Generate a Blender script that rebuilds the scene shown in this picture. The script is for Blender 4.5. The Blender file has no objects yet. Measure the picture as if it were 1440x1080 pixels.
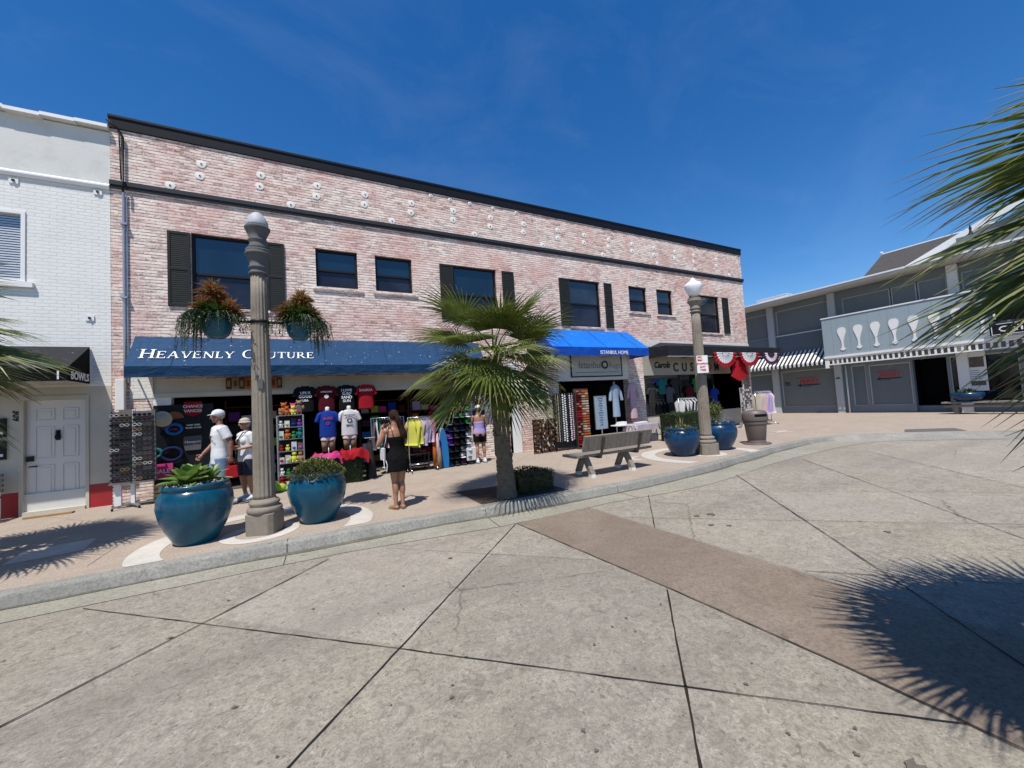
import bpy, math, random
from math import sin, cos, pi, radians, atan2, sqrt
from mathutils import Vector, Matrix
random.seed(7)
scn = bpy.context.scene
COL = scn.collection

# ------------------------------------------------------------------ camera, sky, sun, exposure
YAW, PITCH, ROLL = radians(62.48), radians(2.91), radians(-3.45)
fw = Vector((cos(YAW)*cos(PITCH), sin(YAW)*cos(PITCH), sin(PITCH)))
r0 = Vector((sin(YAW), -cos(YAW), 0)); u0 = r0.cross(fw)
rr = cos(ROLL)*r0+sin(ROLL)*u0; uu = -sin(ROLL)*r0+cos(ROLL)*u0
cd = bpy.data.cameras.new('camera'); cam = bpy.data.objects.new('camera', cd); COL.objects.link(cam)
m = Matrix((rr, uu, -fw)).transposed().to_4x4(); m.translation = Vector((3.667, -10.931, 1.58))
cam.matrix_world = m
cd.sensor_width = 36; cd.lens = 541/1440*36; cd.clip_end = 1000; cd.clip_start = 0.05
scn.camera = cam
SUN = Vector((-0.33, -0.38, 1.0)).normalized()           # towards the sun
EL = math.asin(SUN.z); AZ = atan2(SUN.x, SUN.y)
w = bpy.data.worlds.new('World'); scn.world = w; w.use_nodes = True
nt = w.node_tree; nt.nodes.clear()
sky = nt.nodes.new('ShaderNodeTexSky'); sky.sky_type = 'NISHITA'; sky.sun_disc = False
sky.sun_elevation = EL; sky.sun_rotation = AZ; sky.air_density = 1.0; sky.dust_density = 0.15; sky.ozone_density = 3.5
hs = nt.nodes.new('ShaderNodeHueSaturation'); hs.inputs['Saturation'].default_value = 1.34; hs.inputs['Value'].default_value = 1.0
bg = nt.nodes.new('ShaderNodeBackground'); bg.inputs[1].default_value = 0.108; hs.inputs['Hue'].default_value = 0.506
wo = nt.nodes.new('ShaderNodeOutputWorld')
# faint high cirrus, part of the sky itself
tc = nt.nodes.new('ShaderNodeTexCoord'); mp = nt.nodes.new('ShaderNodeMapping'); mp.inputs['Scale'].default_value = (1.2, 2.6, 3.2)
mp.inputs['Rotation'].default_value = (0.9, 0.2, 1.9)
nz = nt.nodes.new('ShaderNodeTexNoise'); nz.inputs['Scale'].default_value = 1.6; nz.inputs['Detail'].default_value = 7; nz.inputs['Roughness'].default_value = 0.62
nz.inputs['Distortion'].default_value = 0.6
cr = nt.nodes.new('ShaderNodeValToRGB'); cr.color_ramp.elements[0].position = 0.50; cr.color_ramp.elements[1].position = 0.98
cr.color_ramp.elements[1].color = (0.09, 0.09, 0.09, 1)
mx = nt.nodes.new('ShaderNodeMix'); mx.data_type = 'RGBA'; mx.inputs['B'].default_value = (4.5, 5.5, 7.5, 1)
L = nt.links.new
L(tc.outputs['Generated'], mp.inputs['Vector']); L(mp.outputs[0], nz.inputs['Vector']); L(nz.outputs['Fac'], cr.inputs[0])
L(sky.outputs[0], hs.inputs['Color']); L(hs.outputs[0], mx.inputs['A']); L(cr.outputs[0], mx.inputs['Factor'])
L(mx.outputs['Result'], bg.inputs[0]); L(bg.outputs[0], wo.inputs[0])
sd = bpy.data.lights.new('sun', 'SUN'); sd.energy = 4.4; sd.angle = radians(0.53); sd.color = (1, 0.94, 0.87)
so = bpy.data.objects.new('sun', sd); COL.objects.link(so); so.rotation_euler = SUN.to_track_quat('Z', 'Y').to_euler(); so.location = (-20, -25, 50)
vs = scn.view_settings; scn.display_settings.display_device = 'sRGB'
vs.view_transform = 'Standard'; vs.look = 'None'; vs.gamma = 1; vs.exposure = 0.42

# ------------------------------------------------------------------ materials
def newmat(name):
    m_ = bpy.data.materials.new(name); m_.use_nodes = True
    n = m_.node_tree; b = n.nodes['Principled BSDF']
    return m_, n, b
def node(n, t, **k):
    o = n.nodes.new(t)
    for a, v in k.items():
        if a in o.inputs: o.inputs[a].default_value = v
        else: setattr(o, a, v)
    return o
def mix(n, fac, a, b):
    x = n.nodes.new('ShaderNodeMix'); x.data_type = 'RGBA'
    for s, v in (('Factor', fac), ('A', a), ('B', b)):
        if hasattr(v, 'links') or hasattr(v, 'is_linked'): n.links.new(v, x.inputs[s])
        else: x.inputs[s].default_value = v if s == 'Factor' else (*v, 1)
    return x.outputs['Result']
def ramp(n, src, stops):
    r = n.nodes.new('ShaderNodeValToRGB'); e = r.color_ramp.elements
    while len(e) < len(stops): e.new(0.5)
    for i, (p, c) in enumerate(stops):
        e[i].position = p; e[i].color = (*c, 1) if hasattr(c, '__len__') else (c, c, c, 1)
    n.links.new(src, r.inputs[0]); return r.outputs[0]
def noise(n, vec, scale, detail=4, rough=0.55, dist=0):
    t = node(n, 'ShaderNodeTexNoise', Scale=scale, Detail=detail, Roughness=rough, Distortion=dist)
    n.links.new(vec, t.inputs['Vector']); return t.outputs['Fac']
def coords(n, scale=(1, 1, 1), rot=(0, 0, 0), world=False):
    mp_ = n.nodes.new('ShaderNodeMapping'); mp_.inputs['Scale'].default_value = scale; mp_.inputs['Rotation'].default_value = rot
    if world:
        g = n.nodes.new('ShaderNodeNewGeometry'); n.links.new(g.outputs['Position'], mp_.inputs[0])
    else:
        t = n.nodes.new('ShaderNodeTexCoord'); n.links.new(t.outputs['Object'], mp_.inputs[0])
    return mp_.outputs[0]
def bumpit(n, b, h, strength, dist=0.01):
    bp = node(n, 'ShaderNodeBump', Strength=strength, Distance=dist); n.links.new(h, bp.inputs['Height']); n.links.new(bp.outputs[0], b.inputs['Normal'])
def M(name, col, rough=0.6, var=0.18, scale=6.0, bump=0.0, bscale=60.0, metal=0.0, spec=0.5, grime=0.0, gcol=(0.1, 0.09, 0.07), gscale=2.2, st=(1, 1, 1), coat=0.0, trans=0.0):
    m_, n, b = newmat(name)
    v = coords(n, st)
    f = noise(n, v, scale, 5)
    c = mix(n, f, tuple(x*(1-var) for x in col), tuple(min(1, x*(1+var)) for x in col))
    if grime:
        g = ramp(n, noise(n, v, gscale, 8, 0.65), [(0.5, 0.0), (0.75, grime)])
        c = mix(n, g, c, gcol)
    n.links.new(c, b.inputs['Base Color'])
    b.inputs['Roughness'].default_value = rough; b.inputs['Metallic'].default_value = metal
    b.inputs['Specular IOR Level'].default_value = spec
    if coat: b.inputs['Coat Weight'].default_value = coat; b.inputs['Coat Roughness'].default_value = 0.08
    if trans: b.inputs['Transmission Weight'].default_value = trans
    if bump: bumpit(n, b, noise(n, v, bscale, 6, 0.6), bump)
    return m_
def brickmat(name, painted=False):
    m_, n, b = newmat(name)
    v0 = coords(n, world=True)
    sx = n.nodes.new('ShaderNodeSeparateXYZ'); n.links.new(v0, sx.inputs[0])
    ad = node(n, 'ShaderNodeMath', operation='ADD'); n.links.new(sx.outputs[0], ad.inputs[0]); n.links.new(sx.outputs[1], ad.inputs[1])
    cx = n.nodes.new('ShaderNodeCombineXYZ'); n.links.new(ad.outputs[0], cx.inputs[0]); n.links.new(sx.outputs[2], cx.inputs[1])
    wob = n.nodes.new('ShaderNodeTexNoise'); wob.inputs['Scale'].default_value = 7; n.links.new(cx.outputs[0], wob.inputs['Vector'])
    vm = node(n, 'ShaderNodeVectorMath', operation='SCALE'); n.links.new(wob.outputs['Color'], vm.inputs[0]); vm.inputs['Scale'].default_value = 0.010
    va = node(n, 'ShaderNodeVectorMath', operation='ADD'); n.links.new(cx.outputs[0], va.inputs[0]); n.links.new(vm.outputs[0], va.inputs[1])
    br = n.nodes.new('ShaderNodeTexBrick'); n.links.new(va.outputs[0], br.inputs['Vector'])
    br.inputs['Color1'].default_value = (0, 0, 0, 1); br.inputs['Color2'].default_value = (1, 1, 1, 1); br.inputs['Mortar'].default_value = (0.5, 0.5, 0.5, 1)
    br.inputs['Scale'].default_value = 1; br.inputs['Mortar Size'].default_value = 0.008; br.inputs['Mortar Smooth'].default_value = 0.25
    br.inputs['Brick Width'].default_value = 0.205; br.inputs['Row Height'].default_value = 0.070; br.inputs['Bias'].default_value = 0
    if painted:
        nn = noise(n, v0, 3.0, 6); c = mix(n, nn, (0.68, 0.68, 0.64), (0.80, 0.795, 0.755))
        c = mix(n, ramp(n, noise(n, v0, 1.3, 9, 0.7), [(0.5, 0.0), (0.78, 0.4)]), c, (0.56, 0.545, 0.49))
        dk = ramp(n, br.outputs['Fac'], [(0.3, 0.0), (1, 0.16)]); c = mix(n, dk, c, (0.45, 0.44, 0.41))
    else:
        pal = ramp(n, br.outputs['Color'], [(0.0, (0.13, 0.065, 0.055)), (0.18, (0.26, 0.13, 0.115)), (0.36, (0.46, 0.26, 0.215)), (0.55, (0.60, 0.40, 0.335)), (0.78, (0.76, 0.60, 0.51)), (1.0, (0.82, 0.70, 0.60))])
        # weathered whitewash: big patches, streaks along the courses and fine chipping
        big = noise(n, v0, 0.55, 4, 0.6)
        st_ = noise(n, coords(n, (2.2, 2.2, 13), world=True), 1.6, 6, 0.65)
        fine = noise(n, v0, 21, 5, 0.7)
        a1 = node(n, 'ShaderNodeMath', operation='MULTIPLY_ADD'); n.links.new(big, a1.inputs[0]); a1.inputs[1].default_value = 0.55; n.links.new(st_, a1.inputs[2])
        a2 = node(n, 'ShaderNodeMath', operation='MULTIPLY_ADD'); n.links.new(fine, a2.inputs[0]); a2.inputs[1].default_value = 0.75; n.links.new(a1.outputs[0], a2.inputs[2])
        wf = ramp(n, a2.outputs[0], [(0.90/1.0 if False else 0.0, 0.0), (1.0, 1.0)])
        mr = node(n, 'ShaderNodeMapRange'); n.links.new(a2.outputs[0], mr.inputs[0])
        mr.inputs[1].default_value = 0.95; mr.inputs[2].default_value = 1.32; mr.inputs[3].default_value = 0.0; mr.inputs[4].default_value = 0.96
        c = mix(n, mr.outputs[0], pal, (0.88, 0.79, 0.71))
        c = mix(n, br.outputs['Fac'], c, (0.80, 0.69, 0.60))
        sz = n.nodes.new('ShaderNodeSeparateXYZ'); n.links.new(va.outputs[0], sz.inputs[0]); dz_ = node(n, 'ShaderNodeMath', operation='DIVIDE'); n.links.new(sz.outputs[1], dz_.inputs[0]); dz_.inputs[1].default_value = 0.070
        fz = node(n, 'ShaderNodeMath', operation='FRACT'); n.links.new(dz_.outputs[0], fz.inputs[0]); ln = ramp(n, fz.outputs[0], [(0.0, 1.0), (0.14, 1.0), (0.26, 0.0), (0.9, 0.0), (1.0, 0.7)])
        gt = ramp(n, noise(n, coords(n, (3.4, 3.4, 9), world=True), 1.7, 5, 0.75), [(0.38, 0.0), (0.54, 0.95)]); ml = node(n, 'ShaderNodeMath', operation='MULTIPLY'); n.links.new(ln, ml.inputs[0]); n.links.new(gt, ml.inputs[1])
        c = mix(n, ml.outputs[0], c, (0.12, 0.07, 0.06))  # dark course lines: shadow of the raked joints mixed into the brick colour
        pk = ramp(n, noise(n, v0, 0.9, 5, 0.6), [(0.44, 0.0), (0.68, 0.5)]); c = mix(n, pk, c, (0.58, 0.25, 0.22))
        dk = ramp(n, noise(n, coords(n, (4.6, 4.6, 13.9), world=True), 3.0, 3, 0.5), [(0.59, 0.0), (0.66, 0.62)]); c = mix(n, dk, c, (0.15, 0.095, 0.08))
    n.links.new(c, b.inputs['Base Color']); b.inputs['Roughness'].default_value = 0.9; b.inputs['Specular IOR Level'].default_value = 0.2
    inv = node(n, 'ShaderNodeMath', operation='SUBTRACT'); inv.inputs[0].default_value = 1; n.links.new(br.outputs['Fac'], inv.inputs[1])
    fn = noise(n, v0, 55, 5); sm = node(n, 'ShaderNodeMath', operation='MULTIPLY_ADD'); n.links.new(fn, sm.inputs[0]); sm.inputs[1].default_value = 0.5; n.links.new(inv.outputs[0], sm.inputs[2])
    bumpit(n, b, sm.outputs[0], 0.7 if painted else 0.8, 0.012)
    return m_
def concrete(name, c1, c2, stain, spot, warm=None, swirl=1.0, speck=0.5, slabs=False):
    m_, n, b = newmat(name)
    v = coords(n, world=True)
    big = noise(n, v, 0.35, 6, 0.6, 0.5); mid = noise(n, v, 2.6, 8, 0.68, swirl); fine = noise(n, v, 38, 6, 0.72); gr = noise(n, v, 210, 2, 0.6)
    c = mix(n, ramp(n, mid, [(0.32, 0.0), (0.68, 1.0)]), c1, c2)
    c = mix(n, ramp(n, big, [(0.36, 0.0), (0.66, 0.75)]), c, stain)
    if warm: c = mix(n, ramp(n, noise(n, v, 0.8, 4), [(0.45, 0.0), (0.7, 0.5)]), c, warm)
    c = mix(n, ramp(n, fine, [(0.33, speck), (0.55, 0.0)]), c, tuple(x*0.55 for x in c1))
    c = mix(n, ramp(n, gr, [(0.55, 0.0), (0.75, speck*0.7)]), c, tuple(min(1, x*1.6) for x in c2))
    vo = node(n, 'ShaderNodeTexVoronoi', Scale=1.9, Randomness=1.0); 
    dv = node(n, 'ShaderNodeVectorMath', operation='SCALE'); nzc = n.nodes.new('ShaderNodeTexNoise'); nzc.inputs['Scale'].default_value = 9; n.links.new(v, nzc.inputs['Vector'])
    n.links.new(nzc.outputs['Color'], dv.inputs[0]); dv.inputs['Scale'].default_value = 0.12
    av = node(n, 'ShaderNodeVectorMath', operation='ADD'); n.links.new(v, av.inputs[0]); n.links.new(dv.outputs[0], av.inputs[1]); n.links.new(av.outputs[0], vo.inputs['Vector'])
    c = mix(n, ramp(n, vo.outputs['Distance'], [(0.035, spot), (0.06, 0.0)]), c, (0.045, 0.04, 0.035))
    if slabs:
        sp_ = n.nodes.new('ShaderNodeSeparateXYZ'); n.links.new(v, sp_.inputs[0]); cb_ = n.nodes.new('ShaderNodeCombineXYZ')
        for ax, op, lo, stops in ((0, 'SUBTRACT', 0.0, (6.85, 9.45, 12.15, 14.82, 17.35, 19.8, 22.25)), (1, 'ADD', -15.0, (-8.7, -6.3, -3.83, -1.33, 1.0, 3.28, 5.7))):
            mm = node(n, 'ShaderNodeMath', operation=op); n.links.new(sp_.outputs[0], mm.inputs[0]); n.links.new(sp_.outputs[1], mm.inputs[1])
            mr_ = node(n, 'ShaderNodeMapRange'); n.links.new(mm.outputs[0], mr_.inputs[0]); mr_.inputs[1].default_value = lo; mr_.inputs[2].default_value = lo+30
            r_ = n.nodes.new('ShaderNodeValToRGB'); r_.color_ramp.interpolation = 'CONSTANT'; e_ = r_.color_ramp.elements; e_[0].color = (0, 0, 0, 1); e_[1].position = (stops[0]-lo)/30; e_[1].color = (0.11, 0.11, 0.11, 1)
            for q_, st2_ in enumerate(stops[1:]): ne = e_.new((st2_-lo)/30); ne.color = (0.11*(q_+2),)*3+(1,)
            n.links.new(mr_.outputs[0], r_.inputs[0]); n.links.new(r_.outputs[0], cb_.inputs[ax])
        wn = n.nodes.new('ShaderNodeTexWhiteNoise'); wn.noise_dimensions = '2D'; n.links.new(cb_.outputs[0], wn.inputs['Vector'])
        g2 = ramp(n, noise(n, v, 11, 9, 0.78, 1.2), [(0.40, 0.75), (0.52, 0.0)]); c = mix(n, g2, c, (0.165, 0.150, 0.122))
        g3 = ramp(n, noise(n, v, 17, 9, 0.8, 0.6), [(0.54, 0.0), (0.66, 0.6)]); c = mix(n, g3, c, (0.47, 0.445, 0.385))
        g4 = ramp(n, noise(n, v, 75, 4, 0.8), [(0.36, 0.65), (0.46, 0.0)]); c = mix(n, g4, c, (0.12, 0.105, 0.09))
        c = mix(n, ramp(n, wn.outputs['Value'], [(0.0, 0.22), (0.5, 0.0), (1.0, 0.0)]), c, (0.175, 0.150, 0.125)); c = mix(n, ramp(n, wn.outputs['Value'], [(0.5, 0.0), (1.0, 0.2)]), c, (0.40, 0.355, 0.305))
        # long dark wear along the wheel paths and a hairline crack web that only shows in places
        wp = ramp(n, noise(n, coords(n, (0.10, 0.75, 1), (0, 0, radians(8)), True), 1.6, 5, 0.6), [(0.52, 0.0), (0.72, 0.35)]); c = mix(n, wp, c, (0.14, 0.122, 0.102))
        ve = node(n, 'ShaderNodeTexVoronoi', Scale=0.42); ve.feature = 'DISTANCE_TO_EDGE'; n.links.new(av.outputs[0], ve.inputs['Vector'])
        ck = ramp(n, ve.outputs['Distance'], [(0.0025, 0.55), (0.006, 0.0)]); gate = ramp(n, noise(n, v, 0.5, 2), [(0.52, 0.0), (0.60, 1.0)])
        mu = node(n, 'ShaderNodeMath', operation='MULTIPLY'); n.links.new(ck, mu.inputs[0]); n.links.new(gate, mu.inputs[1]); c = mix(n, mu.outputs[0], c, (0.06, 0.052, 0.045))
        pit = ramp(n, noise(n, v, 26, 2, 0.5), [(0.66, 0.0), (0.69, 0.6)]); c = mix(n, pit, c, (0.11, 0.095, 0.08))
    n.links.new(c, b.inputs['Base Color']); b.inputs['Roughness'].default_value = 0.85; b.inputs['Specular IOR Level'].default_value = 0.12
    ad = node(n, 'ShaderNodeMath', operation='MULTIPLY_ADD'); n.links.new(mid, ad.inputs[0]); ad.inputs[1].default_value = 1.5; n.links.new(fine, ad.inputs[2])
    bumpit(n, b, ad.outputs[0], 0.35, 0.01)
    return m_
def canvas(name, col, spots=0.0):
    m_, n, b = newmat(name); v = coords(n)
    c = mix(n, noise(n, v, 1.5, 4), tuple(x*0.8 for x in col), tuple(min(1, x*1.2) for x in col))
    c = mix(n, ramp(n, noise(n, coords(n, (6, 1, 1)), 2, 5), [(0.5, 0.0), (0.8, 0.25)]), c, tuple(min(1, x*1.6+0.02) for x in col))
    if spots:
        sp = ramp(n, noise(n, v, 17, 3, 0.5), [(0.715, 0.0), (0.73, spots)])
        # bird droppings and dust gather near the wall, high on the slope
        c = mix(n, sp, c, (0.6, 0.58, 0.5))
    n.links.new(c, b.inputs['Base Color']); b.inputs['Roughness'].default_value = 0.75
    b.inputs['Specular IOR Level'].default_value = 0.2
    bumpit(n, b, noise(n, coords(n, (1.0, 2.2, 2.2)), 2.6, 4, 0.6, 0.8), 0.75, 0.05)
    return m_
def glaze(name, a, bcol):
    m_, n, b = newmat(name); v = coords(n)
    c = mix(n, ramp(n, noise(n, v, 2.0, 5), [(0.35, 0.0), (0.65, 1.0)]), a, bcol)
    c = mix(n, ramp(n, noise(n, v, 90, 2), [(0.68, 0.0), (0.75, 0.25)]), c, (0.16, 0.3, 0.36))
    n.links.new(c, b.inputs['Base Color']); b.inputs['Roughness'].default_value = 0.22
    c2 = mix(n, ramp(n, noise(n, coords(n, (9, 9, 0.8)), 1.5, 6, 0.65), [(0.56, 0.0), (0.75, 0.22)]), c, (0.10, 0.13, 0.13)); n.links.new(c2, b.inputs['Base Color'])
    n.links.new(ramp(n, noise(n, v, 4, 6, 0.7), [(0.3, 0.16), (0.7, 0.42)]), b.inputs['Roughness']); b.inputs['Coat Weight'].default_value = 0.12; b.inputs['Coat Roughness'].default_value = 0.1; b.inputs['Specular IOR Level'].default_value = 0.35
    bumpit(n, b, noise(n, v, 5, 3), 0.22, 0.02)
    return m_

K = {}
SLABOFF = (0.19, 0.22, 0.0)
K['brick'] = brickmat('brick_whitewashed'); K['brick_painted'] = brickmat('brick_painted_white', True)
K['road'] = concrete('road_concrete', (0.225, 0.204, 0.166), (0.40, 0.366, 0.305), (0.24, 0.22, 0.177), 0.75, (0.35, 0.318, 0.222), 1.6, 0.6, True)
K['band'] = concrete('band_concrete', (0.155, 0.122, 0.092), (0.255, 0.208, 0.162), (0.172, 0.138, 0.105), 0.4, (0.28, 0.235, 0.19), 2.4, 0.6)
K['walk'] = concrete('sidewalk_concrete', (0.30, 0.245, 0.198), (0.415, 0.345, 0.282), (0.325, 0.275, 0.222), 0.35, (0.36, 0.32, 0.255), 0.6, 0.75)
K['curb'] = concrete('curb_concrete', (0.22, 0.215, 0.19), (0.36, 0.35, 0.315), (0.17, 0.17, 0.145), 0.5, None, 0.9, 0.8)
K['gutter'] = concrete('gutter_concrete', (0.25, 0.235, 0.19), (0.38, 0.36, 0.30), (0.18, 0.18, 0.14), 0.6, (0.33, 0.31, 0.24), 1.4, 0.8)
K['inlay'] = concrete('inlay_white', (0.44, 0.415, 0.37), (0.58, 0.55, 0.50), (0.38, 0.36, 0.32), 0.2, None, 0.4, 0.3)
K['plaster'] = M('plaster_white', (0.60, 0.60, 0.56), 0.85, 0.08, 3, 0.3, 30, grime=0.35, gcol=(0.33, 0.32, 0.28))
K['cream'] = M('plaster_cream', (0.50, 0.46, 0.38), 0.85, 0.08, 3, 0.3, 30, grime=0.25, gcol=(0.25, 0.22, 0.17))
K['redpaint'] = M('red_paint', (0.33, 0.012, 0.018), 0.5, 0.15, 4, 0.1, grime=0.3, gcol=(0.1, 0.02, 0.02))
K['black'] = M('black_paint', (0.007, 0.008, 0.011), 0.5, 0.3, 5, 0.1, spec=0.2)
K['blackmatte'] = M('black_matte', (0.006, 0.006, 0.007), 0.9, 0.3, 5, spec=0.1)
K['ledge'] = M('ledge_charcoal', (0.022, 0.025, 0.032), 0.6, 0.25, 5, 0.1, spec=0.25)
K['shutter'] = M('shutter_charcoal', (0.017, 0.020, 0.020), 0.7, 0.2, 9, 0.15, spec=0.2)
K['frame'] = M('window_frame_dark', (0.009, 0.008, 0.009), 0.5, 0.2, 9, spec=0.25)
K['whitemetal'] = M('white_metal', (0.68, 0.69, 0.68), 0.5, 0.06, 5, grime=0.25, gcol=(0.35, 0.33, 0.3))
K['white'] = M('white_paint', (0.72, 0.72, 0.70), 0.55, 0.05, 5, grime=0.15, gcol=(0.45, 0.43, 0.4))
K['steel'] = M('steel', (0.45, 0.46, 0.47), 0.35, 0.1, 9, metal=0.8)
K['chrome'] = M('chrome', (0.6, 0.6, 0.62), 0.2, 0.1, 9, metal=1.0)
K['stone'] = M('lamp_concrete', (0.215, 0.185, 0.145), 0.85, 0.2, 14, 0.5, 90, grime=0.6, gcol=(0.09, 0.078, 0.06), gscale=5)
K['stonegrey'] = M('lamp_concrete_grey', (0.10, 0.10, 0.10), 0.85, 0.2, 20, 0.5, 90)
K['acorn'] = M('grey_acorn', (0.36, 0.37, 0.39), 0.6, 0.25, 30, 0.3, 80)
K['globe'] = M('frosted_globe', (0.80, 0.82, 0.84), 0.25, 0.03, 5, coat=0.5)
K['potblue'] = glaze('blue_glaze', (0.001, 0.045, 0.088), (0.002, 0.085, 0.135))
K['potnavy'] = glaze('navy_glaze', (0.002, 0.025, 0.075), (0.003, 0.045, 0.115))
K['plate'] = M('iron_plate_white', (0.76, 0.74, 0.68), 0.7, 0.08, 9, 0.2, spec=0.2)
K['soil'] = M('soil', (0.05, 0.035, 0.025), 0.95, 0.5, 60, 1.0, 80)
K['pebble'] = M('pebble', (0.30, 0.27, 0.22), 0.8, 0.6, 30)
K['bark'] = M('palm_bark', (0.13, 0.105, 0.075), 0.95, 0.45, 14, 0.9, 45, grime=0.5, gcol=(0.04, 0.03, 0.025), gscale=7)
def leafmat(name, a, b_, sc=9, sheen=0.4, tl=0.25):
    m_, n, b = newmat(name); v = coords(n)
    c = mix(n, ramp(n, noise(n, v, sc, 3), [(0.35, 0.0), (0.65, 1.0)]), a, b_)
    n.links.new(c, b.inputs['Base Color']); b.inputs['Roughness'].default_value = 0.42; b.inputs['Specular IOR Level'].default_value = sheen
    t = n.nodes.new('ShaderNodeBsdfTranslucent'); n.links.new(c, t.inputs[0]); ms = n.nodes.new('ShaderNodeMixShader'); ms.inputs[0].default_value = tl
    o = n.nodes['Material Output']; n.links.new(b.outputs[0], ms.inputs[1]); n.links.new(t.outputs[0], ms.inputs[2]); n.links.new(ms.outputs[0], o.inputs[0])
    return m_
K['palm'] = leafmat('palm_leaf', (0.062, 0.092, 0.014), (0.16, 0.20, 0.036), 5, 0.55, 0.32)
K['palmtip'] = leafmat('palm_leaf_tip', (0.14, 0.15, 0.045), (0.27, 0.24, 0.11), 9)
K['petiole'] = leafmat('palm_petiole', (0.09, 0.12, 0.04), (0.15, 0.16, 0.06), 9, tl=0.05)
K['hedge'] = leafmat('hedge_leaf', (0.018, 0.045, 0.010), (0.06, 0.12, 0.02), 16)
K['bush'] = leafmat('dark_bush_leaf', (0.008, 0.018, 0.006), (0.025, 0.045, 0.014), 14)
K['agave'] = leafmat('agave_leaf', (0.09, 0.19, 0.03), (0.24, 0.33, 0.08), 5)
K['sedum'] = leafmat('sedum_leaf', (0.16, 0.17, 0.05), (0.36, 0.33, 0.13), 30)
K['brom'] = leafmat('rust_leaf', (0.20, 0.045, 0.018), (0.40, 0.17, 0.06), 22)
K['bromdark'] = leafmat('rust_leaf_dark', (0.14, 0.10, 0.03), (0.33, 0.22, 0.08), 22)
K['fern'] = leafmat('trailing_leaf', (0.025, 0.055, 0.022), (0.08, 0.13, 0.07), 16)
K['wood'] = M('grey_wood', (0.20, 0.175, 0.145), 0.85, 0.25, 9, 0.4, 40, grime=0.5, gcol=(0.09, 0.08, 0.065), gscale=6)
K['brownmetal'] = M('brown_metal', (0.055, 0.042, 0.032), 0.55, 0.2, 9)
K['brownplastic'] = M('brown_plastic', (0.125, 0.100, 0.088), 0.5, 0.12, 9, 0.2, 80, grime=0.3, gcol=(0.07, 0.055, 0.05))
K['crate'] = M('crate_wood', (0.30, 0.19, 0.08), 0.8, 0.3, 9, 0.3)
def glassmat(name, col, rough=0.03, spec=0.8):
    m_, n, b = newmat(name); v = coords(n)
    c = mix(n, ramp(n, noise(n, v, 0.9, 3), [(0.4, 0.0), (0.6, 1.0)]), tuple(x*0.7 for x in col), tuple(x*1.3 for x in col))
    n.links.new(c, b.inputs['Base Color']); b.inputs['Roughness'].default_value = rough; b.inputs['Specular IOR Level'].default_value = spec
    b.inputs['IOR'].default_value = 1.6
    bumpit(n, b, noise(n, v, 1.2, 2), 0.06, 0.03)
    return m_
K['glass'] = glassmat('window_glass', (0.006, 0.016, 0.026))
K['glasslow'] = glassmat('window_glass_lower', (0.020, 0.022, 0.034), 0.04, 0.35)
K['glassgrey'] = glassmat('window_glass_grey', (0.022, 0.024, 0.030))
K['glassdark'] = glassmat('shop_glass', (0.006, 0.008, 0.010), 0.05, 0.4)
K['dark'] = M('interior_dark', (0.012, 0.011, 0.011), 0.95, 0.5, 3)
K['intfloor'] = M('interior_floor', (0.08, 0.065, 0.05), 0.8, 0.3, 5)
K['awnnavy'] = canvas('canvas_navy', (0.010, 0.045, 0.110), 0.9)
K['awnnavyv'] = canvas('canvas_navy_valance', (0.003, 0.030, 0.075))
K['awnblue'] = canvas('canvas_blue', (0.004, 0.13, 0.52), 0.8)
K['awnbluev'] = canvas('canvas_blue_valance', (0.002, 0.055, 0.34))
K['awnblack'] = canvas('canvas_black', (0.016, 0.017, 0.020), 0.7)
K['awncoal'] = canvas('canvas_charcoal', (0.012, 0.014, 0.018))
K['grey'] = M('grey_siding', (0.16, 0.19, 0.20), 0.7, 0.08, 3, 0.1)
K['greylight'] = M('grey_balcony', (0.27, 0.335, 0.365), 0.6, 0.07, 2.5, 0.1, grime=0.2, gcol=(0.16, 0.2, 0.22), st=(1, 3, 0.4))
K['greycol'] = M('grey_column', (0.42, 0.45, 0.45), 0.7, 0.08, 3, 0.1)
K['screen'] = M('grey_shade', (0.155, 0.175, 0.170), 0.35, 0.12, 2, spec=0.6)
K['screenblue'] = M('grey_panel', (0.120, 0.145, 0.160), 0.5, 0.1, 2)
K['shingle'] = M('shingle', (0.075, 0.07, 0.068), 0.9, 0.5, 9, 0.9, 30, st=(1, 1, 3), spec=0.1)
K['soffit'] = M('soffit_grey', (0.55, 0.55, 0.52), 0.8, 0.08, 3)
def plain(name, col, rough=0.75, var=0.12, scale=12, bump=0.15): 
    if name not in K: K[name] = M(name, col, rough, var, scale, bump, 30)
    return K[name]

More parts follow.
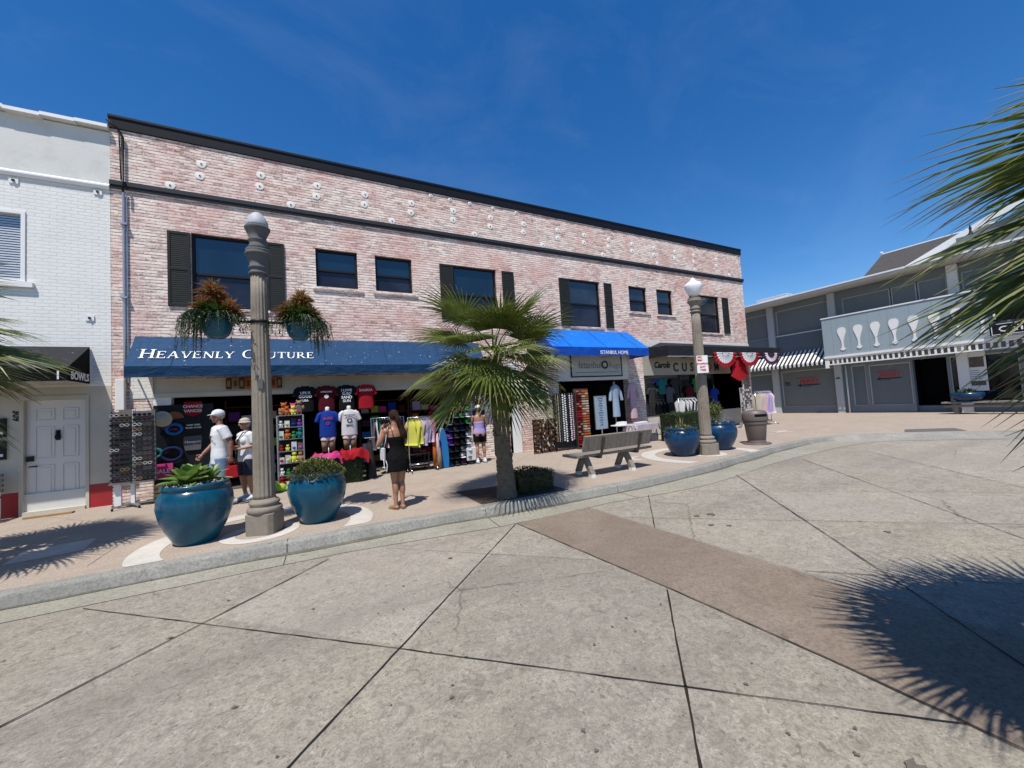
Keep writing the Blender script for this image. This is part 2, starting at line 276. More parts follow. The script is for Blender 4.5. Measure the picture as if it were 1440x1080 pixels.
# ------------------------------------------------------------------ mesh builder and scene graph helpers
def wloc(o):
    v = Vector((0, 0, 0))
    while o is not None: v += o.location; o = o.parent
    return v
class MB:
    def __init__(s): s.v = []; s.f = []; s.m = []; s.mi = 0
    def add(s, vs_, fs):
        k = len(s.v); s.v += [Vector(p) for p in vs_]
        for f in fs: s.f.append([i+k for i in f]); s.m.append(s.mi)
        return s
    def face(s, *p): return s.add(p, [list(range(len(p)))])
    def box(s, x0, x1, y0, y1, z0, z1):
        return s.add([(x0,y0,z0),(x1,y0,z0),(x1,y1,z0),(x0,y1,z0),(x0,y0,z1),(x1,y0,z1),(x1,y1,z1),(x0,y1,z1)],
                     [(0,3,2,1),(4,5,6,7),(0,1,5,4),(1,2,6,5),(2,3,7,6),(3,0,4,7)])
    def bar(s, p, q, w_, h_, up=(0, 0, 1)):
        p = Vector(p); q = Vector(q); d = (q-p).normalized(); u = Vector(up)
        if abs(d.dot(u)) > 0.98: u = Vector((1, 0, 0))
        a = d.cross(u).normalized()*w_/2; b = a.cross(d).normalized()*h_/2
        c = [p-a-b, p+a-b, p+a+b, p-a+b, q-a-b, q+a-b, q+a+b, q-a+b]
        return s.add(c, [(0,1,2,3),(7,6,5,4),(0,4,5,1),(1,5,6,2),(2,6,7,3),(3,7,4,0)])
    def ext(s, pts, vec):
        n = len(pts); vec = Vector(vec); a = [Vector(p) for p in pts]
        return s.add(a+[p+vec for p in a], [list(range(n))[::-1], list(range(n, 2*n))]+[(i, (i+1) % n, n+(i+1) % n, n+i) for i in range(n)])
    def lathe(s, prof, c=(0, 0, 0), n=24, rf=None, cap=True):
        c = Vector(c); vs_ = []; fs = []
        for (r, z) in prof:
            for i in range(n):
                a = 2*pi*i/n; k = rf(a, z) if rf else 1
                vs_.append(c+Vector((r*k*cos(a), r*k*sin(a), z)))
        for j in range(len(prof)-1):
            for i in range(n): fs.append((j*n+i, j*n+(i+1) % n, (j+1)*n+(i+1) % n, (j+1)*n+i))
        if cap:
            fs.append(list(range(n))[::-1]); fs.append([(len(prof)-1)*n+i for i in range(n)])
        return s.add(vs_, fs)
    def tube(s, pts, rad, n=8, cap=True, flat=1.0):
        pts = [Vector(p) for p in pts]; vs_ = []; fs = []; prev = None
        if not hasattr(rad, '__len__'): rad = [rad]*len(pts)
        for j, p in enumerate(pts):
            t = (pts[min(j+1, len(pts)-1)]-pts[max(j-1, 0)]).normalized()
            if prev is None: a = t.cross(Vector((0, 0, 1)) if abs(t.z) < 0.9 else Vector((1, 0, 0))).normalized()
            else: a = (prev-t*prev.dot(t)).normalized()
            prev = a; b = t.cross(a)
            rx, ry = rad[j] if hasattr(rad[j], '__len__') else (rad[j], rad[j]*flat)
            for i in range(n):
                th = 2*pi*i/n; vs_.append(p+a*cos(th)*rx+b*sin(th)*ry)
        for j in range(len(pts)-1):
            for i in range(n): fs.append((j*n+i, j*n+(i+1) % n, (j+1)*n+(i+1) % n, (j+1)*n+i))
        if cap: fs.append(list(range(n))[::-1]); fs.append([(len(pts)-1)*n+i for i in range(n)])
        return s.add(vs_, fs)
    def ell(s, c, r, n=12, m_=8, rot=None):
        c = Vector(c); r = r if hasattr(r, '__len__') else (r, r, r); vs_ = []; fs = []
        for j in range(m_+1):
            ph = -pi/2+pi*j/m_
            for i in range(n):
                th = 2*pi*i/n; p = Vector((r[0]*cos(ph)*cos(th), r[1]*cos(ph)*sin(th), r[2]*sin(ph)))
                vs_.append(c+(rot @ p if rot else p))
        for j in range(m_):
            for i in range(n): fs.append((j*n+i, j*n+(i+1) % n, (j+1)*n+(i+1) % n, (j+1)*n+i))
        return s.add(vs_, fs)
    def wall(s, u, z, holes, P, N, th):
        # rectangular wall with rectangular holes; P(u,z) gives the front face point, N the inward vector
        us = sorted({u[0], u[1], *[h[i] for h in holes for i in (0, 1) if u[0] < h[i] < u[1]]})
        zs = sorted({z[0], z[1], *[h[i] for h in holes for i in (2, 3) if z[0] < h[i] < z[1]]})
        N = Vector(N)*th
        def solid(i, j):
            if not (0 <= i < len(us)-1 and 0 <= j < len(zs)-1): return False
            a = (us[i]+us[i+1])/2; b = (zs[j]+zs[j+1])/2
            return not any(h[0] < a < h[1] and h[2] < b < h[3] for h in holes)
        for i in range(len(us)-1):
            for j in range(len(zs)-1):
                if not solid(i, j): continue
                a, b, c, d = [Vector(P(*q)) for q in ((us[i], zs[j]), (us[i+1], zs[j]), (us[i+1], zs[j+1]), (us[i], zs[j+1]))]
                s.face(a, b, c, d); s.face(d+N, c+N, b+N, a+N)
                for (di, dj, p, q) in ((0, -1, a, b), (1, 0, b, c), (0, 1, c, d), (-1, 0, d, a)):
                    if not solid(i+di, j+dj): s.face(q, p, p+N, q+N)
        return s
    def mesh(s, name, mats, smooth=False, off=Vector((0, 0, 0))):
        me = bpy.data.meshes.new(name); me.from_pydata([tuple(p-off) for p in s.v], [], s.f)
        for x in (mats if isinstance(mats, (list, tuple)) else [mats]): me.materials.append(K[x] if isinstance(x, str) else x)
        if max(s.m, default=0) > 0: me.polygons.foreach_set('material_index', s.m)
        if smooth: me.polygons.foreach_set('use_smooth', [True]*len(me.polygons))
        me.update(); return me
    def build(s, name, mats, parent=None, smooth=False, local=False, bevel=0, auto=None):
        off = Vector((0, 0, 0)) if (parent is None or local) else wloc(parent)
        o = bpy.data.objects.new(name, s.mesh(name, mats, smooth or auto is not None, off)); COL.objects.link(o)
        if parent is not None: o.parent = parent
        if auto is not None: o.data.set_sharp_from_angle(angle=radians(auto))
        if bevel:
            b = o.modifiers.new('bevel', 'BEVEL'); b.width = bevel; b.segments = 2; b.limit_method = 'ANGLE'
        return o
def tag(o, label=None, cat=None, group=None, kind=None):
    if label: o['label'] = label
    if cat: o['category'] = cat
    if group: o['group'] = group
    if kind: o['kind'] = kind
    return o
def thing(name, label, cat, loc=(0, 0, 0), group=None, rz=0):
    o = bpy.data.objects.new(name, None); COL.objects.link(o); o.location = loc; o.rotation_euler = (0, 0, rz); o.empty_display_size = 0.2
    return tag(o, label, cat, group)
def struct(o): o['kind'] = 'structure'; return o
def dup(root, loc=None, rz=None, label=None, group=None, sc=None):
    def cp(o, par):
        c = o.copy(); COL.objects.link(c)
        if par is not None: c.parent = par
        for ch in list(o.children): cp(ch, c)
        return c
    r = cp(root, None)
    if loc is not None: r.location = loc
    if rz is not None: r.rotation_euler = (0, 0, rz)
    if label: r['label'] = label
    if group: r['group'] = group
    if sc: r.scale = sc
    return r
FX = (Vector((1, 0, 0)), Vector((0, 0, 1)))     # text on a wall facing -Y
GX = (Vector((0, -1, 0)), Vector((0, 0, 1)))    # text on a wall facing -X
SX = (Vector((0, 1, 0)), Vector((0, 0, 1)))     # text on a wall facing +X
def text(s_, size, mat, parent, org, basis, name='lettering', align='LEFT', ext=0.002, wide=1.0, bold=0.0, local=False, shear=0.0):
    cu = bpy.data.curves.new('t', 'FONT'); cu.body = s_; cu.size = size; cu.align_x = align; cu.extrude = ext; cu.offset = bold; cu.shear = shear
    cu.resolution_u = 3
    o = bpy.data.objects.new('t', cu); COL.objects.link(o)
    me = bpy.data.meshes.new_from_object(o.evaluated_get(bpy.context.evaluated_depsgraph_get())); bpy.data.objects.remove(o)
    a, b = basis; n = a.cross(b); off = Vector((0, 0, 0)) if (local or parent is None) else wloc(parent); org = Vector(org)
    for v_ in me.vertices:
        x, y, z = v_.co; v_.co = org-off+a*x*wide+b*y+n*(z+ext)
    me.materials.clear(); me.materials.append(K[mat]); o = bpy.data.objects.new(name, me); o.data.name = name; COL.objects.link(o)
    if parent is not None: o.parent = parent
    return o
def remesh(mb, name, mat, parent, voxel=0.008, smooth=4, local=True):
    """join overlapping tubes into one continuous skin"""
    me = mb.mesh('tmp', mat); o = bpy.data.objects.new('tmp', me); COL.objects.link(o)
    r = o.modifiers.new('r', 'REMESH'); r.mode = 'VOXEL'; r.voxel_size = voxel
    s_ = o.modifiers.new('s', 'SMOOTH'); s_.factor = 0.5; s_.iterations = smooth
    dg = bpy.context.evaluated_depsgraph_get(); m2 = bpy.data.meshes.new_from_object(o.evaluated_get(dg))
    bpy.data.objects.remove(o); m2.materials.clear(); m2.materials.append(K[mat] if isinstance(mat, str) else mat); m2.name = name
    m2.polygons.foreach_set('use_smooth', [True]*len(m2.polygons))
    o = bpy.data.objects.new(name, m2); COL.objects.link(o); o.parent = parent
    return o
def lerp(a, b, t): return a+(b-a)*t
def rnd(a, b): return random.uniform(a, b)
# ------------------------------------------------------------------ ground
CURB = [(-40, -4.9), (-12, -4.9), (-4, -4.9), (0, -4.93), (2, -4.96), (4, -5.02), (6, -5.17), (8, -5.33), (9.5, -5.36), (11, -5.24), (12.4, -5.05), (13.8, -4.85), (15.5, -4.66), (16.6, -4.62), (17.5, -4.75), (18.3, -5.05), (19.0, -5.6), (19.7, -6.35), (20.4, -7.15), (21.05, -7.95), (22.5, -10.2), (24.5, -13.5), (28, -19), (40, -30)]
def catmull(P_, k=6):
    out = []
    for i in range(len(P_)-1):
        p0 = P_[max(i-1, 0)]; p1 = P_[i]; p2 = P_[i+1]; p3 = P_[min(i+2, len(P_)-1)]
        for j in range(k):
            t = j/k
            # non-uniform safe: tangents limited by chord
            l = sqrt((p2[0]-p1[0])**2+(p2[1]-p1[1])**2)
            def tg(a, b, c):
                d = sqrt((c[0]-a[0])**2+(c[1]-a[1])**2); return ((c[0]-a[0])/d*l, (c[1]-a[1])/d*l)
            m1 = tg(p0, p1, p2); m2 = tg(p1, p2, p3)
            h = (2*t**3-3*t*t+1, t**3-2*t*t+t, -2*t**3+3*t*t, t**3-t*t)
            out.append(tuple(h[0]*p1[a]+h[1]*m1[a]+h[2]*p2[a]+h[3]*m2[a] for a in (0, 1)))
    out.append(P_[-1]); return out
CC = catmull(CURB)
NR = []
for i, p in enumerate(CC):
    a = CC[max(i-1, 0)]; b = CC[min(i+1, len(CC)-1)]; d = Vector((b[0]-a[0], b[1]-a[1])).normalized(); NR.append((d.y, -d.x))
ZR = -0.13
mb = MB(); S_ = 250
mb.face((-S_, -S_, ZR), (S_, -S_, ZR), (S_, S_, ZR), (-S_, S_, ZR)); struct(mb.build('road', 'road'))
def off(i, d, z): return (CC[i][0]+NR[i][0]*d, CC[i][1]+NR[i][1]*d, z)
mb = MB()
for i in range(len(CC)-1):
    mb.face((*CC[i], 0), (*CC[i+1], 0), (CC[i+1][0], 60, 0), (CC[i][0], 60, 0))
mb.face((40, -30, 0), (80, -30, 0), (80, 60, 0), (40, 60, 0))
struct(mb.build('sidewalk', 'walk'))
mb = MB()
def ramp_w(x): return 0.035+0.45*min(1, max(0, (x-17.4)/1.2))
prof = []
for i, p in enumerate(CC):
    r = ramp_w(p[0])
    prof.append([off(i, 0, -0.12), off(i, 0, 0.003), off(i, 0.125, 0.003), off(i, 0.150, -0.004), off(i, 0.163, -0.022), off(i, 0.163+r, -0.1255)])
for i in range(len(prof)-1):
    for j in range(5): mb.face(prof[i][j], prof[i][j+1], prof[i+1][j+1], prof[i+1][j])
o = mb.build('curb', 'curb', smooth=True); o.data.set_sharp_from_angle(angle=radians(50)); struct(o)
mb = MB()
def gw(x):
    t = [(0, 0.62), (4, 0.62), (6, 0.78), (8, 0.64), (10, 0.85), (12.5, 0.80), (14.5, 0.95), (17, 1.1), (20, 0.75)]
    for a, b in zip(t, t[1:]):
        if a[0] <= x <= b[0]: return lerp(a[1], b[1], (x-a[0])/(b[0]-a[0]))
    return 0.62 if x < 0 else 0.75
for i in range(len(CC)-1):
    a = 0.16+ramp_w(CC[i][0]); b = 0.16+ramp_w(CC[i+1][0]); ga = max(gw(CC[i][0]), a+0.25); gb = max(gw(CC[i+1][0]), b+0.25)
    mb.face(off(i, a, ZR+0.004), off(i, ga, ZR+0.006), off(i+1, gb, ZR+0.006), off(i+1, b, ZR+0.004))
struct(mb.build('gutter', 'gutter'))
K['wetdirt'] = concrete('gutter_dirt', (0.10, 0.10, 0.075), (0.20, 0.195, 0.155), (0.08, 0.085, 0.06), 0.5, None, 1.2, 0.8)
mb = MB(); random.seed(12); wd = [0.03+0.09*abs(sin(i*0.37)*sin(i*0.11+1))+rnd(0, 0.02) for i in range(len(CC))]
for i in range(len(CC)-1):
    if CC[i][0] > 16.5: break
    a = 0.16+ramp_w(CC[i][0]); b = 0.16+ramp_w(CC[i+1][0]); mb.face(off(i, a+0.002, ZR+0.0095), off(i, a+wd[i], ZR+0.0095), off(i+1, b+wd[i+1], ZR+0.0095), off(i+1, b+0.002, ZR+0.0095))
struct(mb.build('gutter_silt', 'wetdirt'))
# brown stamped band across the road
mb = MB(); mb.face((6.19, -5.97, ZR+0.004), (6.40, -8.4, ZR+0.004), (6.47, -9.6, ZR+0.004), (6.52, -30, ZR+0.004), (7.72, -30, ZR+0.004), (7.66, -9.8, ZR+0.004), (7.56, -8.0, ZR+0.004), (7.48, -5.86, ZR+0.004))
struct(mb.build('road_band', 'band'))
K['joint'] = M('joint_dark', (0.026, 0.022, 0.018), 0.95, 0.4, 20, spec=0.05); K['jointlight'] = M('joint_light', (0.15, 0.135, 0.12), 0.9, 0.3, 20)
mb = MB()
def strip(pts, w_, z=ZR+0.0085, jit=0.003):
    P_ = []
    for a, b in zip(pts, pts[1:]):
        n = max(1, int(sqrt((b[0]-a[0])**2+(b[1]-a[1])**2)/0.12))
        P_ += [(lerp(a[0], b[0], i/n), lerp(a[1], b[1], i/n)) for i in range(n)]
    P_.append(pts[-1]); L_ = []; R_ = []
    for i, p in enumerate(P_):
        a = P_[max(i-1, 0)]; b = P_[min(i+1, len(P_)-1)]; d = Vector((b[0]-a[0], b[1]-a[1])).normalized(); k = w_*0.38*rnd(0.6, 1.3); e = rnd(-jit, jit)
        L_.append((p[0]-d.y*(k+e), p[1]+d.x*(k+e), z)); R_.append((p[0]+d.y*(k-e), p[1]-d.x*(k-e), z))
    for i in range(len(P_)-1): mb.face(L_[i], R_[i], R_[i+1], L_[i+1])
strip([(-2.0, -11.2), (1.99, -7.42), (3.78, -5.75)], 0.017)
strip([(0.5, -11.6), (3.51, -8.63), (6.17, -5.98)], 0.013)
strip([(1.66, -5.64), (4.16, -7.97), (5.53, -9.27), (6.47, -10.16)], 0.010)
strip([(6.37, -8.44), (5.19, -9.64), (2.6, -12.2)], 0.018)
strip([(6.19, -5.97), (6.40, -8.4), (6.47, -9.6), (6.52, -14)], 0.010, ZR+0.0125)
strip([(8.72, -6.03), (7.53, -7.25)], 0.016)
strip([(11.19, -6.0), (8.94, -8.43), (7.66, -9.8), (5.3, -12.3)], 0.014, ZR+0.0125)
strip([(7.66, -8.9), (8.72, -9.96), (11.0, -12.2)], 0.009)
strip([(4.43, -5.80), (6.26, -7.58)], 0.005)
strip([(7.60, -6.75), (10.74, -9.62), (13, -11.7)], 0.008)
strip([(13.79, -5.94), (13.01, -6.75), (10.45, -9.39), (8, -11.9)], 0.012)
strip([(15.89, -6.33), (13.94, -8.3), (13.03, -9.24), (10.5, -11.8)], 0.012)
strip([(9.08, -5.9), (10.82, -7.59), (13.5, -10.2)], 0.006)
struct(mb.build('road_joints', 'joint'))
mb = MB(); strip([(7.48, -5.9), (7.56, -8.0), (7.66, -9.8), (7.72, -14)], 0.008, ZR+0.0125)
# faint tooled joints in the sidewalk
for k in range(-6, 16):
    x = k*1.52+0.4
    strip([(x, -0.05), (x+1.6, -1.9), (x+3.0, -3.35)], 0.006, 0.0045)
for k in range(-6, 15):
    x = k*1.52+1.1
    strip([(x+2.6, -0.3), (x+1.2, -1.8), (x, -3.3)], 0.005, 0.0045)
strip([(-8, -3.4), (29, -3.4)], 0.008, 0.0045)
for x in (-3, -1.2, 1.3, 4.9, 5.7, 9.2, 10.6, 14.4, 16.2): strip([(x, -3.4), (x, -4.6)], 0.008, 0.0045)
struct(mb.build('tooled_joints', 'jointlight'))
# curb joints
mb = MB()
for x in (-2.6, 0.0, 3.36, 6.05, 8.6, 11.6, 14.3):
    i = min(range(len(CC)), key=lambda q: abs(CC[q][0]-x)); d = 0.004
    q = [off(i, -0.002, 0.004), off(i, 0.126, 0.0045), off(i, 0.166, -0.022), off(i, 0.201, -0.1235), off(i, gw(x), ZR+0.0095)]
    for a, b in zip(q, q[1:]): mb.face((a[0]-d, a[1]-0.002, a[2]), (a[0]+d, a[1]-0.002, a[2]), (b[0]+d, b[1]-0.002, b[2]), (b[0]-d, b[1]-0.002, b[2]))
struct(mb.build('curb_joints', 'joint'))
# white paving rings round the lamps
def ring(mb, c, r0_, r1_, z, ymin, n=72):
    for i in range(n):
        a = 2*pi*i/n; b = 2*pi*(i+1)/n
        q = [(c[0]+r*cos(t), max(ymin, c[1]+r*sin(t)), z) for r, t in ((r0_, a), (r1_, a), (r1_, b), (r0_, b))]
        if q[1][1] <= ymin and q[2][1] <= ymin and q[0][1] <= ymin and q[3][1] <= ymin: continue
        mb.face(*q)
mb = MB(); ring(mb, (3.03, -4.40), 1.10, 1.42, 0.004, -4.94); ring(mb, (2.98, -4.42), 0.30, 0.47, 0.004, -4.94)
ring(mb, (12.45, -4.35), 1.15, 1.50, 0.004, -5.0); ring(mb, (12.55, -4.40), 0.30, 0.45, 0.004, -4.98)
for (cx, cy, s_) in ((10.75, -3.45, 0.62), (18.6, -3.0, 0.6)):
    for k in range(4):
        a = k*pi/2+0.2; p = [(cx+s_*cos(a), cy+s_*sin(a), 0.004), (cx+0.13*cos(a+pi/4), cy+0.13*sin(a+pi/4), 0.004), (cx, cy, 0.004), (cx+0.13*cos(a-pi/4), cy+0.13*sin(a-pi/4), 0.004)]
        mb.face(*p[::-1])
mb.face((0.28, -3.85, 0.004), (0.95, -3.72, 0.004), (0.84, -3.08, 0.004), (0.18, -3.2, 0.004))
struct(mb.build('paving_inlay', 'inlay'))
mb = MB(); mb.face((19.55, -5.95, 0.006), (20.50, -7.0, 0.006), (21.27, -6.56, 0.006), (20.42, -5.69, 0.006))
K['patch'] = M('asphalt_patch', (0.10, 0.095, 0.088), 0.9, 0.2, 30, 0.4)
struct(mb.build('pavement_patch', 'patch'))
# spills and gum on the road
def blob(mb, c, rx, ry, z, seed, n=22):
    r = random.Random(seed); ph = [r.uniform(0, 6) for _ in range(3)]
    mb.face(*[(c[0]+rx*cos(2*pi*i/n)*(0.75+0.25*sin(3*2*pi*i/n+ph[0])+0.25*sin(5*2*pi*i/n+ph[1])), c[1]+ry*sin(2*pi*i/n)*(1+0.2*sin(2*2*pi*i/n+ph[2])), z) for i in range(n)])
mb = MB()
K['stain'] = M('road_stain', (0.125, 0.11, 0.092), 0.8, 0.5, 40, spec=0.1)
for i, (x, y, a, b) in enumerate([(5.98, -10.12, 0.05, 0.035), (8.55, -7.32, .07, .05), (8.35, -7.25, .05, .04), (8.15, -7.6, .05, .03), (8.3, -7.75, .03, .03), (5.0, -6.6, .03, .02), (4.0, -9.2, .02, .012), (5.7, -9.75, .012, .01), (6.0, -9.9, .014, .01), (2.6, -6.8, .03, .015), (3.2, -8.0, .02, .012), (9.4, -8.9, .035, .03), (2.9, -6.3, .02, .01), (5.6, -8.6, .012, .01), (5.85, -9.45, .015, .012)]):
    blob(mb, (x, y), a, b, ZR+0.0085, i)
random.seed(77)
for i in range(110):
    a = rnd(-1.2, 0.75); d = rnd(1.2, 8.5); x, y = 3.67+d*cos(1.09+a), -10.93+d*sin(1.09+a)
    if y > -6.2 or (6.2 < x < 7.8): continue
    k = rnd(0.004, 0.014); blob(mb, (x, y), k*rnd(1, 1.8), k, ZR+0.0085, 100+i, 12)
struct(mb.build('road_stains', 'stain'))
# ------------------------------------------------------------------ brick building
BX0, BX1 = -0.03, 22.12
bb = thing('brick_building', 'long two storey whitewashed brick shop building with black cornice', 'building', (0, 0, 0))
# storefront openings and windows: x0, x1, z0, z1, shutters(left), shutters(right), sill, rail z
WIN = [(1.31, 2.76, 4.20, 5.93, 0.40, 0.38, 5.00, 'glass'), (3.85, 4.86, 4.90, 5.92, 0, 0, 5.37, 'glass'), (5.32, 6.33, 4.90, 5.91, 0, 0, 5.37, 'glass'),
       (7.57, 9.02, 4.20, 5.90, 0.41, 0.42, 5.0, 'glass'), (11.87, 13.27, 4.18, 5.90, 0.42, 0.36, 5.02, 'glassgrey'), (14.72, 15.68, 4.88, 5.88, 0, 0, 5.34, 'glassgrey'),
       (16.24, 17.16, 4.84, 5.88, 0, 0, 5.34, 'glassgrey'), (18.80, 20.22, 4.18, 5.86, 0.36, 0.42, 5.0, 'glassgrey')]
holes = [(h[0], h[1], h[2], h[3]) for h in WIN]
holes += [(0.62, 7.9, -1, 2.56), (8.62, 9.28, -1, 2.45), (11.15, 14.36, -1, 2.24), (15.18, 22.0, -1, 3.10)]
mb = MB(); mb.wall((BX0, BX1), (-0.02, 8.05), holes, lambda u, z: (u, 0, z), (0, 1, 0), 0.28)
mb.box(BX1-0.28, BX1, 0.28, 14, -0.02, 8.05); mb.box(BX0, BX0+0.28, 0.28, 14, 2.9, 8.05); mb.box(BX0, BX1, 14, 14.28, -0.02, 8.05)
mb.build('wall', 'brick', bb)
mb = MB(); mb.box(BX0+0.3, BX1-0.3, 0.3, 14, 7.5, 7.6); mb.build('roof', 'ledge', bb)
mb = MB()
mb.ext([(BX0-0.02, 0.0, 8.03), (BX0-0.02, -0.035, 8.04), (BX0-0.02, -0.045, 8.24), (BX0-0.02, -0.06, 8.26), (BX0-0.02, -0.065, 8.27), (BX0-0.02, -0.065, 8.315), (BX0-0.02, 0.30, 8.315), (BX0-0.02, 0.30, 8.051), (BX0-0.02, 0.0, 8.051)][::-1], (BX1-BX0+0.06, 0, 0))
mb.build('cornice', 'black', bb)
mb = MB(); mb.box(BX0, BX1+0.05, -0.065, -0.001, 6.765, 6.86); mb.box(BX0, BX1+0.03, -0.045, -0.001, 6.70, 6.765); mb.build('ledge', 'ledge', bb)
K['creamshade'] = M('header_board', (0.30, 0.285, 0.24), 0.8, 0.1, 3); K['blind'] = M('blind_white', (0.45, 0.46, 0.46), 0.6, 0.05)  # header board is cream darkened for the shade under the canopy
for i, (x0, x1, z0, z1, sl, sr, rail, gl) in enumerate(WIN):
    t = 0.055; yy = 0.07
    m_ = MB(); m_.box(x0, x1, yy, yy+0.08, z1-t, z1); m_.box(x0, x1, yy, yy+0.08, z0, z0+t); m_.box(x0, x0+t, yy, yy+0.08, z0+t, z1-t); m_.box(x1-t, x1, yy, yy+0.08, z0+t, z1-t)
    m_.box(x0+t, x1-t, yy+0.008, yy+0.07, rail-0.025, rail+0.03)
    wn = m_.build('window', 'frame', bb)
    m_ = MB(); m_.box(x0+t, x1-t, yy+0.045, yy+0.055, rail+0.03, z1-t); m_.build('pane', gl, wn); m_ = MB(); m_.box(x0+t, x1-t, yy+0.055, yy+0.065, z0+t, rail-0.025); m_.build('pane', 'glasslow', wn)
    m_ = MB()
    if z0 > 4.5:                                            # rowlock brick sill
        m_.box(x0-0.08, x1+0.12, -0.045, 0.06, z0-0.085, z0-0.002)
    else: m_.box(x0-0.06, x1+0.06, -0.04, 0.06, z0-0.07, z0-0.002)
    m_.build('sill', 'brick', bb)
    for (a, b) in (([x0-sl-0.01, x0-0.01] if sl else [0, 0]), ([x1+(0.20 if i in (3, 4, 7) else 0.01), x1+(0.20 if i in (3, 4, 7) else 0.01)+sr] if sr else [0, 0])):
        if a == b: continue
        m_ = MB(); zt = z1-0.02; zb = z0+0.0; zm = (zt+zb)/2
        m_.box(a, a+0.05, -0.04, -0.002, zb, zt); m_.box(b-0.05, b, -0.04, -0.002, zb, zt)
        for q in (zb, zm-0.03, zt-0.06): m_.box(a+0.05, b-0.05, -0.038, -0.002, q, q+0.06)
        for (q0, q1) in ((zb+0.06, zm-0.03), (zm+0.03, zt-0.06)):
            n = int((q1-q0)/0.045)
            for k in range(n):
                z = q0+(q1-q0)*k/n; m_.face((a+0.05, -0.032, z), (b-0.05, -0.032, z), (b-0.05, -0.024, z+(q1-q0)/n*0.95), (a+0.05, -0.024, z+(q1-q0)/n*0.95))
        m_.box(a+0.05, b-0.05, -0.008, -0.003, zb+0.06, zt-0.06)
        m_.build('shutter', 'shutter', bb)
# round tie-rod plates: pairs in the upper band and single ones along the ledge
def rosette(x, z, r=0.095):
    m_ = MB(); prof = [(r, 0), (r*0.97, 0.010), (r*0.6, 0.014), (r*0.3, 0.015), (r*0.28, 0.018), (0.001, 0.019)]
    n = 14
    vs_ = []; fs = []
    for (q, h) in prof:
        for i in range(n):
            a = 2*pi*i/n; k = 1+(0.05*cos(5*a) if q > r*0.5 else 0); vs_.append((x+q*k*cos(a), -0.001-h, z+q*k*sin(a)))
    for j in range(len(prof)-1):
        for i in range(n): fs.append((j*n+i, (j+1)*n+i, (j+1)*n+(i+1) % n, j*n+(i+1) % n))
    m_.add(vs_, fs); o_ = m_.build('anchor_plate', 'plate', bb, auto=40)
    m_ = MB(); m_.box(x-0.012, x+0.014, -0.03, -0.0195, z-0.015, z+0.011); m_.build('bolt', 'frame', o_)
for x in (1.53, 2.70, 3.95, 5.13, 6.41, 7.69, 8.94, 10.17, 11.55, 12.72, 13.9, 15.1, 16.3, 17.55, 18.75, 20.3):
    rosette(x, 7.60); rosette(x-0.03, 7.31)
for x in (0.96, 3.33, 5.83, 8.35, 10.88, 13.55, 16.45, 18.77, 21.19): rosette(x, 6.965)
for x in (7.0, 7.6, 8.25, 9.05, 9.9): rosette(x, 7.94, 0.06)
# downpipe
m_ = MB(); m_.tube([(-0.02, -0.2, 8.1), (0.12, -0.09, 8.0), (0.19, -0.05, 7.85), (0.19, -0.05, 6.95), (0.21, -0.13, 6.85), (0.21, -0.13, 6.6)], 0.022, 8); m_.tube([(0.12, -0.03, 8.02), (0.15, -0.03, 6.9)], 0.012, 6)
m_.build('cable', 'frame', bb, smooth=True)
m_ = MB(); m_.tube([(0.19, -0.045, 2.5), (0.19, -0.045, 6.62)], 0.024, 10); m_.tube([(0.235, -0.03, 2.5), (0.235, -0.03, 6.62)], 0.012, 8); m_.box(0.14, 0.25, -0.1, -0.001, 4.3, 4.34); m_.box(0.14, 0.25, -0.1, -0.001, 5.9, 5.94); m_.build('downpipe', 'steel', bb, auto=40)
m_ = MB(); m_.box(0.06, 0.20, -0.13, -0.012, 1.93, 2.58); m_.build('pipe_cover', 'white', bb, bevel=0.01)
# painted pier, headers
m_ = MB(); m_.box(0.25, 0.62, -0.01, -0.001, 2.16, 3.3); m_.build('painted_brick', 'brick_painted', bb)
m_ = MB(); m_.box(0.62, 7.9, 0.02, 0.24, 2.26, 2.56); m_.box(0.62, 7.9, -0.01, 0.26, 2.16, 2.26); m_.build('header', 'cream', bb)
m_ = MB(); m_.box(0.62, 0.92, 0.0, 0.2, 2.0, 2.16); m_.build('header_block', 'brick_painted', bb)
m_ = MB(); m_.box(9.28, 9.60, -0.03, 0.16, 0.0, 2.9); m_.build('door_post', 'white', bb, bevel=0.01)
m_ = MB(); m_.box(8.62, 9.28, 0.20, 0.25, 0.0, 2.45); m_.build('door', 'blackmatte', bb)
# istanbul front: painted surround and panel
m_ = MB(); m_.box(11.15, 14.36, -0.015, 0.1, 2.24, 3.2); m_.box(14.0, 14.36, -0.02, 0.1, 0.0, 2.24) if False else None; m_.build('header', 'plaster', bb)
# candy front
m_ = MB(); m_.box(15.18, 20.6, -0.01, 0.1, 2.36, 3.12); m_.build('header', 'creamshade', bb)
m_ = MB(); m_.box(15.18, 21.95, 0.12, 0.16, 0.0, 0.75); m_.build('bulkhead', 'cream', bb)
m_ = MB()
for x in (15.18, 17.3, 19.45): m_.box(x, x+0.06, 0.10, 0.16, 0.75, 2.36)
m_.box(15.18, 19.5, 0.10, 0.16, 0.75, 0.80); m_.build('shopfront_frame', 'frame', bb)
m_ = MB(); m_.box(15.24, 17.3, 0.125, 0.135, 0.8, 2.36); m_.box(17.36, 19.45, 0.125, 0.135, 0.8, 2.36); m_.build('shop_window', 'glassdark', bb)
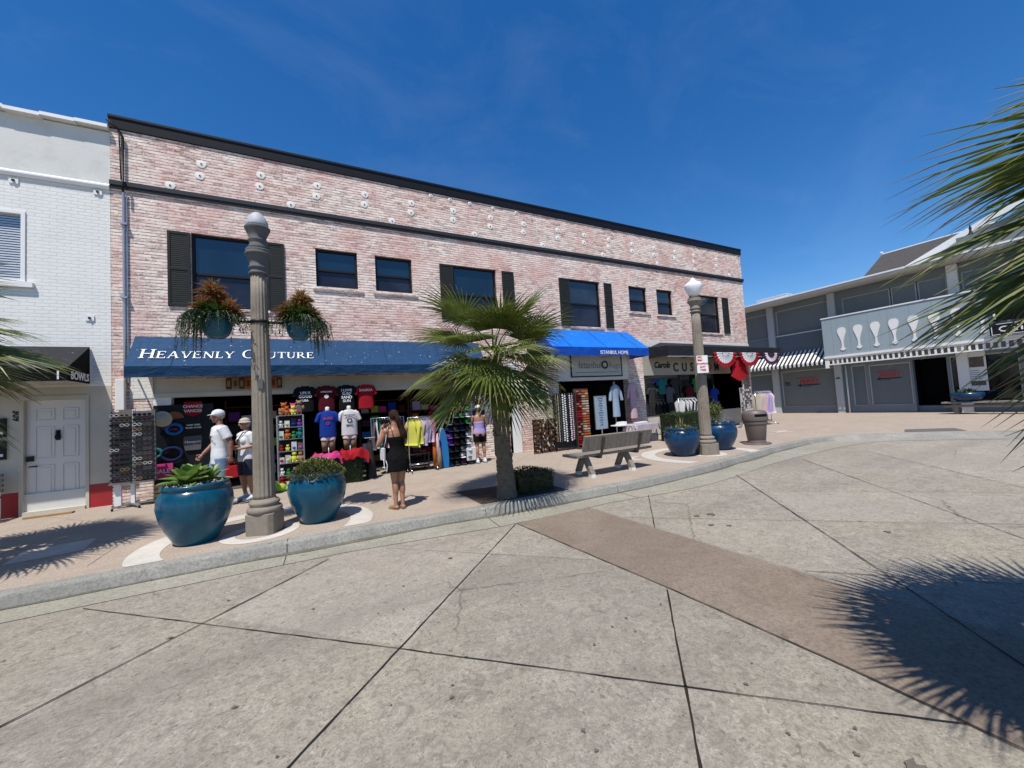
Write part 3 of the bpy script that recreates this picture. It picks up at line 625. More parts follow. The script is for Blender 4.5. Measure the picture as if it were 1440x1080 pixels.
# shop interiors
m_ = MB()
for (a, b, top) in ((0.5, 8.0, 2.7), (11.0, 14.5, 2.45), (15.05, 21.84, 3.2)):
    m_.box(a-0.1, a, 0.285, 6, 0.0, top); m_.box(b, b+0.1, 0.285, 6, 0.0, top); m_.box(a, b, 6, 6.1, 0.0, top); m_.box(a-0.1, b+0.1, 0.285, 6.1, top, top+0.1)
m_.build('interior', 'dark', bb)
m_ = MB()
for (a, b) in ((0.5, 8.0), (11.0, 14.5), (15.05, 21.8)): m_.box(a, b, 0.0, 6, 0.002, 0.02)
m_.build('interior_floor', 'intfloor', bb)
m_ = MB(); m_.box(15.5, 22.14, -0.02, -0.001, 3.50, 3.74); m_.build('plaster_band', 'plaster', bb)

# ------------------------------------------------------------------ awnings
def awning(label, x0, x1, zt, zf, zb, p, ms, ms2, cat='awning', side=True, back_off=0.0):
    a = thing('awning', label, cat, ((x0+x1)/2, 0, zb), 'awnings over the shop fronts')
    n = max(4, int((x1-x0)/0.5)); m_ = MB(); y0 = -0.03
    def sag(x, t): return -0.018*abs(sin(pi*(x-x0)/1.45))*sin(pi*t)
    K_ = 5
    for i in range(n*2):
        xa = lerp(x0, x1, i/(2*n)); xb = lerp(x0, x1, (i+1)/(2*n))
        for j in range(K_):
            ta, tb = j/K_, (j+1)/K_
            q = [(x, lerp(y0, -p, t), lerp(zt, zf, t)+sag(x, t)) for x, t in ((xa, tb), (xb, tb), (xb, ta), (xa, ta))]
            m_.face(*q)
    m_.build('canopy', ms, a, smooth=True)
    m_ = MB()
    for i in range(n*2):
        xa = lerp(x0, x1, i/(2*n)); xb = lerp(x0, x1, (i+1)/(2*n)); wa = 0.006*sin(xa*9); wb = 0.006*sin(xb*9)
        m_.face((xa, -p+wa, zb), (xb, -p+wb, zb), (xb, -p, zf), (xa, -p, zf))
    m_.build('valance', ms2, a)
    if side:
        m_ = MB()
        for x in (x0, x1): m_.face((x, y0, zt), (x, -p, zf), (x, -p, zb), (x, y0, zb))
        m_.build('side_panel', ms2, a)
    nrm_ = Vector((0, -(zt-zf), (p-0.03))).normalized()*0.003
    x = x0+0.72
    while x < x1-0.3:
        m_ = MB(); q = [Vector((x+s_*0.009, y0-0.002, zt)) for s_ in (-1, 1)]+[Vector((x+s_*0.009, -p, zf)) for s_ in (1, -1)]; m_.face(*[v_+Vector((0, -0.002, 0.004)) for v_ in q][::-1]); x += 1.45; m_.build('seam', ms2, a)
    m_ = MB()
    for x in [x0+0.02, x1-0.02]+[lerp(x0, x1, k/3) for k in (1, 2)]:
        m_.bar((x, y0, zb+0.06), (x, -p+0.02, zb+0.06), 0.025, 0.025); m_.bar((x, y0, zt-0.04), (x, -p+0.02, zf-0.03), 0.025, 0.025)
    m_.bar((x0, -p+0.015, zb+0.05), (x1, -p+0.015, zb+0.05), 0.02, 0.02, (0, 0, 1))
    m_.build('bracket_frame', 'steel', a)
    return a
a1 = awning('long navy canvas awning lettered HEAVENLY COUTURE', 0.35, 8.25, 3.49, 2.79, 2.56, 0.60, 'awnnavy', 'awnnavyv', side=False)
# serif lettering drawn as thick and thin strokes
def serif(word, caps, org, b, h, small, gap, mat, parent):
    m_ = MB(); a_, b_ = b; nrm = a_.cross(b_)
    x = 0
    def quad(pts, ox, s):
        P_ = [Vector(org)+a_*(ox+px*s)+b_*(py*s)+nrm*0.006 for px, py in pts]; m_.ext(P_, nrm*0.004)
    def bar2(p, q, w_, ox, s):
        if p[1] > q[1]: p, q = q, p
        if abs(p[1]-q[1]) < 1e-6: quad([(p[0], p[1]-w_/2), (q[0], p[1]-w_/2), (q[0], p[1]+w_/2), (p[0], p[1]+w_/2)], ox, s)
        else: quad([(p[0]-w_/2, p[1]), (p[0]+w_/2, p[1]), (q[0]+w_/2, q[1]), (q[0]-w_/2, q[1])], ox, s)
    T, N_ = 0.155, 0.06
    def stem(xx, ox, s, y0=0, y1=1, w_=T, sb=True, st=True):
        bar2((xx, y0), (xx, y1), w_, ox, s)
        if sb: bar2((xx-w_/2-0.09, 0.022), (xx+w_/2+0.09, 0.022), 0.045, ox, s)
        if st: bar2((xx-w_/2-0.09, 0.978), (xx+w_/2+0.09, 0.978), 0.045, ox, s)
    def arc(cx, cy, rx, ry, a0, a1, ox, s, tk=T, tn=N_, n=14):
        for i in range(n):
            q = []
            for t, e in ((a0+(a1-a0)*i/n, 0), (a0+(a1-a0)*(i+1)/n, 0)):
                t = radians(t); wx = abs(cos(t)); tt = lerp(tn, tk, wx*wx)
                q.append(((cx+rx*cos(t), cy+ry*sin(t)), (cx+(rx-tt)*cos(t), cy+(ry-tt*0.8)*sin(t))))
            quad([q[0][1], q[0][0], q[1][0], q[1][1]], ox, s)
    for i, ch in enumerate(word):
        s = h if i in caps else h*small
        if ch == ' ': x += 0.45*h; continue
        o_ = x; wd = 0.8
        if ch == 'H': stem(0.17, o_, s); stem(0.77, o_, s); bar2((0.17, 0.52), (0.77, 0.52), N_, o_, s); wd = 0.96
        elif ch == 'E': stem(0.17, o_, s, st=False, sb=False); bar2((0.03, 0.97), (0.68, 0.97), N_, o_, s); bar2((0.03, 0.03), (0.72, 0.03), N_, o_, s); bar2((0.17, 0.52), (0.52, 0.52), N_, o_, s); bar2((0.66, 0.8), (0.66, 0.97), 0.05, o_, s); bar2((0.70, 0.03), (0.70, 0.22), 0.05, o_, s); bar2((0.51, 0.42), (0.51, 0.62), 0.05, o_, s); wd = 0.80
        elif ch == 'A': bar2((0.10, 0), (0.44, 1), 0.065, o_, s); bar2((0.80, 0), (0.46, 1), T, o_, s); bar2((0.22, 0.34), (0.68, 0.34), N_, o_, s); bar2((0.0, 0.022), (0.24, 0.022), 0.045, o_, s); bar2((0.64, 0.022), (0.96, 0.022), 0.045, o_, s); wd = 0.96
        elif ch == 'V': bar2((0.12, 1), (0.46, 0), T, o_, s); bar2((0.80, 1), (0.50, 0), 0.065, o_, s); bar2((-0.02, 0.978), (0.28, 0.978), 0.045, o_, s); bar2((0.66, 0.978), (0.92, 0.978), 0.045, o_, s); wd = 0.90
        elif ch == 'N': stem(0.15, o_, s, w_=0.065, st=False); stem(0.80, o_, s, w_=0.065, sb=False); bar2((0.12, 1), (0.79, 0), T+0.02, o_, s); bar2((0.0, 0.978), (0.2, 0.978), 0.045, o_, s); wd = 0.96
        elif ch == 'L': stem(0.17, o_, s, sb=False); bar2((0.03, 0.03), (0.66, 0.03), N_, o_, s); bar2((0.64, 0.03), (0.64, 0.24), 0.05, o_, s); wd = 0.72
        elif ch == 'Y': bar2((0.10, 1), (0.44, 0.45), T, o_, s); bar2((0.76, 1), (0.44, 0.45), 0.065, o_, s); stem(0.44, o_, s, 0, 0.47, st=False); bar2((-0.02, 0.978), (0.26, 0.978), 0.045, o_, s); bar2((0.62, 0.978), (0.88, 0.978), 0.045, o_, s); wd = 0.88
        elif ch == 'C': arc(0.5, 0.5, 0.46, 0.52, 45, 315, o_, s); bar2((0.82, 0.70), (0.82, 0.98), 0.05, o_, s); wd = 0.92
        elif ch == 'O': arc(0.5, 0.5, 0.47, 0.52, 0, 360, o_, s, n=22); wd = 1.0
        elif ch == 'U': stem(0.17, o_, s, 0.32, 1, sb=False); stem(0.74, o_, s, 0.32, 1, w_=0.065, sb=False); arc(0.433, 0.33, 0.34, 0.35, 180, 360, o_, s, tk=0.15, tn=0.07); wd = 0.92
        elif ch == 'T': stem(0.42, o_, s, st=False); bar2((0.04, 0.97), (0.80, 0.97), N_, o_, s); bar2((0.06, 0.78), (0.06, 0.97), 0.05, o_, s); bar2((0.78, 0.78), (0.78, 0.97), 0.05, o_, s); wd = 0.84
        elif ch == 'R': stem(0.17, o_, s); arc(0.38, 0.74, 0.30, 0.26, -90, 90, o_, s, tk=0.14); bar2((0.2, 0.97), (0.40, 0.97), N_, o_, s); bar2((0.2, 0.50), (0.40, 0.50), N_, o_, s); bar2((0.82, 0), (0.42, 0.5), T, o_, s); bar2((0.74, 0.022), (0.95, 0.022), 0.045, o_, s); wd = 0.92
        x += wd*s+gap*h
    return m_.build('lettering', mat, parent), x
up1 = Vector((0, 0.60-0.03, 0.70)).normalized()
def slope(z): return -0.03-(3.49-z)/0.70*0.57
serif('HEAVENLY COUTURE', (0, 9), (0.52, slope(2.965)-0.004, 2.968), (Vector((1, 0, 0)), up1), 0.268, 0.78, 0.055, 'white', a1)
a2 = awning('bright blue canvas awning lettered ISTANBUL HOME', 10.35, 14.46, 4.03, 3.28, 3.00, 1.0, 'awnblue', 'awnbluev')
text('ISTANBUL HOME', 0.175, 'white', a2, (12.22, -1.008, 3.05), FX, bold=0.0015, wide=0.93)
# charcoal box canopy along the candy shop, hipped at its left end
a3 = thing('awning', 'long charcoal black canopy running from the blue awning past the brick corner', 'awning', (19, 0, 3.0), 'awnings over the shop fronts')
m_ = MB(); P_ = 0.95
m_.face((15.5, -P_, 3.40), (23.0, -P_, 3.40), (23.0, -0.02, 3.62), (16.2, -0.02, 3.68)); m_.face((15.5, -P_, 3.40), (16.2, -0.02, 3.68), (15.5, -0.02, 3.45))
m_.face((15.5, -P_, 3.02), (23.0, -P_, 3.02), (23.0, -P_, 3.40), (15.5, -P_, 3.40)); m_.face((15.5, -0.02, 3.02), (15.5, -P_, 3.02), (15.5, -P_, 3.40), (15.5, -0.02, 3.45)); m_.face((23.0, -P_, 3.02), (23.0, -0.02, 3.02), (23.0, -0.02, 3.62), (23.0, -P_, 3.40))
m_.face((22.2, -0.02, 3.02), (23.0, -0.02, 3.02), (23.0, -0.02, 3.62), (22.2, -0.02, 3.62))
m_.build('canopy', 'awncoal', a3)
m_ = MB(); m_.box(15.52, 22.98, -P_+0.02, -P_+0.05, 2.985, 3.02); m_.build('front_rail', 'white', a3)
m_ = MB()
for x in (15.6, 17.4, 19.2, 21, 22.9): m_.bar((x, -0.03, 3.06), (x, -P_+0.03, 3.06), 0.03, 0.03)
m_.build('bracket_frame', 'frame', a3)

def clearglass():
    m_, n, b = newmat('window_glass_clear'); o = n.nodes['Material Output']; t = n.nodes.new('ShaderNodeBsdfTransparent'); g = n.nodes.new('ShaderNodeBsdfGlossy'); g.inputs['Roughness'].default_value = 0.02
    ms = n.nodes.new('ShaderNodeMixShader'); ms.inputs[0].default_value = 0.09; n.links.new(t.outputs[0], ms.inputs[1]); n.links.new(g.outputs[0], ms.inputs[2]); n.links.new(ms.outputs[0], o.inputs[0]); return m_
# ------------------------------------------------------------------ white building on the left
wb = thing('white_building', 'white painted brick building left of the brick shops with smooth parapet', 'building', (-4, 0, 0))
WX0, WX1 = -14.0, -0.035
wh = [(-3.2, -1.26, 4.52, 5.95), (-1.30, -0.39, -1, 2.24), (-7.5, -5.5, 4.52, 5.95), (-5.2, -3.4, 0.8, 2.4)]
mb = MB(); mb.wall((WX0, WX1), (2.45, 6.66), wh, lambda u, z: (u, 0, z), (0, 1, 0), 0.25); mb.build('brick_wall', 'brick_painted', wb)
mb = MB(); mb.wall((WX0, WX1), (0.46, 2.45), wh, lambda u, z: (u, 0.0, z), (0, 1, 0), 0.25); mb.build('lower_wall', 'cream', wb)
mb = MB(); mb.wall((WX0, WX1), (-0.02, 0.46), wh, lambda u, z: (u, -0.006, z), (0, 1, 0), 0.25); mb.build('red_plinth', 'redpaint', wb)
mb = MB(); mb.box(WX0, WX1, 0.01, 0.25, 6.66, 7.93); mb.build('parapet', 'plaster', wb)
mb = MB()
for i in range(28):
    xa = lerp(WX0, WX1, i/28); xb = lerp(WX0, WX1, (i+1)/28); z = 7.95+0.02*sin(i*1.7); mb.box(xa, xb, -0.12, 0.3, z, z+0.07)
mb.build('coping', 'white', wb, smooth=False)
mb = MB(); mb.ext([(WX0, 0.0, 6.64), (WX0, -0.04, 6.64), (WX0, -0.06, 6.70), (WX0, -0.06, 6.73), (WX0, 0.0, 6.78)], (WX1-WX0, 0, 0)); mb.build('ledge', 'white', wb)
mb = MB(); mb.box(WX0, WX1, 0.02, 12, -0.02, 0.4); mb.box(WX0, WX1, 10, 12, 0.4, 7.5); mb.box(WX0, WX1, 0.26, 10, 7.4, 7.5); mb.build('rear_wall', 'plaster', wb)
for (x0, x1) in ((-3.2, -1.26), (-7.5, -5.5)):
    z0, z1 = 4.52, 5.95; m_ = MB(); t = 0.06
    m_.box(x0, x1, -0.02, 0.09, z1-t, z1); m_.box(x0, x1, -0.02, 0.09, z0, z0+t); m_.box(x0, x0+t, -0.02, 0.09, z0+t, z1-t); m_.box(x1-t, x1, -0.02, 0.09, z0+t, z1-t); m_.box((x0+x1)/2-0.03, (x0+x1)/2+0.03, 0.0, 0.08, z0+t, z1-t)
    wn = m_.build('window', 'white', wb)
    m_ = MB(); m_.box(x0+t, x1-t, 0.05, 0.06, z0+t, z1-t); K['glassclear'] = K.get('glassclear') or clearglass(); m_.build('pane', 'glassclear', wn)
    m_ = MB()
    for k in range(26):
        z = z0+t+0.02+k*(z1-z0-2*t)/26; m_.face((x0+t, 0.075, z), (x1-t, 0.075, z), (x1-t, 0.085, z+0.036), (x0+t, 0.085, z+0.036))
    m_.build('blind', 'blind', wn)
    m_ = MB(); m_.box(x0-0.12, x1+0.12, -0.07, 0.05, z0-0.10, z0-0.002); m_.build('sill', 'white', wb)
    m_ = MB(); m_.box(x0, x1, 0.24, 0.25, z0, z1); m_.build('room_backing', 'dark', wb)
for (x, z) in ((-1.42, 6.55), (-0.22, 6.56), (-0.35, 3.86), (-2.6, 6.55)):
    m_ = MB(); m_.box(x-0.065, x+0.065, -0.02, -0.001, z-0.055, z+0.055); o_ = m_.build('anchor_plate', 'white', wb)
    m_ = MB(); m_.box(x-0.018, x+0.018, -0.045, -0.02, z-0.018, z+0.018); m_.build('bolt', 'frame', o_)
# door with six raised panels
dx0, dx1, dz0, dz1 = -1.27, -0.42, 0.08, 2.20
m_ = MB(); m_.box(dx0, dx1, 0.06, 0.10, dz0, dz1)
for (a, b, c_, d) in ((0.13, 0.39, 1.72, 1.95), (0.5, 0.73, 1.72, 1.95), (0.13, 0.39, 0.98, 1.6), (0.5, 0.73, 0.98, 1.6), (0.13, 0.39, 0.22, 0.85), (0.5, 0.73, 0.22, 0.85)):
    x0, x1, z0, z1 = dx0+a, dx0+b, dz0+c_, dz0+d
    for q in ((x0, x1, z0, z0+0.012), (x0, x1, z1-0.012, z1), (x0, x0+0.012, z0+0.012, z1-0.012), (x1-0.012, x1, z0+0.012, z1-0.012)): m_.box(q[0], q[1], 0.048, 0.0595, q[2], q[3])
    m_.box(x0+0.05, x1-0.05, 0.052, 0.0595, z0+0.05, z1-0.05)
K['door'] = M('door_white', (0.62, 0.60, 0.56), 0.45, 0.04, 3)
dr = m_.build('door', 'door', wb, bevel=0.004)
m_ = MB(); m_.box(dx0+0.02, dx0+0.11, 0.02, 0.055, 1.02, 1.12); m_.tube([(dx0+0.06, 0.01, 0.92), (dx0+0.17, 0.01, 0.92)], 0.013, 8); m_.build('handle', 'frame', dr)
m_ = MB(); m_.lathe([(0.03, 0), (0.045, 0.04), (0.02, 0.12), (0.035, 0.13), (0.01, 0.15)], (dx0+0.44, 0.03, 1.42), 10); m_.box(dx0+0.41, dx0+0.47, 0.04, 0.055, 1.40, 1.6); m_.build('knocker', 'frame', dr)
m_ = MB(); m_.box(dx0-0.06, dx0, -0.02, 0.12, 0.0, dz1+0.08); m_.box(dx1, dx1+0.05, -0.02, 0.12, 0.0, dz1+0.08); m_.box(dx0, dx1, -0.02, 0.12, dz1, dz1+0.08); m_.box(dx0, dx1, -0.05, 0.2, 0.0, 0.07); m_.build('door_frame', 'cream', wb)
a4 = thing('awning', 'black canvas awning over the white door with BOWLS on its side', 'awning', (-2, 0, 2.5), 'awnings over the shop fronts')
m_ = MB(); ax0, ax1, zt, zf, zb, P_ = -5.5, -0.35, 3.26, 2.74, 2.50, 0.85
m_.face((ax0, -P_, zf), (ax1, -P_, zf), (ax1, -0.02, zt), (ax0, -0.02, zt)); m_.build('canopy', 'awnblack', a4)
m_ = MB(); m_.face((ax0, -P_, zb), (ax1, -P_, zb), (ax1, -P_, zf), (ax0, -P_, zf)); m_.face((ax1, -P_, zb), (ax1, -0.02, zb), (ax1, -0.02, zt), (ax1, -P_, zf)); m_.face((ax0, -P_, zb), (ax0, -0.02, zb), (ax0, -0.02, zt), (ax0, -P_, zf)); m_.build('valance', 'blackmatte', a4)
m_ = MB(); 
for x in (ax0+0.03, -3.5, -1.8, ax1-0.03): m_.bar((x, -0.02, zb+0.05), (x, -P_+0.02, zb+0.05), 0.025, 0.025)
m_.build('bracket_frame', 'steel', a4)
text('BOWLS', 0.20, 'white', a4, (ax1+0.006, -0.74, 2.545), SX, bold=0.006, wide=0.98)
text('I', 0.22, 'white', a4, (ax1-0.14, -P_-0.008, 2.53), FX, bold=0.002)
text('309', 0.14, 'frame', wb, (-1.41, -0.01, 2.02), (Vector((0, 0, -1)), Vector((1, 0, 0))), name='house_number', bold=0.004)
K['navy'] = M('navy_paint', (0.01, 0.015, 0.05), 0.5, 0.2)
for (z, lab, t_) in ((1.52, 'small black menu board on the white wall, upper one of two', 'MENU'), (1.10, 'small black menu board on the white wall, lower one of two', 'OPEN')):
    b_ = thing('menu_board', lab, 'sign', (-1.62, -0.01, z)); m_ = MB(); m_.box(-1.76, -1.49, -0.04, -0.008, z, z+0.36); m_.build('board', 'black', b_); m_ = MB(); m_.box(-1.73, -1.52, -0.045, -0.0405, z+0.06, z+0.11); m_.box(-1.68, -1.57, -0.045, -0.0405, z+0.2, z+0.25); m_.build('print', 'white', b_)
# doorstep board and small slatted bench by the door
m_ = MB(); m_.box(-1.1, -0.46, -0.42, -0.30, 0.004, 0.03); tag(m_.build('threshold_board', 'crate'), 'thin wooden board lying on the pavement before the white door', 'board')
sb = thing('bench', 'dark slatted bench cut by the left photo edge beside white door', 'bench', (-1.95, -0.35, 0))
m_ = MB(); 
for k in range(4): m_.box(-2.7, -1.44, -0.22, -0.19, 0.52+k*0.09, 0.58+k*0.09)
m_.build('backrest', 'brownmetal', sb)
m_ = MB()
for k in range(5): m_.box(-2.7, -1.44, -0.62+k*0.08, -0.56+k*0.08, 0.42, 0.45)
m_.build('seat', 'brownmetal', sb)
for x in (-2.62, -1.52):
    m_ = MB(); m_.box(x, x+0.05, -0.62, -0.57, 0, 0.42); m_.box(x, x+0.05, -0.24, -0.19, 0, 0.52); m_.build('leg', 'whitemetal', sb)

# ------------------------------------------------------------------ grey building across the end of the street
G = 29.3
K['seam'] = M('board_seam', (0.17, 0.20, 0.22), 0.7, 0.1)
gb = thing('grey_building', 'grey two storey building with long balcony and overhanging flat roof', 'building', (G, -3, 0))
GP = lambda u, z: (G, -u, z)          # u grows to the right (towards -Y)
gw_holes = [(-4.6, -2.86, 4.70, 6.26), (-2.42, 0.30, 4.70, 6.26), (0.95, 4.85, 4.2, 6.18), (5.3, 12, 4.2, 6.18),
            (-4.6, -2.86, 0.30, 2.46), (-2.42, 0.33, 0.36, 2.52), (1.05, 1.66, 0.36, 2.50), (1.78, 3.36, 0.36, 2.44), (3.44, 4.56, -1, 2.52), (4.64, 6.6, 0.30, 2.50), (6.8, 8.4, -1, 2.5)]
mb = MB(); mb.wall((-7, 13), (-0.02, 6.60), gw_holes, GP, (1, 0, 0), 0.25); mb.build('wall', 'grey', gb)
mb = MB(); mb.box(G+0.25, G+9, -13, 7, -0.02, 0.3); mb.box(G+8.8, G+9, -13, 7, 0.3, 6.6); mb.box(G+0.25, G+8.8, 6.8, 7, 0.3, 6.6); mb.box(G+0.25, G+8.8, -13, -12.8, 0.3, 6.6); mb.build('side_wall', 'grey', gb)
mb = MB(); mb.box(G-1.32, G+9, -13.5, 7.2, 6.62, 6.72); mb.build('roof', 'soffit', gb)
mb = MB(); mb.box(G-1.35, G-1.322, -13.5, 7.2, 6.71, 6.765); mb.box(G-1.35, G-0.9, -13.5, 7.2, 6.766, 6.785); mb.build('fascia', 'white', gb)
mb = MB(); mb.box(G-1.34, G-1.322, -13.5, 7.2, 6.62, 6.705); mb.build('gutter', 'seam', gb)
for (a, b, c_, d, mt) in ((-4.6, -2.86, 4.70, 6.26, 'screen'), (-2.42, 0.30, 4.70, 6.26, 'screen'), (0.95, 2.9, 4.2, 6.18, 'screen'), (2.95, 3.85, 4.2, 6.18, 'screen'), (3.9, 4.85, 4.2, 6.18, 'screen'), (5.3, 8.5, 4.2, 6.18, 'screen'), (8.6, 12, 4.2, 6.18, 'screen'),
                     (-4.6, -2.86, 0.30, 2.46, 'screenblue'), (-2.42, 0.33, 0.36, 2.52, 'screen'), (1.05, 1.66, 0.36, 2.50, 'screenblue'), (1.78, 3.36, 0.36, 2.44, 'screenblue'), (4.64, 6.6, 0.30, 2.50, 'glassdark')):
    t = 0.045; Y0, Y1 = -b, -a; xf = G+0.05
    m_ = MB(); m_.box(xf, xf+0.06, Y0, Y1, d-t, d); m_.box(xf, xf+0.06, Y0, Y1, c_, c_+t); m_.box(xf, xf+0.06, Y0, Y0+t, c_+t, d-t); m_.box(xf, xf+0.06, Y1-t, Y1, c_+t, d-t)
    wn = m_.build('window', 'greycol', gb)
    m_ = MB(); m_.box(xf+0.03, xf+0.05, Y0+t, Y1-t, c_+t, d-t); m_.build('pane', mt, wn)
mb = MB(); mb.box(G+0.12, G+0.2, -0.30, 2.42, 3.66, 4.66) if False else None
m_ = MB(); m_.box(G-0.012, G-0.002, -0.32, 2.5, 3.66, 4.68); m_.build('lower_panel', 'screenblue', gb)
m_ = MB(); m_.box(G-0.05, G-0.001, -0.32, 2.5, 4.682, 4.74); m_.build('sill', 'whitemetal', gb)
for (y0, y1) in ((2.50, 2.86), (-0.69, -0.36), (-5.24, -4.9), (-9.6, -9.2)):
    m_ = MB(); m_.box(G-0.16, G-0.013, y0, y1, -0.02, 6.60); m_.build('column', 'white' if y0 == -5.24 else 'greycol', gb, bevel=0.015)  # column beyond the roof's shade gets white: its sunlight is in the colour
m_ = MB(); m_.box(G-0.2, G-0.165, -0.62, -0.44, 1.86, 1.92); m_.build('column_bracket', 'frame', gb)
m_ = MB(); m_.tube([(G-0.12, -0.88, 0.0), (G-0.12, -0.88, 2.55)], 0.035, 8); m_.build('downpipe', 'whitemetal', gb, smooth=True)
m_ = MB(); m_.box(G+1.2, G+1.3, -8.6, -3.2, 0, 2.6); m_.box(G+0.25, G+1.2, -3.42, -3.38, 0, 2.6); m_.build('interior', 'blackmatte', gb)
# balcony with white baluster shapes and the white lattice under it
XB = G-1.0
bal = MB(); bal.box(XB, XB+0.05, -12.5, -0.37, 3.03, 5.10); bal.box(XB+0.05, G-0.17, -0.42, -0.37, 3.03, 5.10); bal.box(XB+0.05, G-0.003, -12.5, -0.42, 3.0, 3.1)
balo = bal.build('balcony', 'greylight', gb)
m_ = MB(); m_.box(XB-0.03, XB+0.08, -12.5, -0.34, 5.101, 5.16); m_.build('handrail', 'white', balo)
m_ = MB(); m_.box(XB-0.04, XB-0.002, -12.5, -0.34, 2.97, 3.08); m_.build('white_trim', 'white', balo)
m_ = MB()
for k in range(16):
    y = -0.8-k*0.75; m_.box(XB-0.004, XB-0.0015, y-0.008, y, 3.09, 5.09)
m_.build('board_seam', 'seam', balo)
half = [(0.0, 0.0), (0.07, 0.03), (0.115, 0.085), (0.05, 0.16), (0.035, 0.30), (0.045, 0.48), (0.10, 0.70), (0.165, 0.90), (0.185, 1.02), (0.16, 1.14), (0.095, 1.205), (0.0, 1.22)]
for k in range(14):
    y = -1.215-0.677*k; pts = [(XB-0.003, y-px, 3.30+pz) for px, pz in half]+[(XB-0.003, y+px, 3.30+pz) for px, pz in half[-2:0:-1]]
    m_ = MB(); m_.ext(pts[::-1], (-0.022, 0, 0)); m_.build('baluster', 'white', balo)
lat = MB(); lh = []
u = 0.52
while u < 12.2: lh.append((u+0.035, u+0.165, 2.655, 2.895)); u += 0.2
lat.wall((0.50, 12.3), (2.60, 2.965), lh, lambda u, z: (XB+0.005, -u, z), (1, 0, 0), 0.03); lat.box(XB, XB+0.05, -0.52, -0.36, 2.45, 2.965); lat.build('lattice_trim', 'white', balo)
# striped awning
st_ = thing('striped_awning', 'black and white striped awning with scalloped edge on grey building', 'awning', (G-0.5, 2, 2.7))
m_ = MB(); y = -0.34; k = 0; XA = G-0.93
while y < 5.2:
    m_.mi = k % 2; y1 = y+0.112
    m_.face((XA, y1, 2.86), (XA, y, 2.86), (G-0.02, y, 3.66), (G-0.02, y1, 3.66))
    sc_ = [(y, 2.86), (y, 2.72), (y+0.02, 2.69), (y+0.056, 2.675), (y+0.092, 2.69), (y1, 2.72), (y1, 2.86)]
    m_.face(*[(XA, a, b) for a, b in sc_][::-1]); y = y1; k += 1
m_.mi = 1; m_.face((XA, -0.34, 2.72), (G-0.02, -0.34, 2.9), (G-0.02, -0.34, 3.66), (XA, -0.34, 2.86))
K['stripeb'] = M('stripe_black', (0.012, 0.012, 0.014), 0.8, 0.2); K['stripew'] = M('stripe_white', (0.72, 0.72, 0.70), 0.8, 0.06)
m_.build('canopy', ['stripeb', 'stripew'], st_)
m_ = MB(); m_.bar((XA+0.01, -0.34, 2.74), (XA+0.01, 5.2, 2.74), 0.02, 0.02); 
for y in (-0.3, 1.2, 2.6, 4.4): m_.bar((XA+0.01, y, 2.74), (G-0.02, y, 2.80), 0.02, 0.02)
m_.build('bracket_frame', 'frame', st_)
# ferry lettering on the two panels
K['ferryred'] = M('ferry_red', (0.42, 0.035, 0.03), 0.6, 0.1); K['ferrynavy'] = M('ferry_navy', (0.012, 0.018, 0.05), 0.6, 0.1)
def ferry(y, z, sc, lab, boat):
    f = thing('ferry_sign', lab, 'sign', (G, y, z), 'ferry arrow signs on the grey shop windows'); X = G+0.045 if boat else G+0.045
    X = G+0.070
    text('BALBOA ISLAND', 0.135*sc, 'ferryred', f, (X, y+0.62*sc, z+0.40*sc), GX, shear=0.2)
    text('FERRY', 0.34*sc, 'ferryred', f, (X, y+0.50*sc, z+0.10*sc), GX, bold=0.012*sc, shear=0.15, wide=1.05)
    m_ = MB(); P2 = [(0.62, 0.0), (0.42, 0.11), (0.42, 0.04), (-0.55, 0.05), (-0.50, -0.015), (0.42, -0.03), (0.42, -0.10)]
    m_.ext([(X, y+a*sc, z+b*sc) for a, b in P2], (-0.004, 0, 0)); m_.build('arrow', 'ferrynavy', f)
    text('AUTO FERRY', 0.06*sc, 'ferrynavy', f, (X, y+0.3*sc, z-0.11*sc), GX)
    if boat: text('Boat', 0.14, 'ferrynavy', f, (X, y+1.28, z+0.16), GX, bold=0.006, shear=0.3, name='boat_lettering'); text('Rentals', 0.10, 'ferrynavy', f, (X, y+1.28, z+0.05), GX, bold=0.004, shear=0.3, name='boat_lettering')
ferry(0.98, 1.62, 1.0, 'red and navy FERRY arrow lettering with boat words on left grey window', True)
ferry(-2.55, 1.70, 0.85, 'red and navy FERRY arrow lettering on grey window beside the dark doorway', False)
# menu poster and catering sign
ps = thing('menu_poster', 'tall white poster with photos hung beside the dark doorway', 'poster', (G-0.1, -5.3, 0.9))
m_ = MB(); m_.box(G-0.03, G-0.003, -5.72, -5.02, 0.92, 2.62); m_.build('sheet', 'white', ps)
K['photo'] = M('printed_photo', (0.10, 0.07, 0.05), 0.5, 0.9, 7)
m_ = MB(); m_.box(G-0.036, G-0.0305, -5.66, -5.08, 1.95, 2.4); m_.box(G-0.036, G-0.0305, -5.66, -5.08, 1.15, 1.35); m_.build('print', 'photo', ps)
m_ = MB()
for k in range(5): m_.box(G-0.034, G-0.0305, -5.58+0.02*k, -5.2, 1.45+k*0.085, 1.475+k*0.085)
m_.build('small_print', 'seam', ps)
cs = thing('catering_sign', 'black sign with white border lettered CAT on the balcony front', 'sign', (XB-0.2, -7, 3.4))
m_ = MB(); m_.box(XB-0.22, XB-0.17, -9.0, -6.15, 3.12, 3.62); m_.build('board', 'black', cs)
m_ = MB(); 
for q in ((-8.95, -6.2, 3.57, 3.59), (-8.95, -6.2, 3.15, 3.17), (-6.22, -6.2, 3.17, 3.57)): m_.box(XB-0.226, XB-0.2205, *q)
m_.build('border', 'white', cs)
text('CATERING', 0.30, 'white', cs, (XB-0.2205, -6.38, 3.27), GX, bold=0.006, wide=1.15)
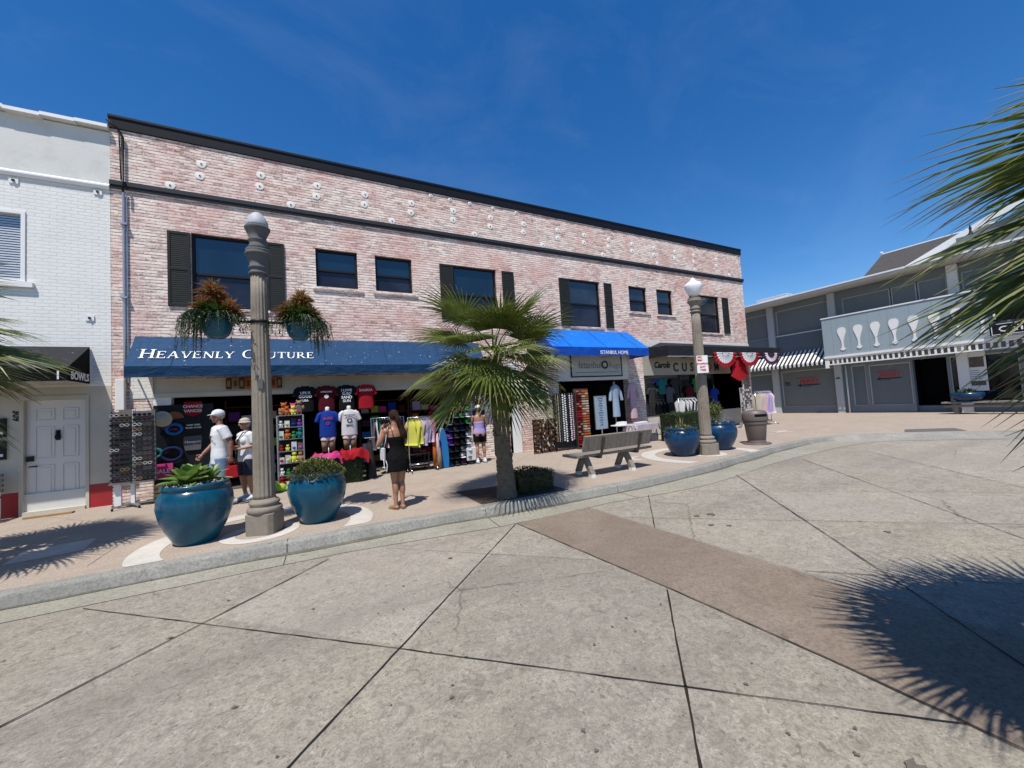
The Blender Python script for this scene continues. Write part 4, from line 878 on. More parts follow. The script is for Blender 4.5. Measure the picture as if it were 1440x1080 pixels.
db = thing('display_board', 'dark board with pale leaf pattern above the balcony sign', 'sign', (XB-0.1, -7.5, 4.2))
m_ = MB(); m_.box(XB-0.12, XB-0.04, -9.3, -6.25, 3.72, 5.4); m_.build('board', 'blackmatte', db)
K['yellow'] = M('yellow_paint', (0.30, 0.29, 0.06), 0.6, 0.2)
random.seed(3); m_ = MB()
for k in range(16): y = -6.5-rnd(0, 2.4); z = rnd(4.0, 5.0); m_.ext([(XB-0.1205, y, z), (XB-0.1205, y-0.16, z+0.05), (XB-0.1205, y-0.22, z+0.13), (XB-0.1205, y-0.05, z+0.09)], (-0.006, 0, 0))
m_.build('leaf_pattern', 'yellow', db)
m_ = MB(); m_.box(XB-0.14, XB-0.12, -6.33, -6.27, 3.8, 5.3); m_.build('frame', 'whitemetal', db)
vb = thing('roof_vent', 'white box on the flat roof of the grey building', 'roof vent', (G+1, 3.2, 6.8))
m_ = MB(); m_.box(G-0.2, G+1.2, 1.6, 3.3, 6.801, 7.16); m_.build('housing', 'white', vb, bevel=0.02); m_ = MB(); m_.box(G-0.23, G+1.23, 1.57, 3.33, 7.161, 7.19); m_.build('lid', 'white', vb)
# shingled house behind
sh = thing('shingle_house', 'house with steep grey shingle roof and white gable behind grey building', 'house', (G+8, -8, 0))
X1 = G+4.6
m_ = MB(); m_.box(X1+0.4, X1+9, -16, -0.6, 0, 8.0); m_.build('wall', 'white', sh)
ev = 7.2
m_ = MB(); m_.face((X1-0.3, 0.25, ev), (X1+1.8, -0.75, 9.50), (X1+1.8, -16, 9.50), (X1-0.3, -17, ev)); m_.face((X1-0.3, 0.25, ev), (X1+9, 0.25, ev), (X1+7.5, -0.75, 9.50), (X1+1.8, -0.75, 9.50)); m_.face((X1+1.8, -0.75, 9.50), (X1+7.5, -0.75, 9.50), (X1+7.5, -16, 9.50), (X1+1.8, -16, 9.50)); m_.face((X1-0.3, 0.25, ev), (X1-0.3, -17, ev), (X1+9, -17, ev), (X1+9, 0.25, ev))
m_.build('roof', 'shingle', sh)
m_ = MB(); m_.tube([(X1+1.8, -0.75, 9.52), (X1+1.8, -16, 9.52)], 0.05, 6); m_.ell((X1+1.8, -0.75, 9.62), 0.09, 8, 6); m_.build('ridge', 'soffit', sh)
m_ = MB(); XG = G+1.7
m_.bar((XG, -3.1, 7.25), (XG, -7.3, 9.2), 0.16, 0.30, (0, 0, 1)); m_.bar((XG, -7.3, 9.2), (XG, -11.5, 7.25), 0.16, 0.30, (0, 0, 1)); m_.build('gable_trim', 'white', sh)
m_ = MB(); m_.ext([(XG+0.1, -3.6, 6.8), (XG+0.1, -11.0, 6.8), (XG+0.1, -7.3, 9.0)], (3.2, 0, 0)); m_.build('gable', 'grey', sh)
m_ = MB(); m_.box(G-0.3, G+0.6, -8.2, -5.35, 6.9, 7.65); m_.build('dormer', 'screen', sh)
m_ = MB(); m_.lathe([(0.12, 0), (0.12, 0.05), (0.06, 0.12), (0.03, 0.25), (0.05, 0.3), (0.005, 0.5)], (G-0.1, -5.75, 7.65), 10); m_.build('finial', 'frame', sh)
# ------------------------------------------------------------------ lamp posts
def lamp(label, x, y, globe):
    t = thing('street_lamp', label, 'street lamp', (x, y, 0), 'fluted concrete street lamps')
    m_ = MB(); h = 0.19 if not globe else 0.225; c_ = 0.055; kr = 0.84 if not globe else 0.90; z1 = 0.29; P_ = [(h, -h+c_), (h, h-c_), (h-c_, h), (-h+c_, h), (-h, h-c_), (-h, -h+c_), (-h+c_, -h), (h-c_, -h)]
    rot = Matrix.Rotation(radians(-24), 2); P_ = [rot @ Vector(p) for p in P_]
    m_.ext([(p[0], p[1], -0.01) for p in P_], (0, 0, z1)); m_.build('plinth', 'stone', t, local=True, bevel=0.012)
    m_ = MB(); m_.lathe([(r*kr, z) for r, z in [(0.235, 0.281), (0.255, 0.30), (0.26, 0.325), (0.245, 0.355), (0.215, 0.365), (0.205, 0.38), (0.225, 0.40), (0.228, 0.42), (0.205, 0.445), (0.175, 0.45), (0.168, 0.47)]], n=32); m_.build('base_moulding', 'stone', t, local=True, smooth=True)
    m_ = MB(); fl = lambda a, z: 1-0.055*(1-abs(cos(a*8)))**1.0 if True else 1
    prof = [(0.165, 0.46), (0.160, 0.52)]+[(lerp(0.160, 0.118, (z-0.52)/3.13)+0.006*sin(pi*(z-0.52)/3.13), z) for z in [0.52+3.13*k/10 for k in range(1, 11)]]
    m_.lathe([(r*kr, z) for r, z in prof], n=96, rf=lambda a, z: 1-(0.16*max(0, abs(sin(a*8))-0.45) if z > 0.5 else 0)); m_.build('shaft', 'stone', t, local=True, smooth=True)
    m_ = MB(); m_.lathe([(r*(kr+0.04), z) for r, z in [(0.118, 3.651), (0.135, 3.66), (0.14, 3.68), (0.118, 3.70), (0.116, 3.73), (0.138, 3.745), (0.14, 3.765), (0.120, 3.785), (0.125, 3.84), (0.155, 3.90), (0.165, 3.93), (0.185, 3.94), (0.187, 3.965), (0.165, 3.985), (0.175, 4.00), (0.172, 4.02), (0.13, 4.03)]], n=32); m_.build('capital', 'stone' if globe else 'stonegrey', t, local=True, smooth=True)
    m_ = MB()
    if not globe:
        m_.lathe([(0.12, 4.031), (0.13, 4.05), (0.105, 4.09), (0.10, 4.13), (0.115, 4.15), (0.12, 4.17), (0.105, 4.19), (0.125, 4.25), (0.15, 4.31), (0.163, 4.335), (0.163, 4.35), (0.14, 4.352)], n=24); m_.build('globe_holder', 'stonegrey', t, local=True, smooth=True)
        m_ = MB(); m_.lathe([(0.138, 4.353), (0.14, 4.40), (0.130, 4.46), (0.10, 4.52), (0.06, 4.565), (0.03, 4.585), (0.001, 4.588)], n=28); m_.build('globe', 'acorn', t, local=True, smooth=True)
    else:
        m_.lathe([(0.12, 4.031), (0.14, 4.05), (0.115, 4.07), (0.12, 4.09)], n=24); m_.build('globe_holder', 'stonegrey', t, local=True, smooth=True)
        m_ = MB(); m_.lathe([(0.115, 4.091), (0.155, 4.17), (0.195, 4.26), (0.215, 4.34), (0.212, 4.385), (0.185, 4.42), (0.14, 4.45), (0.08, 4.49), (0.05, 4.53), (0.03, 4.56), (0.001, 4.585)], n=28); m_.build('globe', 'globe', t, local=True, smooth=True)
    m_ = MB(); m_.box(-0.045, 0.045, -0.175, -0.12, 0.98, 1.12) if False else m_.box(-0.03, 0.03, -0.135, -0.105, 2.0, 2.13); m_.build('access_plate', 'stonegrey', t, local=True)
    return t
l1 = lamp('fluted lamp with grey acorn top and two hanging flower pots', 3.03, -4.42, False)
m_ = MB(); m_.tube([(-0.62, 0, 2.965), (0.62, 0, 2.965)], 0.018, 8); m_.lathe([(0.108, 2.94), (0.122, 2.945), (0.122, 2.985), (0.108, 2.99)], n=24)
for s in (-1, 1):
    m_.tube([(s*0.50+0.19*cos(a*pi/8), 0.19*sin(a*pi/8), 2.965) for a in range(17)], 0.010, 6)
m_.build('basket_arm', 'frame', l1, local=True, smooth=True)
l2 = lamp('fluted lamp with white glass globe and no stopping sign', 12.58, -4.38, True)
sg = thing('parking_sign', 'white no stopping any time sign strapped to the globe lamp', 'sign', (12.55, -4.56, 2.1))
m_ = MB(); rt = Vector((0.887, -0.462, 0)); dn = Vector((-0.46, -0.887, 0)); o_ = Vector((12.42, -4.545, 2.28))+dn*0.05
def sq(m_, o_, a0, a1, z0, z1, d0, d1):
    m_.ext([o_+rt*a0+Vector((0, 0, z0))+dn*d0, o_+rt*a1+Vector((0, 0, z0))+dn*d0, o_+rt*a1+Vector((0, 0, z1))+dn*d0, o_+rt*a0+Vector((0, 0, z1))+dn*d0], dn*(d1-d0))
sq(m_, o_, -0.14, 0.14, -0.22, 0.22, 0, 0.008); m_.build('panel', 'white', sg)
K['signred'] = M('sign_red', (0.45, 0.012, 0.012), 0.5, 0.1)
m_ = MB(); sq(m_, o_, -0.12, -0.01, 0.08, 0.20, 0.008, 0.010); m_.build('symbol', 'signred', sg)
TB = (rt, Vector((0, 0, 1)))
text('NO', 0.09, 'white', sg, o_+rt*-0.115+Vector((0, 0, 0.11))+dn*0.0102, TB, bold=0.002)
for (s_, z, sz) in (('STOPPING', -0.01, 0.062), ('ANY', -0.09, 0.072), ('TIME', -0.17, 0.072)):
    text(s_, sz, 'signred', sg, o_+rt*0.0+Vector((0, 0, z))+dn*0.0085, TB, align='CENTER', bold=0.0015)
sg2 = tag(MB().add([], []).build('x', 'white'), None) if False else None

# ------------------------------------------------------------------ planters and plants
def leaf(m_, base, d, L_, wid, droop=0.3, thick=0.0, n=4, fold=0.25, side=None):
    """one curved, folded leaf blade"""
    d = Vector(d).normalized(); s = (side or d.cross(Vector((0, 0, 1))))
    if s.length < 0.05: s = Vector((1, 0, 0))
    s.normalize(); u = s.cross(d); p = Vector(base); rows = []
    for i in range(n+1):
        t = i/n; wdt = wid*(sin(pi*min(1, t*0.92+0.08))**0.8 if t < 1 else 0.02)*0.5
        rows.append((p-s*wdt+u*wdt*fold, p+Vector((0, 0, 0)), p+s*wdt+u*wdt*fold))
        dd = (d+Vector((0, 0, -droop*t*1.2))).normalized(); p = p+dd*(L_/n)
    for a, b in zip(rows, rows[1:]):
        m_.face(a[0], a[1], b[1], b[0]); m_.face(a[1], a[2], b[2], b[1])
def pot(label, x, y, R_, H_, mat, group='glazed blue pots beside the street lamps'):
    t = thing('planter_pot', label, 'planter', (x, y, 0), group)
    m_ = MB(); pr = [(0.0, 0.0), (0.52, 0.0), (0.545, 0.01), (0.62, 0.08), (0.80, 0.26), (0.94, 0.46), (1.0, 0.63), (0.985, 0.76), (0.92, 0.86), (0.865, 0.895), (0.85, 0.905), (0.875, 0.92), (0.89, 0.95), (0.89, 0.98), (0.87, 1.0), (0.82, 1.0), (0.80, 0.97), (0.79, 0.90), (0.01, 0.90)]
    m_.lathe([(r*R_, z*H_) for r, z in pr], n=48, cap=False); m_.build('pot', mat, t, local=True, smooth=True)
    m_ = MB(); n = 24
    vs_ = [(0, 0, H_*0.955)]+[(r*R_*cos(a*2*pi/n), r*R_*sin(a*2*pi/n), H_*z+rnd(-0.012, 0.012)) for r, z in ((0.4, 0.95), (0.785, 0.93)) for a in range(n)]
    fs = [(0, 1+i, 1+(i+1) % n) for i in range(n)]+[(1+i, 1+n+i, 1+n+(i+1) % n, 1+(i+1) % n) for i in range(n)]
    m_.add(vs_, fs); m_.build('soil', 'soil', t, local=True)
    return t
p1 = pot('largest glazed blue pot with broad green succulent at left', 2.24, -4.28, 0.415, 0.78, 'potblue')
p2 = pot('glazed blue pot with low mound of yellow green sedum', 3.70, -4.30, 0.40, 0.74, 'potblue')
p3 = pot('deep blue pot with sparse flowers left of the globe lamp', 12.0, -4.12, 0.43, 0.72, 'potnavy')
p4 = pot('deep blue pot with leafy green shrub right of the globe lamp', 13.48, -4.13, 0.44, 0.74, 'potnavy')
def rosette_plant(label, x, y, z, n, L_, W_, seed, mat='agave'):
    random.seed(seed); t = thing('succulent_plant', label, 'plant', (x, y, z))
    m_ = MB()
    for i in range(n):
        a = i*2.4; k = i/n; el = lerp(1.35, 0.12, k**0.8); ll = L_*lerp(0.55, 1.0, k)*rnd(0.85, 1.15)
        leaf(m_, (0.03*cos(a), 0.03*sin(a), 0.02+0.1*(1-k)), (cos(a)*cos(el), sin(a)*cos(el), sin(el)), ll, W_*rnd(0.85, 1.15), droop=0.25, n=6, fold=0.35)
    m_.build('leaves', mat, t, local=True, smooth=True); return t
rosette_plant('broad leaved green succulent filling the largest blue pot', 2.16, -4.26, 0.73, 24, 0.36, 0.16, 3)
r2 = rosette_plant('small green succulent at back of the largest blue pot', 2.36, -4.12, 0.73, 14, 0.26, 0.10, 4)
random.seed(5); peb = thing('ground_cover', 'small pebbly grey groundcover at edge of the largest blue pot', 'plant', (2.24, -4.28, 0.74)); m_ = MB()
for i in range(260):
    a = rnd(0, 2*pi); r = sqrt(rnd(0.15, 1))*0.31; m_.ell((r*cos(a), r*sin(a), rnd(-0.01, 0.045)), rnd(0.008, 0.018), 5, 4)
m_.build('rosettes', 'pebble', peb, local=True)
def mound(label, name, x, y, z, R_, H_, n, L_, W_, mats, seed, cat='plant', up=0.6, flowers=None, group=None):
    random.seed(seed); t = thing(name, label, cat, (x, y, z), group); m_ = MB()
    for i in range(n):
        a = rnd(0, 2*pi); q = sqrt(rnd(0, 1)); r = q*R_; hz = H_*(1-q*q)*rnd(0.75, 1.0)
        d = Vector((cos(a)*q+rnd(-.5, .5), sin(a)*q+rnd(-.5, .5), up+rnd(-.3, .4))); m_.mi = random.randrange(len(mats))
        leaf(m_, (r*cos(a), r*sin(a), hz-L_*0.2), d, L_*rnd(0.7, 1.2), W_, 0.2, n=2)
    m_.build('leaves', mats, t, local=True)
    if flowers:
        m_ = MB()
        for i in range(flowers[1]):
            a = rnd(0, 2*pi); r = rnd(0.3, 1.05)*R_; c_ = Vector((r*cos(a), r*sin(a), rnd(0.02, flowers[2])))
            for k in range(5): leaf(m_, c_, (cos(k*1.256), sin(k*1.256), 0.4), 0.02, 0.018, 0.2, n=1)
        m_.build('flowers', flowers[0], t, local=True)
    return t
mound('dense yellow green sedum mound in the second blue pot', 'sedum_plant', 3.70, -4.30, 0.68, 0.39, 0.26, 2300, 0.042, 0.024, ['sedum', 'hedge'], 6)
K['petalw'] = M('petal_white', (0.7, 0.68, 0.68), 0.7); K['petalp'] = M('petal_pink', (0.5, 0.08, 0.14), 0.7)
mound('low flowering plant in the pot left of the globe lamp', 'flowering_plant', 12.0, -4.12, 0.62, 0.42, 0.14, 420, 0.075, 0.024, ['sedum', 'fern', 'hedge'], 8, flowers=('petalp', 26, 0.2))
m_ = MB(); 
for k in range(14): leaf(m_, (rnd(-.03, .03), rnd(-.03, .03), 0), (rnd(-.35, .35), rnd(-.35, .35), 1), rnd(0.15, 0.36), 0.018, 0.1, n=3)
t_ = thing('grass_plant', 'upright pale grass tuft in the pot left of globe lamp', 'plant', (11.98, -4.14, 0.66)); m_.build('leaves', 'sedum', t_, local=True)
def shrub(label, name, x, y, z, R_, zc, H_, n, mats, seed, lw=0.03, ll=0.06, cat='shrub', flowers=None):
    random.seed(seed); t = thing(name, label, cat, (x, y, z)); m_ = MB()
    lobes = [(Vector((rnd(-.5, .5)*R_, rnd(-.5, .5)*R_, zc+rnd(-.4, .4)*H_)), rnd(0.4, 0.65)) for _ in range(9)]
    for i in range(n):
        c_, q = random.choice(lobes); d = Vector((rnd(-1, 1), rnd(-1, 1), rnd(-1, 1))); d = d.normalized()*rnd(0.3, 1)**0.5
        p = c_+Vector((d.x*R_*q, d.y*R_*q, d.z*H_*q)); m_.mi = random.randrange(len(mats))
        leaf(m_, p, d+Vector((0, 0, 0.5)), ll*rnd(0.6, 1.2), lw, 0.2, n=2)
    m_.build('leaves', mats, t, local=True)
    m_ = MB()
    for k in range(7): m_.tube([(0, 0, -0.05), (rnd(-.3, .3)*R_, rnd(-.3, .3)*R_, zc*0.5), (rnd(-.6, .6)*R_, rnd(-.6, .6)*R_, zc+0.2*H_)], [0.012, 0.008, 0.004], 5)
    m_.build('stems', 'bark', t, local=True)
    if flowers:
        m_ = MB()
        for i in range(flowers[1]):
            a = rnd(0, 2*pi); r = rnd(0.5, 1.1)*R_; c_ = Vector((r*cos(a), r*sin(a), rnd(*flowers[2])))
            for k in range(5): leaf(m_, c_, (cos(k*1.256), sin(k*1.256), 0.4), 0.03, 0.026, 0.2, n=1)
        m_.build('flowers', flowers[0], t, local=True)
    return t
shrub('rounded leafy shrub in the pot right of the globe lamp', 'potted_shrub', 13.40, -4.10, 0.66, 0.40, 0.33, 0.42, 1500, ['hedge', 'sedum'], 11, flowers=('petalw', 60, (0.0, 0.25)))

# hanging flower pots on the left lamp
def basket(label, plab, tlab, s, seed, dense):
    x, y, z = 3.03+s*0.50, -4.42, 2.72
    t = thing('hanging_pot', label, 'hanging pot', (x, y, z), 'hanging pots on the lamp arms')
    m_ = MB(); m_.lathe([(0.001, 0), (0.09, 0.004), (0.14, 0.05), (0.172, 0.13), (0.185, 0.21), (0.19, 0.25), (0.215, 0.255), (0.218, 0.285), (0.205, 0.29), (0.19, 0.27), (0.01, 0.26)], n=32, cap=False); m_.build('pot', 'potblue', t, local=True, smooth=True)
    random.seed(seed)
    p = thing('bromeliad_plant', plab, 'plant', (x, y, z+0.27)); m_ = MB()
    cl = [(-0.05, 0.02, 0.36, 0.9), (-0.13, -0.06, 0.14, 0.8), (0.17, -0.06, 0.10, 0.85), (0.02, 0.1, 0.2, 0.8)] if not dense else [(0, 0, 0.18, 1.0), (0.15, -0.05, 0.08, .85), (-0.15, -0.04, 0.10, .85), (0.0, 0.1, 0.22, .9), (0.03, -0.02, 0.32, 0.75)]
    for cx, cy, cz, sc in cl:
        for i in range(210 if not dense else 250):
            a = rnd(0, 2*pi); el = rnd(-0.15, 1.5); d = (cos(a)*cos(el), sin(a)*cos(el), sin(el)); m_.mi = 0 if rnd(0, 1) < (0.6 if not dense else 0.35) else 1
            k = rnd(0.0, 0.05); leaf(m_, (cx+d[0]*k, cy+d[1]*k, cz+d[2]*k-0.03+rnd(-.04, .04)), d, rnd(0.15, 0.26)*sc, 0.027, 0.8, n=3, fold=0.5)
    m_.mi = 2
    for i in range(620):
        a = rnd(0, 2*pi); el = rnd(-0.6, 1.2); leaf(m_, (0.12*cos(a), 0.12*sin(a), rnd(0, 0.1)), (cos(a)*cos(el), sin(a)*cos(el), sin(el)), rnd(0.12, 0.24), 0.026, 0.6, n=3)
    m_.build('leaves', ['brom', 'bromdark', 'hedge'], p, local=True)
    f = thing('trailing_plant', tlab, 'plant', (x, y, z+0.26)); m_ = MB()
    for k in range(100):
        a = rnd(0, 2*pi) if k % 2 else (pi+rnd(-1.1, 1.1) if s < 0 else rnd(-1.1, 1.1)); L_ = rnd(0.18, 0.52) if not (k % 2) else rnd(0.08, 0.28)
        p0 = Vector((0.17*cos(a), 0.17*sin(a), 0.02)); out = rnd(0.05, 0.26); pts = [p0, p0+Vector((cos(a)*out*0.6, sin(a)*out*0.6, 0.05)), p0+Vector((cos(a)*out, sin(a)*out, -0.05)), p0+Vector((cos(a)*out*1.15, sin(a)*out*1.15, -L_))]
        m_.tube(pts, 0.003, 3)
        for q in range(int(16+L_*45)):
            tt = rnd(0.1, 3)*0.999; i = int(tt); b = pts[i].lerp(pts[i+1], tt-i); leaf(m_, b, (rnd(-1, 1), rnd(-1, 1), rnd(-1, .4)), rnd(0.025, 0.055), 0.016, 0.3, n=2)
    m_.build('leaves', 'fern', f, local=True)
basket('blue hanging pot on the left arm of the flower lamp', 'spiky rust red plant in two tiers in left hanging pot', 'green trailing plant spilling from the left hanging pot', -1, 21, False)
basket('blue hanging pot on the right arm of the flower lamp', 'dense rusty orange plant dome in right hanging pot', 'green trailing plant spilling from the right hanging pot', 1, 22, True)

# hedges
def box_hedge(label, name, x0, x1, y0, y1, z0, z1, n, mats, core, seed, lw=0.03, ll=0.045, cat='hedge'):
    random.seed(seed); cx, cy = (x0+x1)/2, (y0+y1)/2; t = thing(name, label, cat, (cx, cy, 0))
    m_ = MB(); e = 0.05; nx, ny = 10, 6; m_.box(x0+e, x1-e, y0+e, y1-e, max(0.0, z0), z1-e); m_.build('branches', core, t)
    m_ = MB(); A = [(x1-x0)*(y1-y0), (x1-x0)*(z1-z0), (y1-y0)*(z1-z0)]; A = [A[0], A[1], A[1], A[2], A[2]]
    nrm = [(0, 0, 1), (0, -1, 0), (0, 1, 0), (-1, 0, 0), (1, 0, 0)]
    for i in range(n):
        k = random.choices(range(5), A)[0]; N = Vector(nrm[k]); p = Vector((rnd(x0, x1), rnd(y0, y1), rnd(z0, z1))); inn = rnd(-0.015, 0.06)
        if k == 0: p.z = z1
        elif k == 1: p.y = y0
        elif k == 2: p.y = y1
        elif k == 3: p.x = x0
        else: p.x = x1
        # soften the corners and let the surface roll
        q = Vector(((p.x-cx)/((x1-x0)/2), (p.y-cy)/((y1-y0)/2), (p.z-z0)/(z1-z0))); rd = max(0, abs(q.x)+abs(q.y)-1.6)*0.12+max(0, q.z-0.8)*max(abs(q.x), abs(q.y))*0.12
        bmp = 0.035*sin(p.x*7+p.z*5)*sin(p.y*6+1.3*p.z)
        p = p-N*(inn+rd+bmp); m_.mi = random.randrange(len(mats))
        leaf(m_, p, N+Vector((rnd(-1, 1), rnd(-1, 1), rnd(-.6, 1))), ll*rnd(0.6, 1.2), lw, 0.2, n=2)
    m_.build('leaves', mats, t); return t
box_hedge('clipped green box hedge before the candy shop window', 'hedge', 14.15, 15.9, -2.25, -1.45, 0.0, 0.93, 5200, ['hedge', 'hedge', 'bush'], 'bush', 31, 0.026, 0.04)
box_hedge('low dark clipped bush beside the palm trunk', 'bush', 6.72, 7.52, -5.03, -4.42, 0.0, 0.36, 4200, ['bush', 'bush', 'hedge'], 'bush', 32, 0.018, 0.03, 'bush')
box_hedge('dark leafy bush under the pink and red towels', 'bush', 3.75, 4.70, -1.35, -0.85, 0.0, 0.62, 2600, ['bush', 'hedge'], 'bush', 33, 0.026, 0.04, 'bush')
# soil bed of the palm
m_ = MB(); m_.face((6.02, -5.13, 0.006), (7.62, -5.22, 0.006), (7.62, -4.15, 0.006), (5.98, -3.95, 0.006)); struct(m_.build('tree_bed', 'soil'))

# ------------------------------------------------------------------ palms
def palm(label, x, y, base_h, lean, crown_z, nf, seed, scale=1.0, el0=82, el1=-58, trunk_r=0.17, skip=None, extra=None):
    random.seed(seed); t = thing('palm_tree', label, 'palm tree', (x, y, 0), 'fan palms along the kerb')
    top = Vector((lean[0], lean[1], crown_z)); m_ = MB()
    n = 28; rows = 90; vs_ = []; fs = []
    for j in range(rows+1):
        q = j/rows; z = q*(crown_z-0.05); c_ = Vector((lean[0]*q**1.4, lean[1]*q**1.4, z)); r = trunk_r*(1.0+0.35*math.exp(-q*9)-0.08*q)
        for i in range(n):
            a = 2*pi*i/n; tw = (i+j*0.5) % 4; k = 1+0.05*(1 if (int(i/2)+int(j/4)) % 2 else -0.4)+rnd(-0.05, 0.05)+0.05*((j % 4)/4)
            vs_.append(c_+Vector((r*k*cos(a), r*k*sin(a), 0)))
    for j in range(rows):
        for i in range(n): fs.append((j*n+i, j*n+(i+1) % n, (j+1)*n+(i+1) % n, (j+1)*n+i))
    m_.add(vs_, fs)
    for k in range(120):                     # cut leaf bases and loose fibres
        a = rnd(0, 2*pi); q = rnd(0.0, 1)**0.6; c_ = Vector((lean[0]*q**1.4, lean[1]*q**1.4, q*(crown_z-0.1))); d = Vector((cos(a), sin(a), 0))
        b = c_+d*trunk_r*0.9; m_.bar(b, b+d*0.04+Vector((0, 0, rnd(0.05, 0.11))), 0.035, 0.010)
    m_.build('trunk', 'bark', t, local=True)
    cr_ = MB()
    fronds = []
    for i in range(nf):
        k = (i+0.5)/nf; el = radians(lerp(el0, el1, k**0.85)+rnd(-7, 7)); a = i*2.39996+rnd(-.2, .2); fronds.append((a, el, rnd(0.80, 1.14)))
    fronds += extra or []
    for (a, el, sz) in fronds:
        if skip and skip(a, el): continue
        d = Vector((cos(a)*cos(el), sin(a)*cos(el), sin(el))); s = d.cross(Vector((0, 0, 1)))
        if s.length < 0.1: s = Vector((-sin(a), cos(a), 0))
        s.normalize(); Lp = (0.62 if el > -0.2 else 0.5)*scale*sz*rnd(0.9, 1.1)
        p0 = top+Vector((0, 0, -0.14+0.16*sin(el)+rnd(-0.09, 0.09)))+d*0.08; sagp = 0.10*cos(el)
        pts = [p0, p0+d*Lp*0.5+Vector((0, 0, 0.02)), p0+d*Lp+Vector((0, 0, -sagp*scale))]
        cr_.mi = 2; cr_.tube(pts, [0.022*scale, 0.014*scale, 0.010*scale], 5, flat=0.5)
        h = pts[-1]; d2 = (pts[2]-pts[1]).normalized(); u = s.cross(d2).normalized()
        if u.z < 0 and el > -0.5: u = -u
        tw = rnd(-0.35, 0.35); s2 = s*cos(tw)+u*sin(tw); u2 = u*cos(tw)-s*sin(tw)
        nl = 40; span = radians(112)
        for j in range(nl):
            th = lerp(-span, span, (j+0.5)/nl)+rnd(-0.012, 0.012); e = abs(th)/span
            L_ = (0.98-0.42*e**1.6)*scale*sz*rnd(0.93, 1.05)*0.96
            ld = (d2*cos(th)+s2*sin(th)).normalized(); ls = (-d2*sin(th)+s2*cos(th)).normalized()
            # shallow cup: side leaflets rise or fall
            ld = (ld+u2*(0.16*e)).normalized()
            dr = rnd(0.14, 0.5)*(0.6+0.5*cos(el))
            ts = [0, 0.18, 0.42, 0.62, 0.8, 1.0]; wfull = 2*span/nl
            p = h; prev_t = 0; rows_ = []
            for q in ts:
                dd = (ld+Vector((0, 0, -dr*max(0, q-0.42)**1.25*2.6))).normalized(); p = p+dd*(q-prev_t)*L_; prev_t = q
                half_w = wfull*L_*q*0.5 if q <= 0.42 else wfull*L_*0.42*0.5*(1-((q-0.42)/0.58)**1.15)
                half_w = max(half_w, 0.0008); rows_.append((p-ls*half_w, p+u2*half_w*0.75, p+ls*half_w))
            for i2 in range(len(rows_)-1):
                A, B = rows_[i2], rows_[i2+1]; cr_.mi = 1 if (i2 == len(rows_)-2 and rnd(0, 1) < 0.6) else 0
                cr_.face(A[0], A[1], B[1], B[0]); cr_.face(A[1], A[2], B[2], B[1])
            if rnd(0, 1) < 0.10:              # stray fibre
                cr_.mi = 1; q = rows_[2][1]; leaf(cr_, q, ld+Vector((rnd(-.5, .5), rnd(-.5, .5), -0.6)), 0.22*scale, 0.003, 0.9, n=3)
    # a few dry hanging leaf stalks under the crown
    cr_.mi = 2
    for k in range(12):
        a = rnd(0, 2*pi); b = top+Vector((cos(a)*0.12, sin(a)*0.12, -0.2)); cr_.tube([b, b+Vector((cos(a)*0.12, sin(a)*0.12, -0.12)), b+Vector((cos(a)*0.16, sin(a)*0.16, -0.34))], [0.02, 0.012, 0.006], 4, flat=0.4)
    cr_.build('crown', ['palm', 'palmtip', 'petiole'], t, local=True)
    return t
palm('full fan palm growing by the kerb in middle of the pavement', 6.57, -4.93, 0, (-0.10, 0.0), 2.46, 32, 47, 0.98, el0=64, el1=-34, trunk_r=0.130, extra=[(radians(a_), radians(e_), 0.95) for a_, e_ in ((-112, 22), (-60, 10), (-85, 42), (-140, 4), (-95, -14))])
palm('fan palm at right edge with fronds over the road', 7.04, -11.58, 0, (0, 0), 2.36, 48, 45, 0.98, el0=54, el1=-50, extra=[(radians(a_), radians(e_), 1.05) for a_, e_ in ((125, 20), (140, 8), (112, 4), (128, -10), (100, 14), (108, -18), (118, 30), (134, -2))])
palm('fan palm at left edge before the white building', -0.78, -4.1, 0, (0, 0), 2.72, 50, 43, 1.06, el0=62, el1=-42)

# ------------------------------------------------------------------ bench and bin
bn = thing('bench', 'grey wooden slatted bench facing the shops between palm and pots', 'bench', (9.3, -4.55, 0))
x0, x1 = 8.25, 10.35
random.seed(50); m_ = MB(); n = 16; wv = (x1-x0)/n
for k in range(n):                            # seat: short boards across
    z = 0.41+rnd(-.002, .002); m_.box(x0+k*wv+0.004, x0+(k+1)*wv-0.004, -4.66, -4.20, z, z+0.05)
m_.build('seat', 'wood', bn, bevel=0.004)
m_ = MB()
for k in range(15):
    a = 8.38+k*(1.84/15); m_.ext([(a+0.004, -4.74, 0.53), (a+1.84/15-0.004, -4.74, 0.53), (a+1.84/15-0.004, -4.83, 0.84), (a+0.004, -4.83, 0.84)], (0, 0.045, 0.012))
m_.build('backrest', 'wood', bn, bevel=0.004)
for x in (8.85, 9.87):
    m_ = MB(); m_.ext([(x-0.03, -4.60, 0.36), (x-0.03, -4.70, 0.36), (x-0.03, -4.86, 0.80), (x-0.03, -4.83, 0.82), (x-0.03, -4.75, 0.53), (x-0.03, -4.69, 0.41), (x-0.03, -4.60, 0.41)][::-1], (0.06, 0, 0)); m_.box(x-0.03, x+0.03, -4.60, -4.25, 0.36, 0.408); m_.build('bracket', 'brownmetal', bn)
